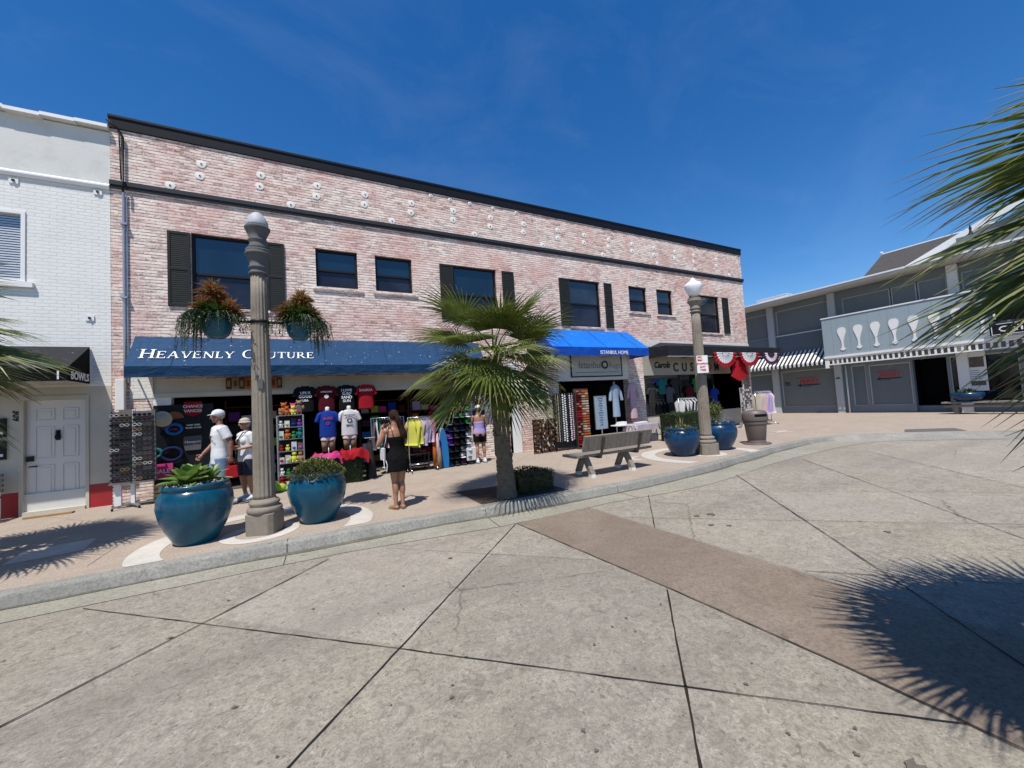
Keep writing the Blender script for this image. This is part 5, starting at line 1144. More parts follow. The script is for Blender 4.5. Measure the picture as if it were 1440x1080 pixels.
for x in (8.63, 9.72):
    for (ya, yb) in ((-4.46, -4.66), (-4.40, -4.22)):
        m_ = MB(); m_.ext([(x-0.055, ya-0.05, 0.405), (x-0.055, ya+0.05, 0.405), (x-0.055, yb+0.05, 0.075), (x-0.055, yb-0.05, 0.075)][::-1], (0.11, 0, 0)); lg = m_.build('leg', 'wood', bn)
        m_ = MB(); m_.ext([(x-0.05, yb-0.045, 0.074), (x-0.05, yb+0.045, 0.074), (x-0.05, yb+0.055+(0.01 if yb > -4.4 else -0.0), 0.0), (x-0.05, yb-0.055, 0.0)][::-1], (0.10, 0, 0)); m_.build('foot', 'plaster', lg)
    m_ = MB(); m_.box(x-0.04, x+0.04, -4.62, -4.24, 0.352, 0.404) if False else None
tb = thing('litter_bin', 'brown round litter bin with domed hooded top', 'litter bin', (15.0, -4.22, 0))
m_ = MB(); m_.lathe([(r*0.8, z) for r, z in [(0.30, 0.035), (0.30, 0.06), (0.285, 0.09), (0.285, 0.13), (0.295, 0.14), (0.355, 0.60), (0.36, 0.66)]], n=36); m_.build('body', 'brownplastic', tb, local=True, auto=35)
m_ = MB(); m_.lathe([(0.34, 0.0), (0.36, 0.012), (0.35, 0.035), (0.27, 0.04)], n=36); m_.build('base', 'brownplastic', tb, local=True, auto=35)
m_ = MB(); m_.lathe([(r*0.82, z) for r, z in [(0.36, 0.661), (0.39, 0.67), (0.40, 0.70), (0.40, 0.78), (0.39, 0.85), (0.375, 0.90), (0.33, 0.945), (0.2, 0.965), (0.001, 0.97)]], n=36); hd = m_.build('hood', 'brownplastic', tb, local=True, auto=35)
m_ = MB()
for k in range(2):
    a0 = atan2(-0.887, -0.46)+k*pi
    for i in range(10):
        a = a0-0.55+1.1*i/10; b = a0-0.55+1.1*(i+1)/10; r = 0.331
        m_.face((r*cos(a), r*sin(a), 0.79), (r*cos(b), r*sin(b), 0.79), (r*cos(b)*0.985, r*sin(b)*0.985, 0.865), (r*cos(a)*0.985, r*sin(a)*0.985, 0.865))
m_.build('opening', 'blackmatte', hd, local=True)
m_ = MB(); m_.lathe([(0.397, 0.58), (0.403, 0.585), (0.403, 0.655), (0.397, 0.66)], n=36) if False else m_.lathe([(0.284, 0.575), (0.300, 0.58), (0.305, 0.655), (0.292, 0.66)], n=36); m_.build('rim', 'brownplastic', tb, local=True, auto=35)
# ------------------------------------------------------------------ goods outside the shops
COLS = {'black': (0.012, 0.012, 0.014), 'white': (0.66, 0.66, 0.66), 'red': (0.36, 0.012, 0.02), 'maroon': (0.10, 0.008, 0.014), 'royal blue': (0.010, 0.045, 0.30), 'navy': (0.012, 0.02, 0.07),
        'grey': (0.13, 0.13, 0.14), 'yellow': (0.62, 0.62, 0.10), 'lilac': (0.42, 0.33, 0.62), 'pink': (0.62, 0.16, 0.34), 'hot pink': (0.62, 0.05, 0.22), 'pale pink': (0.62, 0.42, 0.48), 'orange': (0.45, 0.12, 0.03), 'teal': (0.02, 0.18, 0.19),
        'green': (0.04, 0.22, 0.06), 'lime': (0.35, 0.55, 0.06), 'tan': (0.32, 0.22, 0.12), 'charcoal': (0.04, 0.04, 0.042), 'bright blue': (0.02, 0.16, 0.42), 'pale blue': (0.30, 0.40, 0.50), 'purple': (0.16, 0.04, 0.28), 'cream': (0.5, 0.45, 0.35), 'brown': (0.12, 0.06, 0.03), 'plum': (0.09, 0.03, 0.07)}
def cl(c): 
    k = 'cloth_'+c.replace(' ', '_')
    if k not in K: dim = 0.78 if max(COLS[c]) > 0.2 else 0.7; K[k] = M(k, tuple(x*dim for x in COLS[c]), 0.9, 0.16, 9, 0.6, 14, spec=0.12)
    return k
def tee_builder(mb, w_=0.19, d=0.085, h=0.66, sl=0.17, spread=0.055):
    mb.tube([(0, 0, -h), (0, 0, -h+0.05), (0, 0, -h*0.45), (0, 0, -0.16), (0, 0, -0.07), (0, 0, -0.025)], [(d, w_), (d, w_*0.98), (d, w_*0.96), (d*0.9, w_*0.98), (d*0.7, w_*0.80), (d*0.55, w_*0.42)], 20)
    for s in (-1, 1): mb.tube([(s*w_*0.62, 0, -0.075), (s*(w_*0.95), 0, -0.12), (s*(w_+spread), 0, -0.12-sl)], [(0.06, 0.055), (0.075, 0.055), (0.075, 0.05)], 12)
    return mb
_tee = {}
def tee(name, colour, parent, org, kind='thin', rz=0):
    if kind not in _tee:
        mb = MB(); tee_builder(mb, d=0.045 if kind == 'thin' else 0.105); o = remesh(mb, 'tee', 'white', None, 0.013, 3); _tee[kind] = o.data; bpy.data.objects.remove(o)
    me = _tee[kind].copy(); me.name = name; me.materials.clear(); me.materials.append(K[cl(colour)])
    o = bpy.data.objects.new(name, me); COL.objects.link(o)
    if parent is not None: o.parent = parent
    o.location = org; o.rotation_euler = (0, 0, rz); return o
def hanging_tee(label, colour, x, y, z, prints, group, pc='white'):
    t = thing('t_shirt', label, 't-shirt', (x, y, z), group); tee('cloth', colour, t, (0, 0, 0))
    m_ = MB(); m_.tube([(-0.16, 0, -0.04), (0, 0, 0.02), (0.16, 0, -0.04)], 0.006, 5); m_.tube([(0, 0, 0.02), (0, 0, 0.07), (0.02, 0, 0.09), (0.0, 0, 0.11)], 0.004, 5); m_.build('hanger', 'steel', t, local=True)
    for (s_, dz, sz, c_) in prints: text(s_, sz, c_, t, (0, -0.050, dz), FX, 'print', 'CENTER', bold=0.002, local=True)
    return t
G1 = 't-shirts hung under the navy awning'
hanging_tee('black t-shirt with white print, first from the left under the awning', 'black', 3.52, -0.35, 2.33, [('LIFE IS', -0.22, 0.08, 'white'), ('GOOD', -0.31, 0.09, 'white'), ('USA', -0.40, 0.07, 'white')], G1)
b_ = hanging_tee('maroon t-shirt with small pale print under the awning', 'maroon', 3.98, -0.35, 2.33, [('LIFEGUARD', -0.20, 0.05, 'plaster')], G1)
m_ = MB(); m_.lathe([(0.001, -0.002), (0.05, -0.002), (0.05, 0.002), (0.001, 0.002)], n=16); o_ = m_.build('print', 'plaster', b_, local=True); o_.rotation_euler = (pi/2, 0, 0); o_.location = (0, -0.052, -0.30)
hanging_tee('black t-shirt covered with rows of white letters', 'black', 4.44, -0.35, 2.33, [('I LOVE', -0.19, 0.085, 'white'), ('SURF', -0.28, 0.095, 'white'), ('SAND', -0.37, 0.095, 'white'), ('SUN', -0.46, 0.095, 'white')], G1)
hanging_tee('red t-shirt with pale letters hung beside the headerboard', 'red', 4.90, -0.35, 2.33, [('BALBOA', -0.20, 0.085, 'plaster')], G1)
def mannequin(label, shirt, shorts, x, y, z0, pr):
    t = thing('mannequin', label, 'mannequin', (x, y, 0), 'half mannequins by the navy awning shop')
    tee('shirt', shirt, t, (0, 0, z0+1.04), 'full')
    m_ = MB()
    for s in (-1, 1): m_.tube([(s*0.065, 0, z0+0.50), (s*0.07, 0, z0+0.40), (s*0.078, 0, z0+0.30)], [(0.075, 0.085), (0.085, 0.09), (0.09, 0.092)], 14)
    remesh(m_, 'shorts', cl(shorts), t, 0.013, 3)
    for s in (-1, 1):
        m_ = MB(); m_.tube([(s*0.08, 0, z0+0.40), (s*0.08, 0, z0+0.05)], [(0.07, 0.075), (0.06, 0.062)], 12)
        m_.build('leg', cl('tan'), t, local=True, smooth=True)
    m_ = MB(); m_.tube([(0, 0, z0+0.97), (0, 0, z0+1.10), (0, 0, z0+1.112)], [0.05, 0.045, 0.02], 12)
    m_.build('neck', 'plaster', t, local=True, smooth=True)
    m_ = MB(); m_.tube([(0, 0, 0), (0, 0, z0+0.3)], 0.018, 8); m_.lathe([(0.16, 0.0), (0.16, 0.012), (0.02, 0.02)], n=20); m_.build('stand', 'steel', t, local=True, smooth=True)
    for (s_, dz, sz, c_) in pr: text(s_, sz, c_, t, (0, -0.110, z0+dz), FX, 'print', 'CENTER', bold=0.002, local=True)
mannequin('half mannequin in royal blue t-shirt with red print', 'royal blue', 'white', 3.98, -0.62, 0.66, [('SURF', 0.80, 0.09, 'ferryred'), ('o', 0.68, 0.14, 'ferryred')])
mannequin('half mannequin in white t-shirt with round dark print', 'white', 'white', 4.46, -0.62, 0.66, [('NEWPORT', 0.86, 0.055, 'navy'), ('O', 0.70, 0.16, 'navy'), ('BEACH', 0.62, 0.05, 'navy')])
# towels thrown over the dark bush
def drape(label, colour, x0, x1, y0, y1, z, hang, seed, cat='towel'):
    random.seed(seed); m_ = MB(); nx, ny = 26, 22; V_ = []
    for j in range(ny+1):
        for i in range(nx+1):
            u, v = i/nx, j/ny; x = lerp(x0, x1, u); ov = max(0, (v-0.68)/0.32); y = lerp(y1, y0, min(1, v/0.68))-0.03*ov; zz = z-hang*ov+0.03*sin(u*9+seed)*(0.4+v)+0.022*sin(v*11+u*5+seed)+0.018*sin(u*23+v*7)
            if u < 0.06 or u > 0.94: zz -= 0.05
            V_.append((x+0.015*sin(v*8+seed), y+0.02*sin(u*14+seed), zz))
    fs = []
    for j in range(ny):
        for i in range(nx): a = j*(nx+1)+i; fs.append((a, a+1, a+nx+2, a+nx+1))
    n = len(V_); V2 = [(p[0], p[1]+0.004, p[2]-0.012) for p in V_]; m_.add(V_+V2, fs+[tuple(q+n for q in f[::-1]) for f in fs])
    return tag(m_.build('towel', cl(colour), smooth=True), label, cat)
drape('hot pink towel spread over the dark bush', 'hot pink', 3.62, 4.22, -1.42, -0.85, 0.68, 0.10, 1)
drape('bright red towel heaped over the right of the bush', 'red', 4.20, 4.78, -1.44, -0.85, 0.72, 0.16, 2)
# clothes rails
def garment(m_, y, w_, h, seed, thick=0.035, top=0.0):
    """a garment seen edge-on or broadside hanging from a rail along X; y is its place along the rail"""
    r = random.Random(seed); n = 12; rows = 9; ph = r.uniform(0, 6)
    vs_ = []; fs = []
    for j in range(rows+1):
        v = j/rows; z = top-h*v-0.02*r.uniform(-1, 1)*v; half = w_*(0.35+0.65*min(1, v*5)) if v < 0.2 else w_*(1+0.10*sin(v*5+ph))
        for i in range(n):
            a = 2*pi*i/n; k = 1+0.28*sin(3*a+ph+v*3)*v
            vs_.append((y+thick*k*cos(a)*(0.5+0.8*v)+0.012*sin(v*6+ph), half*sin(a), z))
    for j in range(rows):
        for i in range(n): fs.append((j*n+i, j*n+(i+1) % n, (j+1)*n+(i+1) % n, (j+1)*n+i))
    fs.append(list(range(n))); fs.append([rows*n+i for i in range(n)][::-1]); m_.add(vs_, fs)
def rail(label, x0, x1, y, z, group=None):
    t = thing('clothes_rail', label, 'clothes rail', ((x0+x1)/2, y, 0), group); a, b = x0-(x0+x1)/2, x1-(x0+x1)/2
    m_ = MB(); m_.tube([(a, 0, 0.12), (a, 0, z), (b, 0, z), (b, 0, 0.12)], 0.013, 8); m_.tube([(a, 0, 0.18), (b, 0, 0.18)], 0.010, 8)
    for q in (a, b): m_.tube([(q, -0.25, 0.05), (q, 0, 0.13), (q, 0.25, 0.05)], 0.012, 6)
    m_.build('frame', 'chrome', t, local=True, smooth=True)
    for q in (a, b):
        for s in (-1, 1): m_ = MB(); m_.ell((q, s*0.25, 0.025), (0.012, 0.025, 0.025), 8, 6); m_.build('castor', 'black', t, local=True, smooth=True)
    return t
def hung(label, colour, x, y, z, w_, h, seed, group, name='garment', thick=0.035, rz=0.0, cat='garment'):
    t = thing(name, label, cat, (x, y, z), group, rz); m_ = MB(); garment(m_, 0, w_, h, seed, thick, -0.05); m_.build('cloth', cl(colour), t, local=True, smooth=True)
    m_ = MB(); m_.tube([(0, -w_*0.5, -0.06), (0, 0, -0.02), (0, w_*0.5, -0.06)], 0.005, 4); m_.tube([(0, 0, -0.02), (0, 0, 0.02)], 0.003, 4); m_.build('hanger', 'steel', t, local=True)
GR = 'garments on the rails under the navy awning'
rail('chrome clothes rail behind the woman in black', 4.95, 5.75, -0.75, 1.42, 'clothes rails outside the navy awning shop'); rail('chrome clothes rail holding yellow and lilac tops', 5.80, 6.45, -1.0, 1.38, 'clothes rails outside the navy awning shop')
for i, (c_, x, w_, h) in enumerate([('grey', 5.0, .2, .75), ('white', 5.08, .2, .7), ('teal', 5.16, .19, .62), ('black', 5.22, .2, .8), ('plum', 5.28, .19, .7), ('pale pink', 5.35, .2, .72), ('black', 5.42, .2, .7), ('white', 5.50, .2, .6), ('green', 5.58, .2, .7), ('charcoal', 5.66, .2, .8)]):
    lab = {'black': 'black garment hanging on the rail behind the woman in black', 'white': 'white garment hanging on the rail behind the woman in black'}.get(c_, c_+' garment on the rail behind the woman in black')
    hung(lab, c_, x, -0.75, 1.42, w_, h, 100+i, GR)
for i, (c_, x, w_, h) in enumerate([('yellow', 5.86, .22, .66), ('yellow', 5.94, .22, .70), ('yellow', 6.01, .22, .64), ('cream', 6.08, .2, .5), ('lilac', 6.15, .22, .70), ('lilac', 6.22, .22, .62), ('pale pink', 6.29, .22, .60), ('pink', 6.36, .2, .55)]):
    lab = {'yellow': 'bright yellow top hanging on the right hand rail', 'lilac': 'lilac shirt hanging on the rail next to yellow tops'}.get(c_, c_+' top hanging on the rail next to lilac shirts')
    hung(lab, c_, x, -1.0, 1.38, w_, h, 120+i, GR, thick=0.05, rz=0.5)
hung('long dark grey cloth hanging beside the red towel', 'charcoal', 4.86, -1.12, 0.98, 0.14, 0.93, 140, None, 'cloth_drape', 0.09, cat='cloth')
t = thing('cloth_stand', 'low steel stand holding the long dark grey cloth', 'stand', (4.86, -1.12, 0)); m_ = MB(); m_.tube([(0, 0.03, 0), (0, 0.03, 0.98)], 0.012, 6); m_.tube([(-0.12, 0, 0.97), (0.12, 0, 0.97)], 0.01, 6); m_.lathe([(0.14, 0), (0.14, 0.015), (0.02, 0.02)], n=16); m_.build('pole', 'steel', t, local=True)
t = thing('low_table', 'low dark display shelf under the yellow and lilac tops', 'table', (6.0, -0.85, 0)); m_ = MB(); m_.box(5.35, 6.35, -0.95, -0.45, 0.42, 0.45); m_.build('top', 'brownmetal', t); m_ = MB(); m_.box(5.37, 6.33, -0.93, -0.47, 0.10, 0.12); m_.build('shelf', 'brownmetal', t)
for (x, y) in ((5.37, -0.93), (6.3, -0.93), (5.37, -0.5), (6.3, -0.5)): m_ = MB(); m_.box(x, x+0.03, y, y+0.03, 0, 0.42); m_.build('leg', 'brownmetal', t)
for i, (c_, x) in enumerate([('brown', 5.5), ('charcoal', 5.78), ('plum', 6.02)]):
    m_ = MB(); random.seed(i); 
    for k in range(5): m_.box(x-0.1+rnd(-.01, .01), x+0.1+rnd(-.01, .01), -0.88+rnd(-.01, .01), -0.55, 0.452+k*0.035, 0.452+k*0.035+0.032)
    tag(m_.build('folded_clothes', cl(c_), bevel=0.012), 'stack of folded %s clothes on the low dark shelf' % c_, 'clothes')
# wraps, toys and a blue board at the right end
for i, (c_, x, z0, z1, w_) in enumerate([('orange', 6.42, 0.12, 0.92, 0.05), ('pale pink', 6.50, 0.3, 0.98, 0.05), ('tan', 6.53, 0.05, 0.62, 0.06)]):
    t = thing('rolled_wrap', '%s rolled beach wrap standing between the tops and blue board' % c_, 'wrap', (x, -1.1, z0-0.05), 'rolled wraps beside the blue board'); m_ = MB(); m_.tube([(0, 0, 0.0 if z0 < 0.2 else 0.0), (0.01, 0, (z1-z0)*0.5), (0, 0, z1-z0)], [w_*0.8, w_*1.1, w_*0.7], 10); m_.build('roll', cl(c_), t, local=True, smooth=True)
bd = thing('bodyboard', 'bright blue bodyboard leaning upright beside the hat tower', 'bodyboard', (6.72, -0.95, 0)); m_ = MB()
sh_ = [(-0.14, 0), (-0.17, 0.2), (-0.18, 0.55), (-0.13, 0.85), (-0.05, 1.02), (0.05, 1.02), (0.13, 0.85), (0.18, 0.55), (0.17, 0.2), (0.14, 0)]
m_.ext([(a*0.65, -0.10+0.12*b, b+0.01) for a, b in sh_], (0, 0.05, 0)); m_.build('deck', cl('bright blue'), bd, local=True, bevel=0.01)
m_ = MB(); m_.ext([(a*0.65*1.04, -0.03+0.12*b*1.0-0.018, b*1.005+0.008) for a, b in sh_], (0, 0.02, 0)) ; m_.build('rail_edge', cl('white'), bd, local=True)
# caps on a tall tower
hat_t = thing('hat_rack', 'tall black rack of caps near the purple shirt woman', 'hat rack', (7.17, -0.85, 0)); m_ = MB()
for x in (-0.36, 0.0, 0.36): m_.box(x-0.01, x+0.01, 0.13, 0.15, 0, 1.78); m_.box(x-0.01, x+0.01, -0.15, -0.13, 0, 0.1)
for k in range(10): m_.box(-0.36, 0.36, -0.14, 0.14, 0.06+k*0.18, 0.068+k*0.18)
m_.box(-0.37, 0.37, 0.151, 0.17, 0, 1.80); m_.build('frame', 'black', hat_t, local=True)
def cap_mb():
    m_ = MB(); n = 14; rows = 6; vs_ = []; fs = []
    for j in range(rows+1):
        ph = j/rows*pi/2; r = 0.088*cos(ph)**0.6 if j < rows else 0.001
        for i in range(n): a = 2*pi*i/n; vs_.append((r*cos(a), r*1.15*sin(a), 0.095*sin(ph)))
    for j in range(rows):
        for i in range(n): fs.append((j*n+i, j*n+(i+1) % n, (j+1)*n+(i+1) % n, (j+1)*n+i))
    m_.add(vs_, fs)
    b1 = [(0.08*cos(a), -0.085*sin(a)-0.012, 0.008) for a in [pi*k/10 for k in range(11)]]; b2 = [(0.085*cos(a), -0.175*sin(a)**0.7-0.02, -0.012+0.012*sin(a)) for a in [pi*k/10 for k in range(11)]]
    for k in range(10): m_.face(b1[k], b1[k+1], b2[k+1], b2[k]); m_.face((b2[k][0], b2[k][1], b2[k][2]-0.004), (b2[k+1][0], b2[k+1][1], b2[k+1][2]-0.004), (b1[k+1][0], b1[k+1][1], b1[k+1][2]-0.004), (b1[k][0], b1[k][1], b1[k][2]-0.004))
    return m_
random.seed(60); capm = {}
ORD = ['first', 'second', 'third', 'fourth', 'fifth', 'sixth', 'seventh', 'eighth', 'ninth', 'tenth', 'eleventh', 'twelfth', 'thirteenth', 'fourteenth', 'fifteenth']
for k in range(9):
    for j, x in enumerate((-0.26, -0.09, 0.09, 0.26)):
        c_ = random.choice(['black', 'black', 'white', 'navy', 'grey', 'charcoal', 'white', 'plum', 'green']) if x > 0 else random.choice(['black', 'charcoal', 'navy', 'grey', 'purple', 'black'])
        if c_ not in capm: capm[c_] = cap_mb().mesh('cap', [cl(c_)], smooth=True)
        o = bpy.data.objects.new('cap', capm[c_]); COL.objects.link(o); o.location = (7.17+x, -0.87, 0.072+k*0.18+0.006); o.rotation_euler = (0.25, 0, rnd(-.25, .25))
        tag(o, '%s cap on %s shelf from top of cap rack, %s from left' % (c_, ORD[8-k], ORD[j]), 'cap', 'caps on the tall rack')
# printed figure board and pier next to it
pb = thing('poster', 'blue surf poster on brick pier beside the purple shirt woman', 'poster', (8.15, -0.03, 0.5)); m_ = MB(); m_.box(7.95, 8.35, -0.03, -0.003, 0.5, 1.45); m_.build('sheet', cl('royal blue'), pb); m_ = MB(); m_.box(7.97, 8.33, -0.034, -0.0305, 1.05, 1.42); m_.build('print', cl('plum'), pb); m_ = MB(); m_.ell((8.15, -0.04, 1.62), (0.12, 0.03, 0.15), 12, 8); m_.build('emblem', cl('red'), pb)

# sunglasses spinner at the left
ss = thing('sunglasses_rack', 'tall grey spinner rack of sunglasses by the downpipe', 'display rack', (0.50, -0.62, 0)); m_ = MB()
for (cx, cy) in ((-0.19, 0.05), (0.16, 0.0)):
    m_.box(cx-0.15, cx+0.15, cy-0.01, cy+0.01, 0.50, 1.88); m_.box(cx-0.17, cx-0.15, cy-0.03, cy+0.03, 0.5, 1.9); m_.box(cx+0.15, cx+0.17, cy-0.03, cy+0.03, 0.5, 1.9)
    m_.box(cx-0.16, cx+0.16, cy-0.14, cy+0.14, 0.47, 0.499)
K['rackgrey'] = M('rack_grey', (0.13, 0.13, 0.13), 0.6, 0.25, spec=0.2); m_.build('panel', 'rackgrey', ss, local=True)
m_ = MB(); m_.box(-0.30, -0.20, 0.0, 0.06, 0.06, 0.47); m_.box(-0.06, 0.0, 0.0, 0.06, 0.06, 0.47); m_.box(-0.02, 0.02, -0.02, 0.02, 0.5, 1.92); m_.build('column', 'whitemetal', ss, local=True)
m_ = MB()
for a in range(5):
    th = a*2*pi/5+0.3; m_.bar((-0.05, 0.02, 0.07), (-0.05+0.33*cos(th), 0.02+0.33*sin(th), 0.06), 0.035, 0.03)
m_.build('base', 'steel', ss, local=True)
for a in range(5): m_ = MB(); th = a*2*pi/5+0.3; m_.ell((-0.05+0.33*cos(th), 0.02+0.33*sin(th), 0.028), (0.02, 0.028, 0.028), 8, 6); m_.build('castor', 'black', ss, local=True, smooth=True)
def glasses_mb(fi):
    m_ = MB(); m_.mi = 0
    for s in (-1, 1):
        m_.mi = 0; m_.tube([(s*0.036+0.030*cos(a*pi/6), 0, 0.024*sin(a*pi/6)) for a in range(13)], 0.0045, 5); m_.tube([(s*0.066, 0, 0.01), (s*0.068, 0.06, 0.008), (s*0.066, 0.11, -0.012)], 0.003, 4)
        m_.mi = 1; m_.face(*[(s*0.036+0.028*cos(a*pi/6), 0.001, 0.022*sin(a*pi/6)) for a in range(12)])
    m_.mi = 0; m_.tube([(-0.01, 0, 0.006), (0.01, 0, 0.006)], 0.004, 4); return m_
gm = {}; random.seed(61)
K['lens'] = M('lens_dark', (0.01, 0.01, 0.012), 0.08, 0.1, spec=0.8)
for (cx, cy, nm) in ((-0.19, 0.05, 'left'), (0.16, 0.0, 'right')):
    for k in range(14):
        for s in (-1, 1):
            c_ = random.choice(['black', 'charcoal', 'grey', 'brown', 'tan', 'black', 'white', 'plum', 'grey'])
            if c_ not in gm: gm[c_] = glasses_mb(0).mesh('sunglasses', [cl(c_), 'lens'])
            o = bpy.data.objects.new('sunglasses', gm[c_]); COL.objects.link(o); o.location = (0.50+cx+s*0.075, -0.62+cy-0.135, 0.56+k*0.096); o.rotation_euler = (0, 0, 0.0)
            tag(o, '%s sunglasses, %s row from top, %s of the pair, %s column of the rack' % (c_, ORD[13-k], 'left' if s < 0 else 'right', nm), 'sunglasses', 'sunglasses on the spinner rack')
m_ = MB()
for (cx, cy) in ((-0.19, 0.05), (0.16, 0.0)):
    for k in range(14): m_.box(cx-0.15, cx+0.15, cy-0.05, cy-0.011, 0.535+k*0.096, 0.541+k*0.096)
m_.build('shelf', 'rackgrey', ss, local=True)
# signs and souvenirs against the dark wall
def flat(name, label, cat, x0, x1, z0, z1, mat, y=-0.02, th=0.02, txt=None, pts=None, group=None, tm='white', ts=0.1):
    t = thing(name, label, cat, ((x0+x1)/2, y, z0), group); m_ = MB()
    if pts: m_.ext([(lerp(x0, x1, a), y-th, lerp(z0, z1, b)) for a, b in pts][::-1], (0, th, 0))
    else: m_.box(x0, x1, y-th, y, z0, z1)
    m_.build('panel', mat, t)
    for i, (s_, dz) in enumerate(txt or []): text(s_, ts, tm, t, ((x0+x1)/2, y-th-0.002, z0+dz), FX, 'lettering', 'CENTER', bold=0.002)
    return t
m_ = MB(); m_.box(0.62, 1.66, 0.0, 0.04, 0.0, 2.0); tag(m_.build('display_wall', 'black'), 'black slatted display wall behind the sunglasses rack', 'display wall')
flat('pennant', 'red pennant sign with pale letters above the framed sign', 'sign', 1.14, 1.46, 1.72, 2.05, cl('red'), -0.01, 0.015, [('CHANCE', 0.20, ), ('VANCES', 0.10)], [(0, 0.25), (0.5, 0), (1, 0.25), (1, 1), (0, 1)], tm='plaster', ts=0.085)
flat('framed_sign', 'small black framed sign with two pale lines', 'sign', 1.16, 1.45, 1.36, 1.68, 'black', -0.01, 0.02, [('HARD TIMES', 0.16), ('GOOD WAVES', 0.10)], tm='plaster', ts=0.042)
flat('shop_pennant', 'pale grey bag shaped sign under the framed sign', 'sign', 1.12, 1.46, 0.98, 1.30, cl('grey'), -0.01, 0.03, [('Newport', 0.16)], [(0.1, 0), (0.9, 0), (1, 0.7), (0.95, 1), (0.05, 0.95), (0, 0.6)], tm='plaster', ts=0.075)
def ringthing(label, x, z, r, tube_r, c1, cat='life ring', y=-0.06, squash=0.8):
    t = thing('ring_float', label, cat, (x, y, z), 'rings on the display wall'); m_ = MB(); m_.tube([(r*cos(a*pi/12), 0, r*squash*sin(a*pi/12)) for a in range(25)], tube_r, 8, cap=False); m_.build('ring', cl(c1), t, local=True, smooth=True); return t
t = ringthing('blue ring on the display wall left of the framed sign', 0.98, 1.47, 0.13, 0.03, 'bright blue'); m_ = MB(); m_.box(-0.1, 0.1, 0.02, 0.035, -0.07, 0.07); m_.build('backing', cl('navy'), t, local=True); text('SURF', 0.07, 'signred', t, (-0.09, 0.015, -0.03), FX, local=True)
ringthing('large navy ring low on the display wall', 0.94, 0.93, 0.17, 0.035, 'navy'); ringthing('teal ring beside the sunglasses rack', 0.66, 0.98, 0.11, 0.03, 'teal')
flat('folded_towel', 'folded red towel with pale letters right of the sunglasses rack', 'towel', 0.62, 0.96, 0.42, 0.74, cl('hot pink'), -0.06, 0.05, [('SALE', 0.13)], tm='plaster', ts=0.12)
t = thing('straw_hat', 'pale straw hats hung beside the top of sunglasses rack', 'hat', (0.80, -0.12, 1.70)); m_ = MB(); m_.lathe([(0.17, 0), (0.15, 0.01), (0.09, 0.015), (0.085, 0.08), (0.06, 0.10), (0.001, 0.105)], n=24, cap=False); o_ = m_.build('brim', cl('cream'), t, local=True, smooth=True); o_.rotation_euler = (pi/2+0.15, 0.4, 0)
t = thing('paper_fan', 'orange and tan fan high on the display wall', 'fan', (0.98, -0.04, 1.68)); m_ = MB()
for k in range(14):
    a = pi*(k+1.5)/16; m_.mi = k % 2; m_.face((0, 0.01, 0), (0.17*cos(a-0.11), -0.01, 0.17*sin(a-0.11)), (0.17*cos(a+0.11), 0.005, 0.17*sin(a+0.11)))
m_.build('blades', [cl('tan'), cl('orange')], t, local=True)
for k, (c_, x) in enumerate([('white', 0.90), ('white', 1.0)]): pass
ct = thing('wooden_crate', 'slatted wooden crate on the ground behind the largest blue pot', 'crate', (1.02, -0.35, 0)); m_ = MB()
for k in range(4): m_.box(-0.26, 0.26, -0.19, -0.17, 0.02+k*0.09, 0.09+k*0.09); m_.box(-0.26, 0.26, 0.17, 0.19, 0.02+k*0.09, 0.09+k*0.09); m_.box(-0.26, -0.24, -0.17, 0.17, 0.02+k*0.09, 0.09+k*0.09); m_.box(0.24, 0.26, -0.17, 0.17, 0.02+k*0.09, 0.09+k*0.09)
m_.box(-0.24, 0.24, -0.17, 0.17, 0.0, 0.02); m_.build('slats', 'crate', ct, local=True)
# strings of little surfboards on the header
for k in range(9):
    x = 1.92+k*0.125; c_ = ['brown', 'tan', 'brown', 'orange', 'tan', 'brown', 'tan', 'orange', 'brown'][k]; m_ = MB(); m_.box(x, x+0.105, -0.10, -0.075, 2.30, 2.56)
    t = thing('wooden_plaque', '%s wooden plaque in the row under navy awning' % c_, 'plaque', (x, -0.09, 2.3), 'wooden plaques under the navy awning'); m_.build('panel', cl(c_), t); m_ = MB(); m_.box(x+0.025, x+0.08, -0.105, -0.1005, 2.36, 2.50); m_.build('carving', cl('brown' if c_ != 'brown' else 'tan'), t)
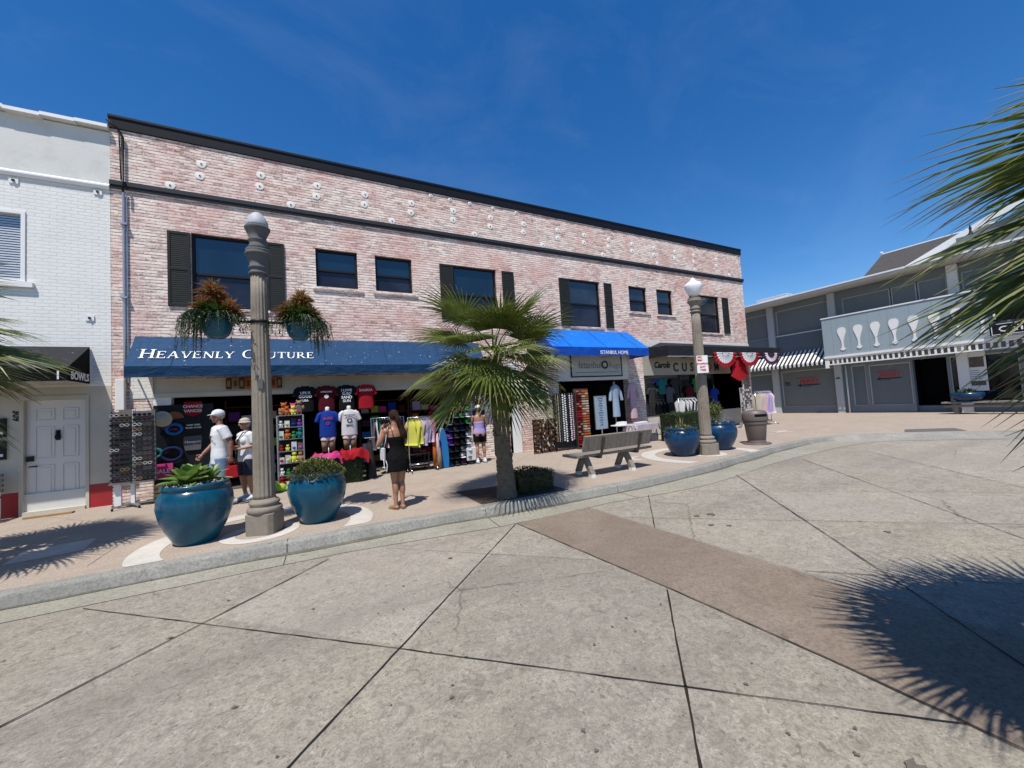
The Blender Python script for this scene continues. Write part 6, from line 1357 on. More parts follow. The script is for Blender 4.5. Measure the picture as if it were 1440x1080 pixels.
# soft toy and souvenir stand beside the second pot
ty = thing('souvenir_stand', 'glass sided souvenir stand of colourful toys behind lamp', 'display rack', (3.22, -0.95, 0)); m_ = MB()
for (a, b) in ((-.25, -.2), (.25, -.2), (-.25, .2), (.25, .2)): m_.box(a-0.01, a+0.01, b-0.01, b+0.01, 0.0, 1.62)
for k in range(7): m_.box(-0.24, 0.24, -0.2, 0.2, 0.05+k*0.26, 0.06+k*0.26)
m_.build('frame', 'steel', ty, local=True); m_ = MB(); m_.box(-0.24, 0.24, -0.005, 0.005, 0.06, 1.6); m_.build('back_panel', cl('charcoal'), ty, local=True)
random.seed(63)
tc_ = ['yellow', 'teal', 'white', 'hot pink', 'lime', 'orange', 'royal blue', 'red', 'purple', 'tan', 'green', 'bright blue']
for k in range(7):
    for j in range(4):
        c_ = random.choice(tc_); x = 3.22-0.18+j*0.12; z = 0.062+k*0.26
        if (k*4+j*3) % 5 in (1, 3):
            t = thing('gift_pack', '%s carded souvenir, %s shelf from top, %s from left on souvenir stand' % (c_, ORD[6-k], ORD[j]), 'souvenir', (x, -1.12, z), 'carded souvenirs on the stand', rnd(-.3, .3)); m_ = MB(); m_.box(-0.05, 0.05, -0.006, 0.006, 0, rnd(0.12, 0.2)); m_.build('card', cl(random.choice(['white', 'charcoal', 'navy', 'grey'])), t, local=True); m_ = MB(); m_.ell((0, -0.015, 0.06), (0.035, 0.014, 0.028), 8, 6); m_.build('toy', cl(c_), t, local=True, smooth=True); continue
        t = thing('soft_toy', '%s soft toy, %s shelf from top, %s from left on souvenir stand' % (c_, ORD[6-k], ORD[j]), 'toy', (x, -1.10, z), 'toys on the souvenir stand', rnd(-.5, .5)); m_ = MB(); s_ = rnd(0.75, 1.45)
        m_.ell((0, 0, 0.055*s_), (0.045*s_, 0.04*s_, 0.055*s_), 10, 7); m_.ell((0, -0.008, 0.135*s_), (0.036*s_, 0.034*s_, 0.034*s_), 10, 7)
        for s in (-1, 1): m_.ell((s*0.027*s_, 0, 0.168*s_), (0.012*s_, 0.008*s_, 0.015*s_), 6, 5); m_.ell((s*0.045*s_, -0.015, 0.07*s_), (0.013*s_, 0.015*s_, 0.03*s_), 6, 5); m_.ell((s*0.025*s_, -0.035, 0.015*s_), (0.016*s_, 0.025*s_, 0.015*s_), 6, 5)
        m_.build('body', cl(c_), t, local=True, smooth=True)
for i, (c_, x, z) in enumerate([('orange', 3.10, 1.68), ('hot pink', 3.28, 1.66), ('tan', 3.40, 1.72)]):
    t = thing('soft_toy', 'large %s plush heaped on top of souvenir stand' % c_, 'toy', (x, -0.98, z-0.03), 'toys on the souvenir stand'); m_ = MB(); m_.ell((0, 0, 0.08), (0.08, 0.07, 0.08), 12, 8); m_.ell((0, -0.02, 0.20), (0.055, 0.05, 0.05), 12, 8)
    for s in (-1, 1): m_.ell((s*0.045, 0, 0.245), 0.02, 8, 6); m_.ell((s*0.08, -0.03, 0.09), (0.025, 0.025, 0.05), 8, 6)
    m_.build('body', cl(c_), t, local=True, smooth=True)
t = thing('soft_toy', 'lime green plush at the foot of souvenir stand', 'toy', (3.02, -1.25, 0), 'toys on the souvenir stand'); m_ = MB(); m_.ell((0, 0, 0.09), (0.11, 0.08, 0.09), 12, 8); m_.ell((-0.08, 0, 0.17), (0.06, 0.05, 0.05), 12, 8); m_.ell((0.1, 0, 0.06), (0.06, 0.05, 0.04), 10, 6); m_.build('body', cl('lime'), t, local=True, smooth=True)

# key rings, shell strings and packet tower by the blue awning
kr = thing('keyring_rack', 'low black wire rack covered with small silver trinkets', 'display rack', (10.02, -0.75, 0)); m_ = MB(); kw, kh = 0.42, 1.05
for x in (-kw, -0.14, 0.14, kw): m_.box(x-0.012, x+0.012, -0.012, 0.012, 0, kh)
for k in range(8): m_.box(-kw, kw, -0.006, 0.006, 0.08+k*0.135, 0.088+k*0.135)
m_.build('frame', 'black', kr, local=True); m_ = MB(); m_.box(-kw, kw, 0.013, 0.025, 0.04, kh); m_.build('back_panel', cl('brown'), kr, local=True)
random.seed(64); m_ = MB()
for k in range(95):
    m_ = MB(); x, z = rnd(-kw, kw), rnd(0.06, kh-0.03); r = rnd(0.012, 0.034)
    m_.ell((x, -0.035-rnd(0, .03), z), (r, 0.012, r*rnd(0.8, 1.8)), 7, 5)
    m_.build('trinket', [cl('grey'), 'steel', cl('tan'), cl('brown'), cl('cream'), 'brownmetal'][k % 6], kr, local=True, smooth=True)
sr = thing('strand_rail', 'black overhead bar carrying the strings of shells', 'rail', (10.75, -0.85, 0)); m_ = MB(); m_.tube([(-0.42, 0, 0.0), (-0.42, 0, 1.82), (0.40, 0, 1.82), (0.40, 0, 0)], 0.012, 6); m_.box(-0.42, 0.40, 0.05, 0.06, 0.1, 1.8); m_.build('frame', 'black', sr, local=True)
random.seed(65)
for i, (x, c_, r) in enumerate([(10.40, 'tan', .020), (10.48, 'cream', .022), (10.56, 'grey', .016), (10.66, 'white', .036), (10.75, 'white', .036), (10.84, 'charcoal', .018), (10.93, 'white', .034), (11.02, 'pale pink', .030), (11.08, 'charcoal', 0.018)]):
    lab = {'white': 'string of large white shells hanging by the blue awning shop', 'charcoal': 'thin dark bead string between the white shell strings'}.get(c_, 'string of small %s shells hanging by the blue awning' % c_)
    t = thing('shell_string', lab, 'shell string', (x, -0.89, 0.3), 'strings of shells by the blue awning'); m_ = MB(); m_.tube([(0, 0, 0), (0, 0, 1.5)], 0.003, 4); z = rnd(0.0, 0.05)
    while z < 1.46: m_.ell((rnd(-.006, .006), rnd(-.006, .006), z), (r, r*0.5, r*0.85), 8, 6); z += r*2.05
    m_.build('shells', cl(c_), t, local=True, smooth=True)
for (x, nm, cA, cB, lab) in ((11.27, 0.10, 'maroon', 'red', 'narrow red packet tower left of the orange one'), (11.52, 0.14, 'orange', 'cream', 'tall tower of orange and cream packets by shop door')):
    t = thing('packet_rack', lab, 'display rack', (x, -0.88, 0), 'packet towers by the blue awning'); m_ = MB(); m_.box(-nm, -nm+0.012, -0.01, 0.1, 0.05, 1.93); m_.box(nm-0.012, nm, -0.01, 0.1, 0.05, 1.93); m_.box(-nm, nm, 0.1, 0.11, 0.05, 1.93); m_.box(-nm-0.03, nm+0.03, -0.1, 0.16, 0.0, 0.05); m_.build('frame', 'brownmetal', t, local=True)
    for k in range(22):
        for j in range(2):
            m_ = MB(); z = 0.12+k*0.081; a = -nm+0.02+j*(nm-0.02); m_.box(a+0.003, a+nm-0.025, -0.06+rnd(-.008, .008), 0.08, z, z+0.052); m_.build('packet', cl(random.choice([cA, cA, cB, 'tan'])), t, local=True)
# shop door goods under the blue awning
st2 = thing('notice_stand', 'tall grey notice board on a stand in the doorway', 'sign', (12.40, -0.6, 0)); m_ = MB(); m_.box(-0.24, 0.24, -0.012, 0.012, 0.55, 1.64); m_.build('board', cl('pale blue'), st2, local=True)
m_ = MB(); m_.box(-0.26, -0.24, -0.02, 0.02, 0.53, 1.66); m_.box(0.24, 0.26, -0.02, 0.02, 0.53, 1.66); m_.box(-0.24, 0.24, -0.02, 0.02, 1.64, 1.66); m_.box(-0.24, 0.24, -0.02, 0.02, 0.53, 0.55); m_.tube([(0, 0, 0), (0, 0, 0.53)], 0.02, 8); m_.box(-0.2, 0.2, -0.15, 0.15, 0, 0.015); m_.build('frame', 'steel', st2, local=True)
for k in range(12): text(['PASHMINA', 'TOWELS', 'ROBES', 'SCARVES', 'RUGS', 'LAMPS'][k % 6], 0.045, 'frame', st2, (0, -0.0135, 1.56-k*0.082), FX, 'lettering', 'CENTER', local=True)
def robe(label, colour, x, y, z, h, w_, seed, cat='robe'):
    t = thing('robe', label, cat, (x, y, z), 'robes by the blue awning shop'); m_ = MB(); m_.tube([(0, 0, 0), (0, 0, -0.05), (0, 0, -0.12), (0, 0, -0.5), (0, 0, -h)], [(0.03, 0.05), (0.06, w_*0.75), (0.08, w_), (0.06, w_*0.8), (0.09, w_*0.95)], 16)
    for s in (-1, 1): m_.tube([(s*w_*0.7, 0, -0.08), (s*(w_+0.06), -0.01, -0.3), (s*(w_+0.10), -0.02, -0.58)], [(0.05, 0.05), (0.05, 0.055), (0.06, 0.06)], 10)
    remesh(m_, 'cloth', cl(colour), t, 0.014, 2); m_ = MB(); m_.tube([(0, 0, 0), (0, 0, 0.10)], 0.006, 5); m_.build('hanger', 'steel', t, local=True); return t
robe('pale blue robe on a stand in front of the dark doorway', 'pale blue', 13.20, -0.50, 2.04, 1.15, 0.17, 1)
t = thing('robe_stand', 'thin steel stand carrying the pale blue robe', 'stand', (13.20, -0.44, 0)); m_ = MB(); m_.tube([(0, 0, 0), (0, 0, 2.12)], 0.014, 8); m_.tube([(0, 0, 2.12), (0, -0.06, 2.14)], 0.008, 5); m_.lathe([(0.16, 0), (0.16, 0.012), (0.02, 0.02)], n=18); m_.build('pole', 'steel', t, local=True)
robe('pale pink robe hanging against the brick pier', 'pale pink', 14.30, -0.22, 2.10, 1.35, 0.17, 2)
K['pattern'] = None
pm, n, b = newmat('patterned_cloth'); v = coords(n); wv_ = node(n, 'ShaderNodeTexWave', Scale=7.0, Distortion=6.0, Detail=3.0); n.links.new(v, wv_.inputs['Vector']); c = ramp(n, wv_.outputs['Fac'], [(0.38, (0.12, 0.10, 0.14)), (0.5, (0.62, 0.60, 0.62)), (0.7, (0.45, 0.38, 0.42))]); n.links.new(c, b.inputs['Base Color']); b.inputs['Roughness'].default_value = 0.85; K['pattern'] = pm
tt = thing('display_table', 'display table under a patterned cloth outside blue awning shop', 'table', (13.65, -1.15, 0)); m_ = MB(); m_.box(-0.5, 0.5, -0.28, 0.28, 0.60, 0.63); m_.build('top', 'white', tt, local=True)
for (a, b_) in ((-.47, -.25), (.45, -.25), (-.47, .23), (.45, .23)): m_ = MB(); m_.box(a, a+0.02, b_, b_+0.02, 0, 0.60); m_.build('leg', 'steel', tt, local=True)
def tablecloth(label, x, y, z, a, b_, dropz, seed):
    m_ = MB(); n_ = 60; rows = 7; vs_ = []; fs = []
    per = []
    for i in range(n_):
        q = i/n_*4; s = int(q); f = q-s; P2 = [(-a+2*a*f, -b_), (a, -b_+2*b_*f), (a-2*a*f, b_), (-a, b_-2*b_*f)][s]; per.append(P2)
    for j in range(rows+1):
        v_ = j/rows
        for i, (px, py) in enumerate(per):
            k = 1+0.05*v_+0.05*v_*sin(i*0.95+seed); vs_.append((x+px*k, y+py*k*(1+0.05*v_), z-dropz*v_*(1+0.05*sin(i*0.4+seed))))
    vs_.append((x, y, z+0.004)); c_ = len(vs_)-1
    for j in range(rows):
        for i in range(n_): fs.append((j*n_+i, (j+1)*n_+i, (j+1)*n_+(i+1) % n_, j*n_+(i+1) % n_))
    for i in range(n_): fs.append((c_, i, (i+1) % n_))
    m_.add(vs_, fs); return tag(m_.build('tablecloth', 'pattern', smooth=True), label, 'tablecloth')
tablecloth('grey and white patterned cloth draped over the display table', 13.65, -1.15, 0.636, 0.52, 0.30, 0.22, 1)
t2 = thing('display_table', 'white side table stacked with boxes beside patterned cloth table', 'table', (13.05, -0.85, 0)); m_ = MB(); m_.box(-0.3, 0.3, -0.2, 0.2, 0.60, 0.63); m_.build('top', 'white', t2, local=True); m_ = MB(); m_.tube([(-.2, 0, 0), (-.2, 0, 0.6)], 0.015, 6); m_.tube([(.2, 0, 0), (.2, 0, 0.6)], 0.015, 6); m_.build('leg', 'steel', t2, local=True)
for i, (x, y, z, w_) in enumerate([(13.05, -0.85, 0.632, 0.18), (13.08, -0.84, 0.682, 0.15), (13.5, -1.2, 0.645, 0.13), (13.85, -1.1, 0.645, 0.1)]):
    m_ = MB(); m_.box(x-w_, x+w_, y-0.09, y+0.09, z, z+0.048); tag(m_.build('gift_box', 'white', bevel=0.004), ['lower white box on the white side table', 'upper white box on the white side table', 'white box at the left on the patterned cloth', 'small white box at the right on the patterned cloth'][i], 'box')
# bags hanging below the patterned table, seen right of it
for i, (x, c_) in enumerate([(14.05, 'grey'), (14.22, 'white')]):
    t = thing('tote_bag', '%s patterned tote bag standing at the table end' % c_, 'bag', (x, -1.28, 0)); m_ = MB(); m_.ext([(-0.08, 0, 0), (0.08, 0, 0), (0.10, 0, 0.26), (-0.10, 0, 0.26)], (0, 0.1, 0)); m_.build('body', 'pattern' if i == 0 else cl('white'), t, local=True, bevel=0.01); m_ = MB(); m_.tube([(-0.05, 0.0, 0.25), (-0.04, 0, 0.38), (0.04, 0, 0.38), (0.05, 0, 0.25)], 0.006, 5); m_.build('handle', cl('charcoal'), t, local=True)
# signs on the shop headers
sg_ = thing('shop_sign', 'framed grey shop sign board below the blue awning', 'sign', (12.85, -0.04, 2.42)); m_ = MB(); m_.box(11.72, 14.0, -0.045, -0.018, 2.40, 3.14); m_.build('board', cl('cream') if False else 'greycol', sg_)
m_ = MB()
for q in ((11.68, 14.04, 3.14, 3.18), (11.68, 14.04, 2.36, 2.40), (11.68, 11.72, 2.40, 3.14), (14.0, 14.04, 2.40, 3.14)): m_.box(q[0], q[1], -0.055, -0.018, q[2], q[3])
m_.build('frame', 'black', sg_); text('Istanbul', 0.34, 'seam', sg_, (12.0, -0.047, 2.68), FX, bold=0.006, shear=0.1); text('O', 0.4, 'ledge', sg_, (13.05, -0.047, 2.66), FX, bold=0.014); text('Rugs', 0.3, 'seam', sg_, (13.38, -0.047, 2.68), FX, shear=0.1)
m_ = MB(); m_.box(11.85, 13.9, -0.049, -0.0455, 2.52, 2.535); m_.build('underline', 'ledge', sg_)
s2 = thing('shop_sign', 'candy shop header sign of script and big dark mixed letters', 'sign', (17.5, -0.02, 2.4)); text('Carols', 0.34, 'black', s2, (15.75, -0.015, 2.66), FX, bold=0.012, shear=0.25)
for i, (ch, mt) in enumerate(zip('CUSTOM', ['stripeb', 'frame', 'ledge', 'brownmetal', 'ferryred', 'ferrynavy'])): text(ch, 0.50, mt, s2, (16.85+i*0.52, -0.015, 2.50), FX, bold=0.010, ext=0.006, wide=0.9)
K['neony'] = M('neon_yellow', (0.6, 0.6, 0.15)); K['neonp'] = M('neon_violet', (0.10, 0.06, 0.5))
nl_ = thing('neon_sign', 'yellow script and violet palm neon in the candy window', 'neon sign', (15.9, 0.1, 1.7)); text('Boutique', 0.20, 'neony', nl_, (15.55, 0.11, 1.72), FX, shear=0.2); m_ = MB()
for k in range(7): a = pi*(k-0.3)/5.4; m_.tube([(15.95, 0.10, 2.12), (15.95+0.12*cos(a), 0.10, 2.12+0.12*sin(a)), (15.95+0.2*cos(a), 0.10, 2.08+0.10*sin(a))], 0.012, 5)
m_.tube([(15.95, 0.10, 2.12), (15.93, 0.10, 1.92)], 0.01, 5); m_.build('tube', 'neonp', nl_)
# goods in and before the candy window
rail('clothes rail with white and black garments before candy window', 16.35, 17.3, -0.55, 1.40)
for i in range(9):
    c_ = ['white', 'black', 'white', 'grey', 'white', 'black', 'white', 'charcoal', 'white'][i]; hung('%s garment on the rail before the candy window' % c_, c_, 16.42+i*0.10, -0.55, 1.40, 0.2, 0.6, 160+i, 'garments before the candy window', rz=0.3)
for i, (x, c_) in enumerate([(15.6, 'charcoal'), (16.2, 'teal'), (16.6, 'grey'), (16.95, 'charcoal'), (17.8, 'maroon'), (18.3, 'green')]):
    t = thing('display_garment', '%s garment displayed behind the candy shop glass' % c_, 'garment', (x, 0.06, 2.25 if i % 2 else 1.9)); tee('cloth', c_, t, (0, 0.0, 0)); 
t = thing('t_shirt', 'royal blue shirt hanging in the open front behind the shrub', 't-shirt', (19.2, -0.1, 1.75)); tee('cloth', 'royal blue', t, (0, 0, 0)); m_ = MB(); m_.tube([(0, 0, -0.02), (0, 0, 0.08)], 0.004, 4); m_.build('hanger', 'steel', t, local=True)
pc = thing('postcard_rack', 'white wire spinner of small cards beside the litter bin', 'display rack', (19.62, -1.2, 0)); m_ = MB()
for a in (-0.36, -0.12, 0.12, 0.36): m_.box(a-0.008, a+0.008, -0.01, 0.01, 0.3, 1.66)
for k in range(15): m_.box(-0.40, 0.40, -0.02, 0.0, 0.34+k*0.09, 0.345+k*0.09)
m_.tube([(0, 0.05, 0), (0, 0.05, 1.8)], 0.015, 6); m_.lathe([(0.3, 0), (0.3, 0.2), (0.28, 0.24), (0.02, 0.26)], n=20); m_.build('frame', 'whitemetal', pc, local=True)
random.seed(66)
for k in range(15):
    for j in range(6):
        m_ = MB(); x = -0.37+j*0.125; m_.box(x, x+0.085, -0.035, -0.025, 0.355+k*0.09, 0.42+k*0.09); m_.build('card', cl(random.choice(['white', 'cream', 'grey', 'brown', 'white', 'tan'])), pc, local=True)
rail('clothes rail with pastel dresses beside the grey building', 20.45, 21.5, -1.1, 1.48)
for i in range(8):
    c_ = ['cream', 'pale pink', 'pale pink', 'cream', 'lilac', 'lilac', 'pale pink', 'white'][i]; hung('%s dress on the rail near the grey building' % c_, c_, 20.55+i*0.125, -1.1, 1.48, 0.22, 0.95, 180+i, 'pastel dresses near the grey building', thick=0.06, rz=0.4)
# bunting and red banners under the charcoal canopy
for i, (x0, x1, z) in enumerate([(18.05, 19.55, 3.16), (19.75, 21.15, 3.16), (21.45, 22.75, 3.16)]):
    t = thing('bunting', ['pleated red white and blue fan bunting nearest the lamp', 'pleated fan bunting above the red banner', 'pleated fan bunting at the canopy end, farthest from lamp'][i], 'bunting', ((x0+x1)/2, -0.99, z), 'fan buntings on the charcoal canopy'); m_ = MB(); cx, R_ = (x0+x1)/2, (x1-x0)/2; n = 24
    for k in range(n):
        a0, a1 = pi+pi*k/n, pi+pi*(k+1)/n
        for q, (r0_, r1_) in enumerate(((0.02, 0.42), (0.42, 0.72), (0.72, 1.0))):
            m_.mi = [2, 1, 0][q] if i < 2 else [3, 1, 3][q]; pt = []
            for (r, a, yy) in ((r0_, a0, (k % 2)), (r1_, a0, (k % 2)), (r1_, a1, (k+1) % 2), (r0_, a1, (k+1) % 2)): pt.append((cx+R_*r*cos(a), -1.0-0.03*yy*r, z+R_*0.84*r*sin(a)))
            m_.face(*pt)
    m_.build('cloth', [cl('red'), cl('white'), cl('white'), cl('plum')], t)
    m_ = MB()
    for k in range(5): s_ = 0.05; a = pi+pi*(k+0.5)/5; c_ = Vector((cx+R_*0.3*cos(a), -1.04, z+R_*0.26*sin(a))); m_.face(*[c_+Vector((s_*(1 if j % 2 else 0.42)*cos(j*pi/5), 0, s_*(1 if j % 2 else 0.42)*sin(j*pi/5))) for j in range(10)])
    m_.build('star', cl('navy'), t)
for i, (x, w_, z0, z1) in enumerate([(19.85, 0.62, 1.95, 3.1)]):
    m_ = MB(); n = 16; 
    for k in range(n):
        a, b_ = x-w_+2*w_*k/n, x-w_+2*w_*(k+1)/n; ya, yb = -0.9+0.05*(k % 2), -0.9+0.05*((k+1) % 2); e = lambda q: z0+0.25*abs(q-x)/w_
        m_.face((a*0.4+x*0.6, ya, z1), (a, ya, e(a)), (b_, yb, e(b_)), (b_*0.4+x*0.6, yb, z1))
    t = thing('banner', 'deep red pleated banner hanging below the middle bunting', 'banner', (x, -0.9, z0)); m_.build('cloth', cl('red'), t)
# bench and blue bowl planter before the far shop
bn2 = thing('bench', 'low grey bench in front of the grey building', 'bench', (28.0, -6.2, 0)); m_ = MB(); m_.box(-0.25, 0.25, -1.7, 1.55, 0.46, 0.52); m_.build('seat', 'wood', bn2, local=True); m_ = MB(); m_.box(-0.2, 0.2, -1.6, 1.5, 0.30, 0.38); m_.build('apron', 'wood', bn2, local=True)
for y in (-1.3, 1.15): m_ = MB(); m_.box(-0.18, 0.18, y-0.06, y+0.06, 0, 0.30); m_.build('leg', 'wood', bn2, local=True)
bp = thing('planter_pot', 'dark navy bowl planter standing on the low far bench', 'planter', (28.05, -5.35, 0.52)); m_ = MB(); m_.lathe([(0.001, 0), (0.25, 0), (0.42, 0.12), (0.50, 0.26), (0.48, 0.36), (0.44, 0.38), (0.42, 0.35), (0.01, 0.34)], n=30, cap=False); m_.build('pot', 'potnavy', bp, local=True, smooth=True)
mound('small dark flowers in the far navy bowl planter', 'flowering_plant', 28.05, -5.35, 0.84, 0.42, 0.2, 260, 0.10, 0.04, ['hedge', 'bush'], 71, flowers=('petalp', 12, 0.25))

random.seed(90)
for i, (x0, x1) in enumerate([(1.7, 3.3), (4.9, 6.3), (6.4, 7.7)]):
    su = thing('shelf_unit', ['shelves of folded stock inside behind the man and woman', 'shelves of folded stock inside behind the woman in black', 'shelves of folded stock inside behind the cap rack'][i], 'shelves', ((x0+x1)/2, 1.4, 0), 'stock shelves inside the left shop'); m_ = MB()
    for k in range(6): m_.box(x0, x1, 1.2, 1.6, 0.1+k*0.36, 0.125+k*0.36)
    for x in (x0-0.03, x1): m_.box(x, x+0.03, 1.2, 1.6, 0, 2.1)
    m_.build('frame', cl('brown'), su)
    for k in range(5):
        x = x0+0.04
        while x < x1-0.28:
            w_ = rnd(0.18, 0.27); h = rnd(0.10, 0.28); m_ = MB(); m_.box(x, x+w_, 1.22, 1.5, 0.127+k*0.36, 0.127+k*0.36+h); m_.build('folded_stack', cl(random.choice(list(COLS))), su); x += w_+rnd(0.02, 0.08)

# ------------------------------------------------------------------ people
K['skin'] = M('skin_tan', (0.29, 0.145, 0.085), 0.5, 0.1, 8); K['skin2'] = M('skin_ruddy', (0.24, 0.11, 0.075), 0.5, 0.12, 8)
K['hairdark'] = M('hair_dark', (0.028, 0.014, 0.009), 0.7, 0.5, 30, 1.0, 90, st=(4, 4, 0.6), spec=0.15); K['hairgrey'] = M('hair_grey', (0.28, 0.26, 0.24), 0.6, 0.3, 30, 0.5, 90)
K['denim'] = M('denim', (0.13, 0.20, 0.32), 0.9, 0.3, 14, 0.4, 60); K['wdress'] = M('black_cloth', (0.005, 0.005, 0.006), 0.9, 0.2, 9, 0.9, 14, spec=0.12)
K['wtee'] = M('white_tee', (0.58, 0.60, 0.62), 0.9, 0.07, 5, 1.0, 7, spec=0.15); K['navyshort'] = M('navy_shorts', (0.010, 0.014, 0.035), 0.85, 0.2, 6, 0.5, 12)
def hand(m_, w_, d, pn, side, curl=0.35, s=1.0):
    """palm, four separate bent fingers of unequal length, thumb leaving the side of the palm"""
    w_ = Vector(w_); d = Vector(d).normalized(); pn = Vector(pn); pn = (pn-d*pn.dot(d)).normalized(); ac = d.cross(pn).normalized()*side
    m_.tube([w_, w_+d*0.035*s, w_+d*0.085*s], [(0.022*s, 0.016*s), (0.036*s, 0.015*s), (0.038*s, 0.013*s)], 10)
    # the palm is a flat block across the knuckles
    m_.bar(w_+d*0.02*s, w_+d*0.09*s, 0.075*s, 0.024*s, pn)
    for k, (o_, L_) in enumerate([(-0.030, 0.060), (-0.010, 0.072), (0.011, 0.067), (0.030, 0.052)]):
        p = w_+d*0.085*s-ac*o_*s; pts = [p]; dd = d.copy(); c_ = curl*(0.8+0.12*k)
        for q in (0.45, 0.30, 0.25): dd = (dd*cos(c_)+pn*sin(c_)); dd.normalize(); pts.append(pts[-1]+dd*L_*q*s); c_ *= 1.15
        m_.tube(pts, [0.0095*s, 0.009*s, 0.0082*s, 0.0068*s], 7)
    p = w_+d*0.028*s+ac*0.028*s; q = p+(d*0.6+ac*0.75+pn*0.25).normalized()*0.036*s; r = q+(d*0.92+ac*0.15+pn*0.35).normalized()*0.032*s; m_.tube([p, q, r], [0.012*s, 0.0105*s, 0.008*s], 7)
def limb(m_, pts, rad, n=12): 
    P_ = []; R_ = []
    for i in range(len(pts)-1):
        for k in range(4): t = k/4; P_.append(Vector(pts[i]).lerp(Vector(pts[i+1]), t)); R_.append(lerp(rad[i], rad[i+1], t))
    P_.append(Vector(pts[-1])); R_.append(rad[-1]); m_.tube(P_, R_, n)
def person(label, x, y, rz, H, pose, skin, female=False, name='person', headturn=0.0, headtilt=0.0, flipflop=False):
    """stands facing local +Y; pose gives arm joints in units of height"""
    t = thing(name, label, 'person', (x, y, 0), None, rz); m_ = MB(); V = lambda p: Vector(p)*H; s = H/1.75
    hipw = 0.058 if not female else 0.056
    # torso
    sw = 0.115 if not female else 0.098
    wst = 0.078 if not female else 0.066
    tor = [(0.465, 0.052, 0.085), (0.50, 0.064, 0.098), (0.54, 0.062, 0.100 if female else 0.092), (0.60, 0.052, wst), (0.66, 0.056, wst*1.10), (0.72, 0.062, 0.090), (0.77, 0.058, sw*0.92), (0.805, 0.046, sw*0.88), (0.825, 0.036, sw*0.55), (0.845, 0.032, 0.036), (0.875, 0.030, 0.032)]
    off_ = pose.get('hip', (0, 0)); top_ = pose.get('sh', (0, 0))
    m_.tube([V((lerp(off_[0], top_[0], (z-0.465)/0.36), lerp(off_[1], top_[1], (z-0.465)/0.36), z)) for z, a, b_ in tor], [(a*H, b_*H) for z, a, b_ in tor], 22)
    if female:
        for sd_ in (-1, 1): m_.ell(V((sd_*0.045+top_[0], 0.040, 0.725)), (0.034*H, 0.030*H, 0.036*H), 10, 8)
    for sd_ in (-1, 1): m_.ell(V((sd_*0.045+off_[0], -0.032+off_[1], 0.495)), (0.050*H, 0.046*H, 0.055*H), 10, 8)
    legs = pose['legs']
    for (hp, kn, an, toe) in legs:
        limb(m_, [V(hp), V(kn), V(an)], [0.052*H, 0.033*H, 0.0185*H]); kk = V(kn); aa = V(an); m_.ell(kk.lerp(aa, 0.28)+Vector((0, -0.014*H, 0)), (0.030*H, 0.032*H, 0.075*H), 10, 8)
        m_.ell(V(hp).lerp(kk, 0.2), (0.055*H, 0.056*H, 0.09*H), 12, 8)
        f = (Vector(toe)-Vector(an)); f.z = 0; f.normalize(); base = Vector((an[0]*H, an[1]*H, 0)); rt_ = f.cross(Vector((0, 0, 1)))
        m_.tube([base-f*0.035*H+Vector((0, 0, 0.022*H)), base+f*0.02*H+Vector((0, 0, 0.026*H)), base+f*0.07*H+Vector((0, 0, 0.016*H)), base+f*0.108*H+Vector((0, 0, 0.010*H))], [0.020*H, 0.024*H, 0.021*H, 0.011*H], 10, flat=0.75)
    for k, (sh_j, el, wr, hd, pn) in enumerate(pose['arms']):
        sd_ = 1 if k == 0 else -1; limb(m_, [V(sh_j), V(el), V(wr)], [0.031*H if not female else 0.028*H, 0.024*H if not female else 0.021*H, 0.0145*H]); m_.ell(V(sh_j), (0.034*H, 0.034*H, 0.036*H), 10, 8); ff = V(el).lerp(V(wr), 0.25); m_.ell(ff, 0.024*H, 10, 8)
        hand(m_, V(wr), hd, pn, sd_, pose.get('curl', 0.4), s)
    # head
    hc = V((pose.get('head', (0, 0.012))[0]+top_[0], pose.get('head', (0, 0.012))[1], 0.932)); R_ = Matrix.Rotation(headturn, 3, 'Z') @ Matrix.Rotation(headtilt, 3, 'X')
    def hp_(q): return hc+R_ @ (Vector(q)*H)
    m_.tube([V((top_[0], -0.005, 0.82)), hp_((0, -0.012, -0.035))], [0.031*H, 0.028*H], 12)
    m_.ell(hp_((0, -0.006, 0.010)), (0.043*H, 0.053*H, 0.055*H), 18, 14, R_); m_.ell(hp_((0, 0.010, -0.025)), (0.034*H, 0.040*H, 0.042*H), 14, 10, R_); m_.ell(hp_((0, 0.034, -0.053)), (0.016*H, 0.013*H, 0.013*H), 10, 8, R_)
    m_.tube([hp_((0, 0.045, 0.010)), hp_((0, 0.056, -0.008)), hp_((0, 0.062, -0.020)), hp_((0, 0.048, -0.024))], [0.006*H, 0.008*H, 0.010*H, 0.007*H], 8)
    m_.ell(hp_((0, 0.046, -0.036)), (0.015*H, 0.007*H, 0.0055*H), 10, 6, R_)
    for sd_ in (-1, 1):
        m_.ell(hp_((sd_*0.044, -0.006, -0.008)), (0.006*H, 0.013*H, 0.018*H), 8, 8, R_); m_.ell(hp_((sd_*0.020, 0.041, 0.016)), (0.014*H, 0.007*H, 0.004*H), 8, 6, R_)
    remesh(m_, 'body', skin, t, 0.0068*s, 3)
    e = MB()
    for sd_ in (-1, 1): e.ell(hp_((sd_*0.018, 0.0455, 0.004)), (0.0065*H, 0.004*H, 0.0035*H), 8, 6, R_)
    e.build('eyes', 'black', t, local=True)
    return t, hp_, V, R_
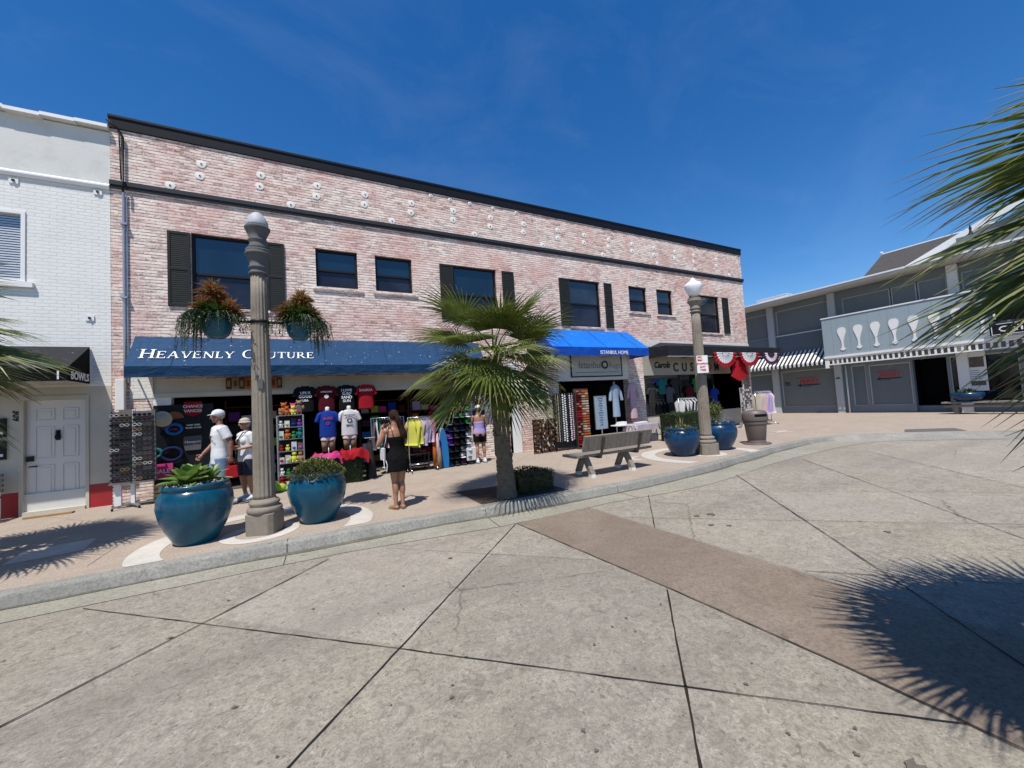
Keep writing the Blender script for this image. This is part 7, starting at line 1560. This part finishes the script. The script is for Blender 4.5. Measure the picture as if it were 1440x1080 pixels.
# the woman in black, seen from behind, taking a picture
Hh = 1.58
pose = dict(hip=(0.008, 0), sh=(-0.012, 0), curl=0.7, head=(-0.004, 0.018),
  legs=[((0.052, 0.0, 0.50), (0.040, 0.012, 0.275), (0.030, -0.022, 0.035), (0.045, 0.10, 0)), ((-0.050, 0.0, 0.50), (-0.022, 0.030, 0.275), (-0.034, 0.0, 0.035), (-0.06, 0.10, 0))],
  arms=[((0.098, 0.0, 0.795), (0.135, 0.075, 0.655), (0.028, 0.185, 0.80), (-0.35, 0.35, 0.9), (-0.7, -0.2, 0.2)), ((-0.110, 0.0, 0.795), (-0.175, 0.05, 0.655), (-0.075, 0.175, 0.80), (0.3, 0.35, 0.9), (0.7, -0.2, 0.2))])
w1, hpt, V, R_ = person('woman in a black strappy playsuit seen from behind holding up a phone', 4.86, -4.46, radians(14), Hh, pose, 'skin', True, headtilt=-0.12)
m_ = MB(); tor = [(0.47, 0.080, 0.113), (0.52, 0.086, 0.116), (0.56, 0.078, 0.108), (0.60, 0.064, 0.084), (0.64, 0.061, 0.074), (0.68, 0.066, 0.084), (0.715, 0.071, 0.095), (0.735, 0.069, 0.100), (0.740, 0.055, 0.093)]
m_.tube([V((lerp(0.008, -0.006, (z-.465)/.36), 0.0, z)) for z, a, b in tor], [(a*Hh, b*Hh) for z, a, b in tor], 24)
m_.tube([V((0.008, -0.004, 0.385)), V((0.008, -0.004, 0.47)), V((0.008, -0.002, 0.55))], [(0.088*Hh, 0.118*Hh), (0.090*Hh, 0.119*Hh), (0.080*Hh, 0.108*Hh)], 24)
for sd_ in (-1, 1): m_.ell(V((sd_*0.045+0.008, -0.038, 0.50)), (0.056*Hh, 0.050*Hh, 0.06*Hh), 12, 8)
remesh(m_, 'playsuit', 'wdress', w1, 0.009, 3)
m_ = MB()
for sd_ in (-1, 1):
    m_.tube([V((sd_*0.060-0.004, -0.068, 0.735)), V((sd_*0.062-0.004, -0.060, 0.79)), V((sd_*0.064-0.004, -0.02, 0.836)), V((sd_*0.062-0.004, 0.04, 0.80)), V((sd_*0.058-0.004, 0.066, 0.74))], 0.0045, 5)
m_.build('strap', 'wdress', w1, local=True, smooth=True)
m_ = MB(); m_.ell(hpt((0, -0.018, 0.020)), (0.050*Hh, 0.056*Hh, 0.058*Hh), 16, 12, R_)
m_.ell(hpt((0, -0.068, 0.012)), (0.022*Hh, 0.02*Hh, 0.022*Hh), 12, 8)
tail = [hpt((0, -0.070, 0.020)), hpt((0.010, -0.088, -0.03)), V((0.022, -0.072, 0.83)), V((0.040, -0.080, 0.76)), V((0.048, -0.080, 0.705))]; m_.tube(tail, [0.016*Hh, 0.020*Hh, 0.024*Hh, 0.030*Hh, 0.014*Hh], 12)
random.seed(80)
for k in range(34):
    a = rnd(0, 2*pi); r = rnd(0.3, 1.25)*0.028*Hh; m_.tube([p_+Vector((r*cos(a)*(0.6+0.25*i)+0.012*sin(i*2+k), r*sin(a)*0.8, rnd(-.02, .02))) for i, p_ in enumerate(tail)], [0.006, 0.007, 0.007, 0.006, 0.002], 5)
for k in range(18): a = rnd(-.9, .9); m_.tube([hpt((0.05*sin(a), 0.02, 0.045)), hpt((0.055*sin(a), -0.03, 0.065)), hpt((0.02*sin(a), -0.07, 0.03))], 0.006, 5)
remesh(m_, 'hair', 'hairdark', w1, 0.006, 1)
for k, (an, f) in enumerate((((0.030, -0.022), (0.12, 1)), ((-0.034, 0.0), (-0.2, 1)))):
    f = Vector((f[0], f[1], 0)).normalized(); b_ = Vector((an[0]*Hh, an[1]*Hh, 0)); r_ = f.cross(Vector((0, 0, 1)))
    m_ = MB(); out = [(-0.045, 0.024), (-0.03, 0.036), (0.05, 0.044), (0.12, 0.046), (0.165, 0.035), (0.185, 0.012)]; P2 = [b_+f*a+r_*w_ for a, w_ in out]+[b_+f*a-r_*w_ for a, w_ in out[::-1]]
    m_.ext([(p.x, p.y, 0.0) for p in P2], (0, 0, 0.012))
    for q in (0.0, 0.06, 0.11): m_.tube([b_+f*q+r_*0.04+Vector((0, 0, 0.012)), b_+f*q+r_*0.03+Vector((0, 0, 0.05 if q else 0.075)), b_+f*q-r_*0.03+Vector((0, 0, 0.05 if q else 0.075)), b_+f*q-r_*0.04+Vector((0, 0, 0.012))], 0.006, 5)
    m_.build('sandal', cl('tan'), w1, local=True)
ph_ = thing('phone', 'slim dark phone held up by the woman in black', 'phone', (4.86, -4.46, 0), None, radians(14)); m_ = MB(); c_ = V((-0.02, 0.235, 0.885)); m_.box(c_.x-0.075, c_.x+0.075, c_.y-0.004, c_.y+0.004, c_.z-0.036, c_.z+0.036); m_.build('case', 'black', ph_, local=True, bevel=0.006)
bg_ = thing('handbag', 'white handbag on a cord at left hip of woman in black', 'handbag', (4.86, -4.46, 0), None, radians(14)); m_ = MB(); m_.ext([(-0.235, 0.0, 0.80), (-0.235, 0.12, 0.80), (-0.235, 0.13, 1.0), (-0.235, -0.01, 1.0)], (0.045, 0, 0)); m_.build('body', cl('white'), bg_, local=True, bevel=0.012)
m_ = MB(); m_.tube([(-0.215, 0.0, 1.0), (-0.20, -0.04, 1.1), (-0.17, -0.03, 1.25), (-0.135, 0.0, 1.325), (-0.16, 0.06, 1.25), (-0.21, 0.11, 1.0)], 0.006, 5); m_.tube([(-0.225, -0.0, 0.82), (-0.235, -0.04, 0.70), (-0.21, -0.06, 0.62), (-0.19, -0.05, 0.72), (-0.2, -0.02, 0.8)], 0.006, 5); m_.build('cord', cl('white'), bg_, local=True, smooth=True)
# man in white tee and cap
H2 = 1.80
pose = dict(curl=0.5, head=(0, 0.014),
  legs=[((0.055, 0, 0.50), (0.062, 0.06, 0.275), (0.06, 0.02, 0.035), (0.06, 0.1, 0)), ((-0.055, 0, 0.50), (-0.06, -0.01, 0.275), (-0.06, -0.085, 0.045), (-0.06, 0.02, 0))],
  arms=[((0.118, 0, 0.80), (0.150, 0.02, 0.645), (0.135, 0.12, 0.545), (0, 0.6, -0.7), (-1, 0, 0)), ((-0.118, 0, 0.80), (-0.16, -0.055, 0.650), (-0.165, -0.055, 0.515), (0.0, 0.1, -1), (1, 0, 0))])
mn, hpt, V, R_ = person('man in white t-shirt, white cap and denim shorts walking left', 2.10, -1.92, radians(112), H2, pose, 'skin2')
def tee_on(t, V, H_, mat, hem=0.475, loose=1.0, arms=None, short_sleeve=0.62, bust=False):
    m_ = MB()
    if bust:
        for s_ in (-1, 1): m_.ell(V((s_*0.045, 0.045, 0.722)), (0.046*H_, 0.044*H_, 0.050*H_), 12, 8)
    k = loose; tor = [(hem, 0.074*k, 0.112*k), (0.52, 0.076*k, 0.112*k), (0.60, 0.070*k, 0.102*k), (0.68, 0.070*k, 0.104*k), (0.74, 0.070*k, 0.112*k), (0.785, 0.060*k, 0.116*k), (0.815, 0.046*k, 0.098*k), (0.835, 0.038, 0.056)]
    m_.tube([V((0, 0, z)) for z, a, b_ in tor], [(a*H_, b_*H_) for z, a, b_ in tor], 24)
    for (sh_j, el) in arms:
        a = V(sh_j); b_ = a.lerp(V(el), short_sleeve); m_.tube([a.lerp(V((0, 0, 0.79)), 0.3), a, b_], [(0.046*H_, 0.046*H_), (0.047*H_, 0.047*H_), (0.046*H_, 0.046*H_)], 14)
    return remesh(m_, 't_shirt', mat, t, 0.0095, 2)
tee_on(mn, V, H2, 'wtee', 0.44, 1.03, [(a[0], a[1]) for a in pose['arms']], 0.68)
def shorts_on(t, V, H_, mat, legs, len_=0.62, name='shorts', k=1.0):
    m_ = MB(); m_.tube([V((0, 0, 0.45)), V((0, 0, 0.50)), V((0, 0, 0.56))], [(0.072*H_*k, 0.108*H_*k), (0.074*H_*k, 0.112*H_*k), (0.062*H_*k, 0.094*H_*k)], 20)
    for (hp, kn, an, toe) in legs: a = V(hp); b_ = a.lerp(V(kn), len_*1.0); m_.tube([a, a.lerp(b_, 0.5), b_], [0.066*H_*k, 0.062*H_*k, 0.058*H_*k], 16)
    return remesh(m_, name, mat, t, 0.010, 2)
shorts_on(mn, V, H2, 'denim', pose['legs'], 0.85)
text('MAUI', 0.075, 'frame', mn, (0.02, 0.158, 1.27), (Vector((-1, 0, 0)), Vector((0, 0, 1))), 'chest_print', bold=0.001, local=True, shear=0.3)
def shoes(t, V, H_, mat, pose):
    for (hp, kn, an, toe) in pose['legs']:
        f = Vector((toe[0]-an[0], toe[1]-an[1], 0)).normalized(); b_ = Vector((an[0]*H_, an[1]*H_, 0)); z0 = max(0, (an[2]-0.035)*H_)
        m_ = MB(); m_.tube([b_-f*0.07+Vector((0, 0, 0.042+z0)), b_-f*0.02+Vector((0, 0, 0.052+z0)), b_+f*0.08+Vector((0, 0, 0.040+z0*0.4)), b_+f*0.16+Vector((0, 0, 0.030)), b_+f*0.20+Vector((0, 0, 0.024))], [(0.036, 0.040), (0.046, 0.050), (0.048, 0.038), (0.046, 0.030), (0.02, 0.016)], 12)
        m_.tube([b_+Vector((0, 0, 0.04+z0)), b_+Vector((0, 0, 0.14+z0))], [0.043, 0.038], 12); remesh(m_, 'shoe', mat, t, 0.009, 2)
shoes(mn, V, H2, 'wtee', pose)
def cap_on(t, hpt, H_, mat, R_, visor=True):
    m_ = MB(); m_.ell(hpt((0, -0.006, 0.026)), (0.049*H_, 0.059*H_, 0.046*H_), 18, 12, R_)
    if visor:
        for k in range(9):
            a = pi*k/8; m_.tube([hpt((0.040*cos(a), 0.035, 0.022)), hpt((0.036*cos(a), 0.055+0.035*sin(a), 0.014))], 0.006, 6)
    remesh(m_, 'cap', mat, t, 0.006, 2)
cap_on(mn, hpt, H2, 'wtee', R_); m_ = MB(); m_.ell(hpt((0, -0.020, 0.0)), (0.046*H2, 0.042*H2, 0.035*H2), 14, 10, R_); m_.build('hair', 'hairgrey', mn, local=True, smooth=True)
m_ = MB(); m_.ell(hpt((0, 0.044, -0.030)), (0.020*H2, 0.006*H2, 0.004*H2), 8, 6, R_); m_.build('moustache', 'hairgrey', mn, local=True, smooth=True)
rb = thing('shopping_bag', 'small red bag held between the man and woman', 'bag', (2.315, -2.17, 0.53)); m_ = MB(); m_.ext([(-0.10, -0.03, 0.0), (0.10, -0.03, 0), (0.08, -0.02, 0.22), (-0.08, -0.02, 0.22)], (0, 0.07, 0)); m_.build('body', cl('red'), rb, local=True, bevel=0.012); m_ = MB(); m_.tube([(-0.05, 0.01, 0.21), (-0.03, 0.01, 0.33), (0.03, 0.01, 0.33), (0.05, 0.01, 0.21)], 0.006, 5); m_.build('handle', cl('red'), rb, local=True)
# woman in white behind the lamp post
H3 = 1.62
pose = dict(curl=0.6, head=(0, 0.014),
  legs=[((0.052, 0, 0.50), (0.055, 0.02, 0.275), (0.05, -0.01, 0.035), (0.05, 0.1, 0)), ((-0.052, 0, 0.50), (-0.06, 0.0, 0.275), (-0.065, -0.03, 0.035), (-0.07, 0.1, 0))],
  arms=[((0.105, 0, 0.79), (0.145, -0.02, 0.655), (0.07, 0.12, 0.64), (-0.6, 0.6, 0.05), (0, 0, 1)), ((-0.105, 0, 0.79), (-0.15, -0.03, 0.655), (-0.07, 0.12, 0.63), (0.6, 0.6, 0.05), (0, 0, 1))])
w2, hpt, V, R_ = person('woman in white t-shirt and bucket hat standing behind the lamp post', 2.47, -1.62, radians(125), H3, pose, 'skin', True)
tee_on(w2, V, H3, 'wtee', 0.47, 1.06, [(a[0], a[1]) for a in pose['arms']], 0.72, True); shorts_on(w2, V, H3, 'navyshort', pose['legs'], 0.9, k=1.02); shoes(w2, V, H3, 'wtee', pose)
m_ = MB(); m_.ell(hpt((0, -0.006, 0.026)), (0.052*H3, 0.060*H3, 0.044*H3), 16, 10, R_); m_.lathe([(0.075*H3, -0.010), (0.070*H3, -0.006), (0.050*H3, 0.022), (0.04*H3, 0.022)], hpt((0, -0.004, 0.012)), 20); remesh(m_, 'bucket_hat', cl('cream'), w2, 0.007, 2)
m_ = MB(); m_.ell(hpt((0, -0.022, -0.008)), (0.048*H3, 0.044*H3, 0.045*H3), 14, 10, R_); m_.build('hair', 'hairgrey', w2, local=True, smooth=True)
cb = thing('crossbody_bag', 'dark crossbody bag on the woman in white', 'handbag', (2.47, -1.62, 0), None, radians(125)); m_ = MB(); m_.tube([V((0.10, 0.02, 0.60)), V((0.02, 0.092, 0.72)), V((-0.06, 0.066, 0.82)), V((-0.075, -0.01, 0.835)), V((-0.05, -0.075, 0.78)), V((0.05, -0.085, 0.66)), V((0.11, -0.02, 0.60))], 0.010, 6); m_.build('strap', cl('charcoal'), cb, local=True, smooth=True); m_ = MB(); m_.box(0.105*H3, 0.145*H3, -0.09, 0.09, 0.83, 0.99); m_.build('body', cl('charcoal'), cb, local=True, bevel=0.012)
# woman in the purple top looking at the goods
H4 = 1.60
pose = dict(curl=0.5, head=(0, 0.016),
  legs=[((0.052, 0, 0.50), (0.075, 0.03, 0.275), (0.075, -0.02, 0.035), (0.08, 0.1, 0)), ((-0.052, 0, 0.50), (-0.05, 0.0, 0.275), (-0.06, -0.04, 0.035), (-0.07, 0.1, 0))],
  arms=[((0.105, 0, 0.79), (0.15, 0.01, 0.655), (0.10, 0.11, 0.60), (-0.3, 0.8, 0.1), (0, 0, 1)), ((-0.105, 0, 0.79), (-0.16, 0.0, 0.645), (-0.175, 0.04, 0.525), (0, 0.1, -1), (1, 0, 0))])
w3, hpt, V, R_ = person('woman in purple tied top and black shorts with white cap', 7.74, -0.98, radians(-8), H4, pose, 'skin', True)
m_ = MB(); tor = [(0.50, 0.078, 0.112), (0.54, 0.076, 0.108), (0.60, 0.066, 0.088), (0.66, 0.068, 0.090), (0.705, 0.072, 0.098), (0.712, 0.06, 0.09)]; m_.tube([V((0, 0, z)) for z, a, b in tor], [(a*H4, b*H4) for z, a, b in tor], 22); remesh(m_, 'top', cl('lilac'), w3, 0.0095, 2)
shorts_on(w3, V, H4, 'wdress', pose['legs'], 0.62); shoes(w3, V, H4, 'wtee', pose); cap_on(w3, hpt, H4, 'wtee', R_)
m_ = MB(); m_.ell(hpt((0, -0.018, -0.004)), (0.049*H4, 0.048*H4, 0.05*H4), 14, 10, R_); m_.tube([hpt((0, -0.06, 0.01)), hpt((0, -0.085, -0.03)), V((0, -0.07, 0.82))], [0.022, 0.028, 0.008], 10); m_.build('hair', 'hairdark', w3, local=True, smooth=True)
wbg = thing('shopping_bag', 'white carrier bag hanging from left hand of purple woman', 'bag', (7.47, -0.97, 0.10)); m_ = MB(); m_.ext([(-0.13, -0.05, 0.0), (0.13, -0.05, 0), (0.15, -0.04, 0.36), (-0.15, -0.04, 0.36)], (0, 0.09, 0)); m_.build('body', cl('white'), wbg, local=True, bevel=0.02); m_ = MB(); m_.tube([(-0.08, 0, 0.35), (-0.03, 0, 0.62), (0.03, 0, 0.62), (0.08, 0, 0.35)], 0.012, 6); m_.build('handle', cl('white'), wbg, local=True)
m_ = MB(); m_.ell((0, 0, 0.10), (0.12, 0.12, 0.10), 10, 8); t = thing('drawstring_bag', 'small dark bag on the ground by the white carrier bag', 'bag', (7.7, -0.72, 0)); m_.build('body', cl('charcoal'), t, local=True, smooth=True)

# ------------------------------------------------------------------ labels: things of one look are told apart by their place in the row
groups_ = {}
for o in COL.objects:
    if o.parent is None and 'label' in o: groups_.setdefault(o['label'], []).append(o)
for lab, L_ in groups_.items():
    if len(L_) < 2: continue
    L_.sort(key=lambda o: o.location.x)
    cut = min([lab.find(w_) for w_ in (' on ', ' hanging ', ' before ', ' behind ', ' beside ', ' displayed ', ' under ', ' in ', ' between ') if lab.find(w_) > 0] or [len(lab)])
    for i, o in enumerate(L_): o['label'] = ORD[i]+' '+lab[:cut]+' from the left'+lab[cut:]
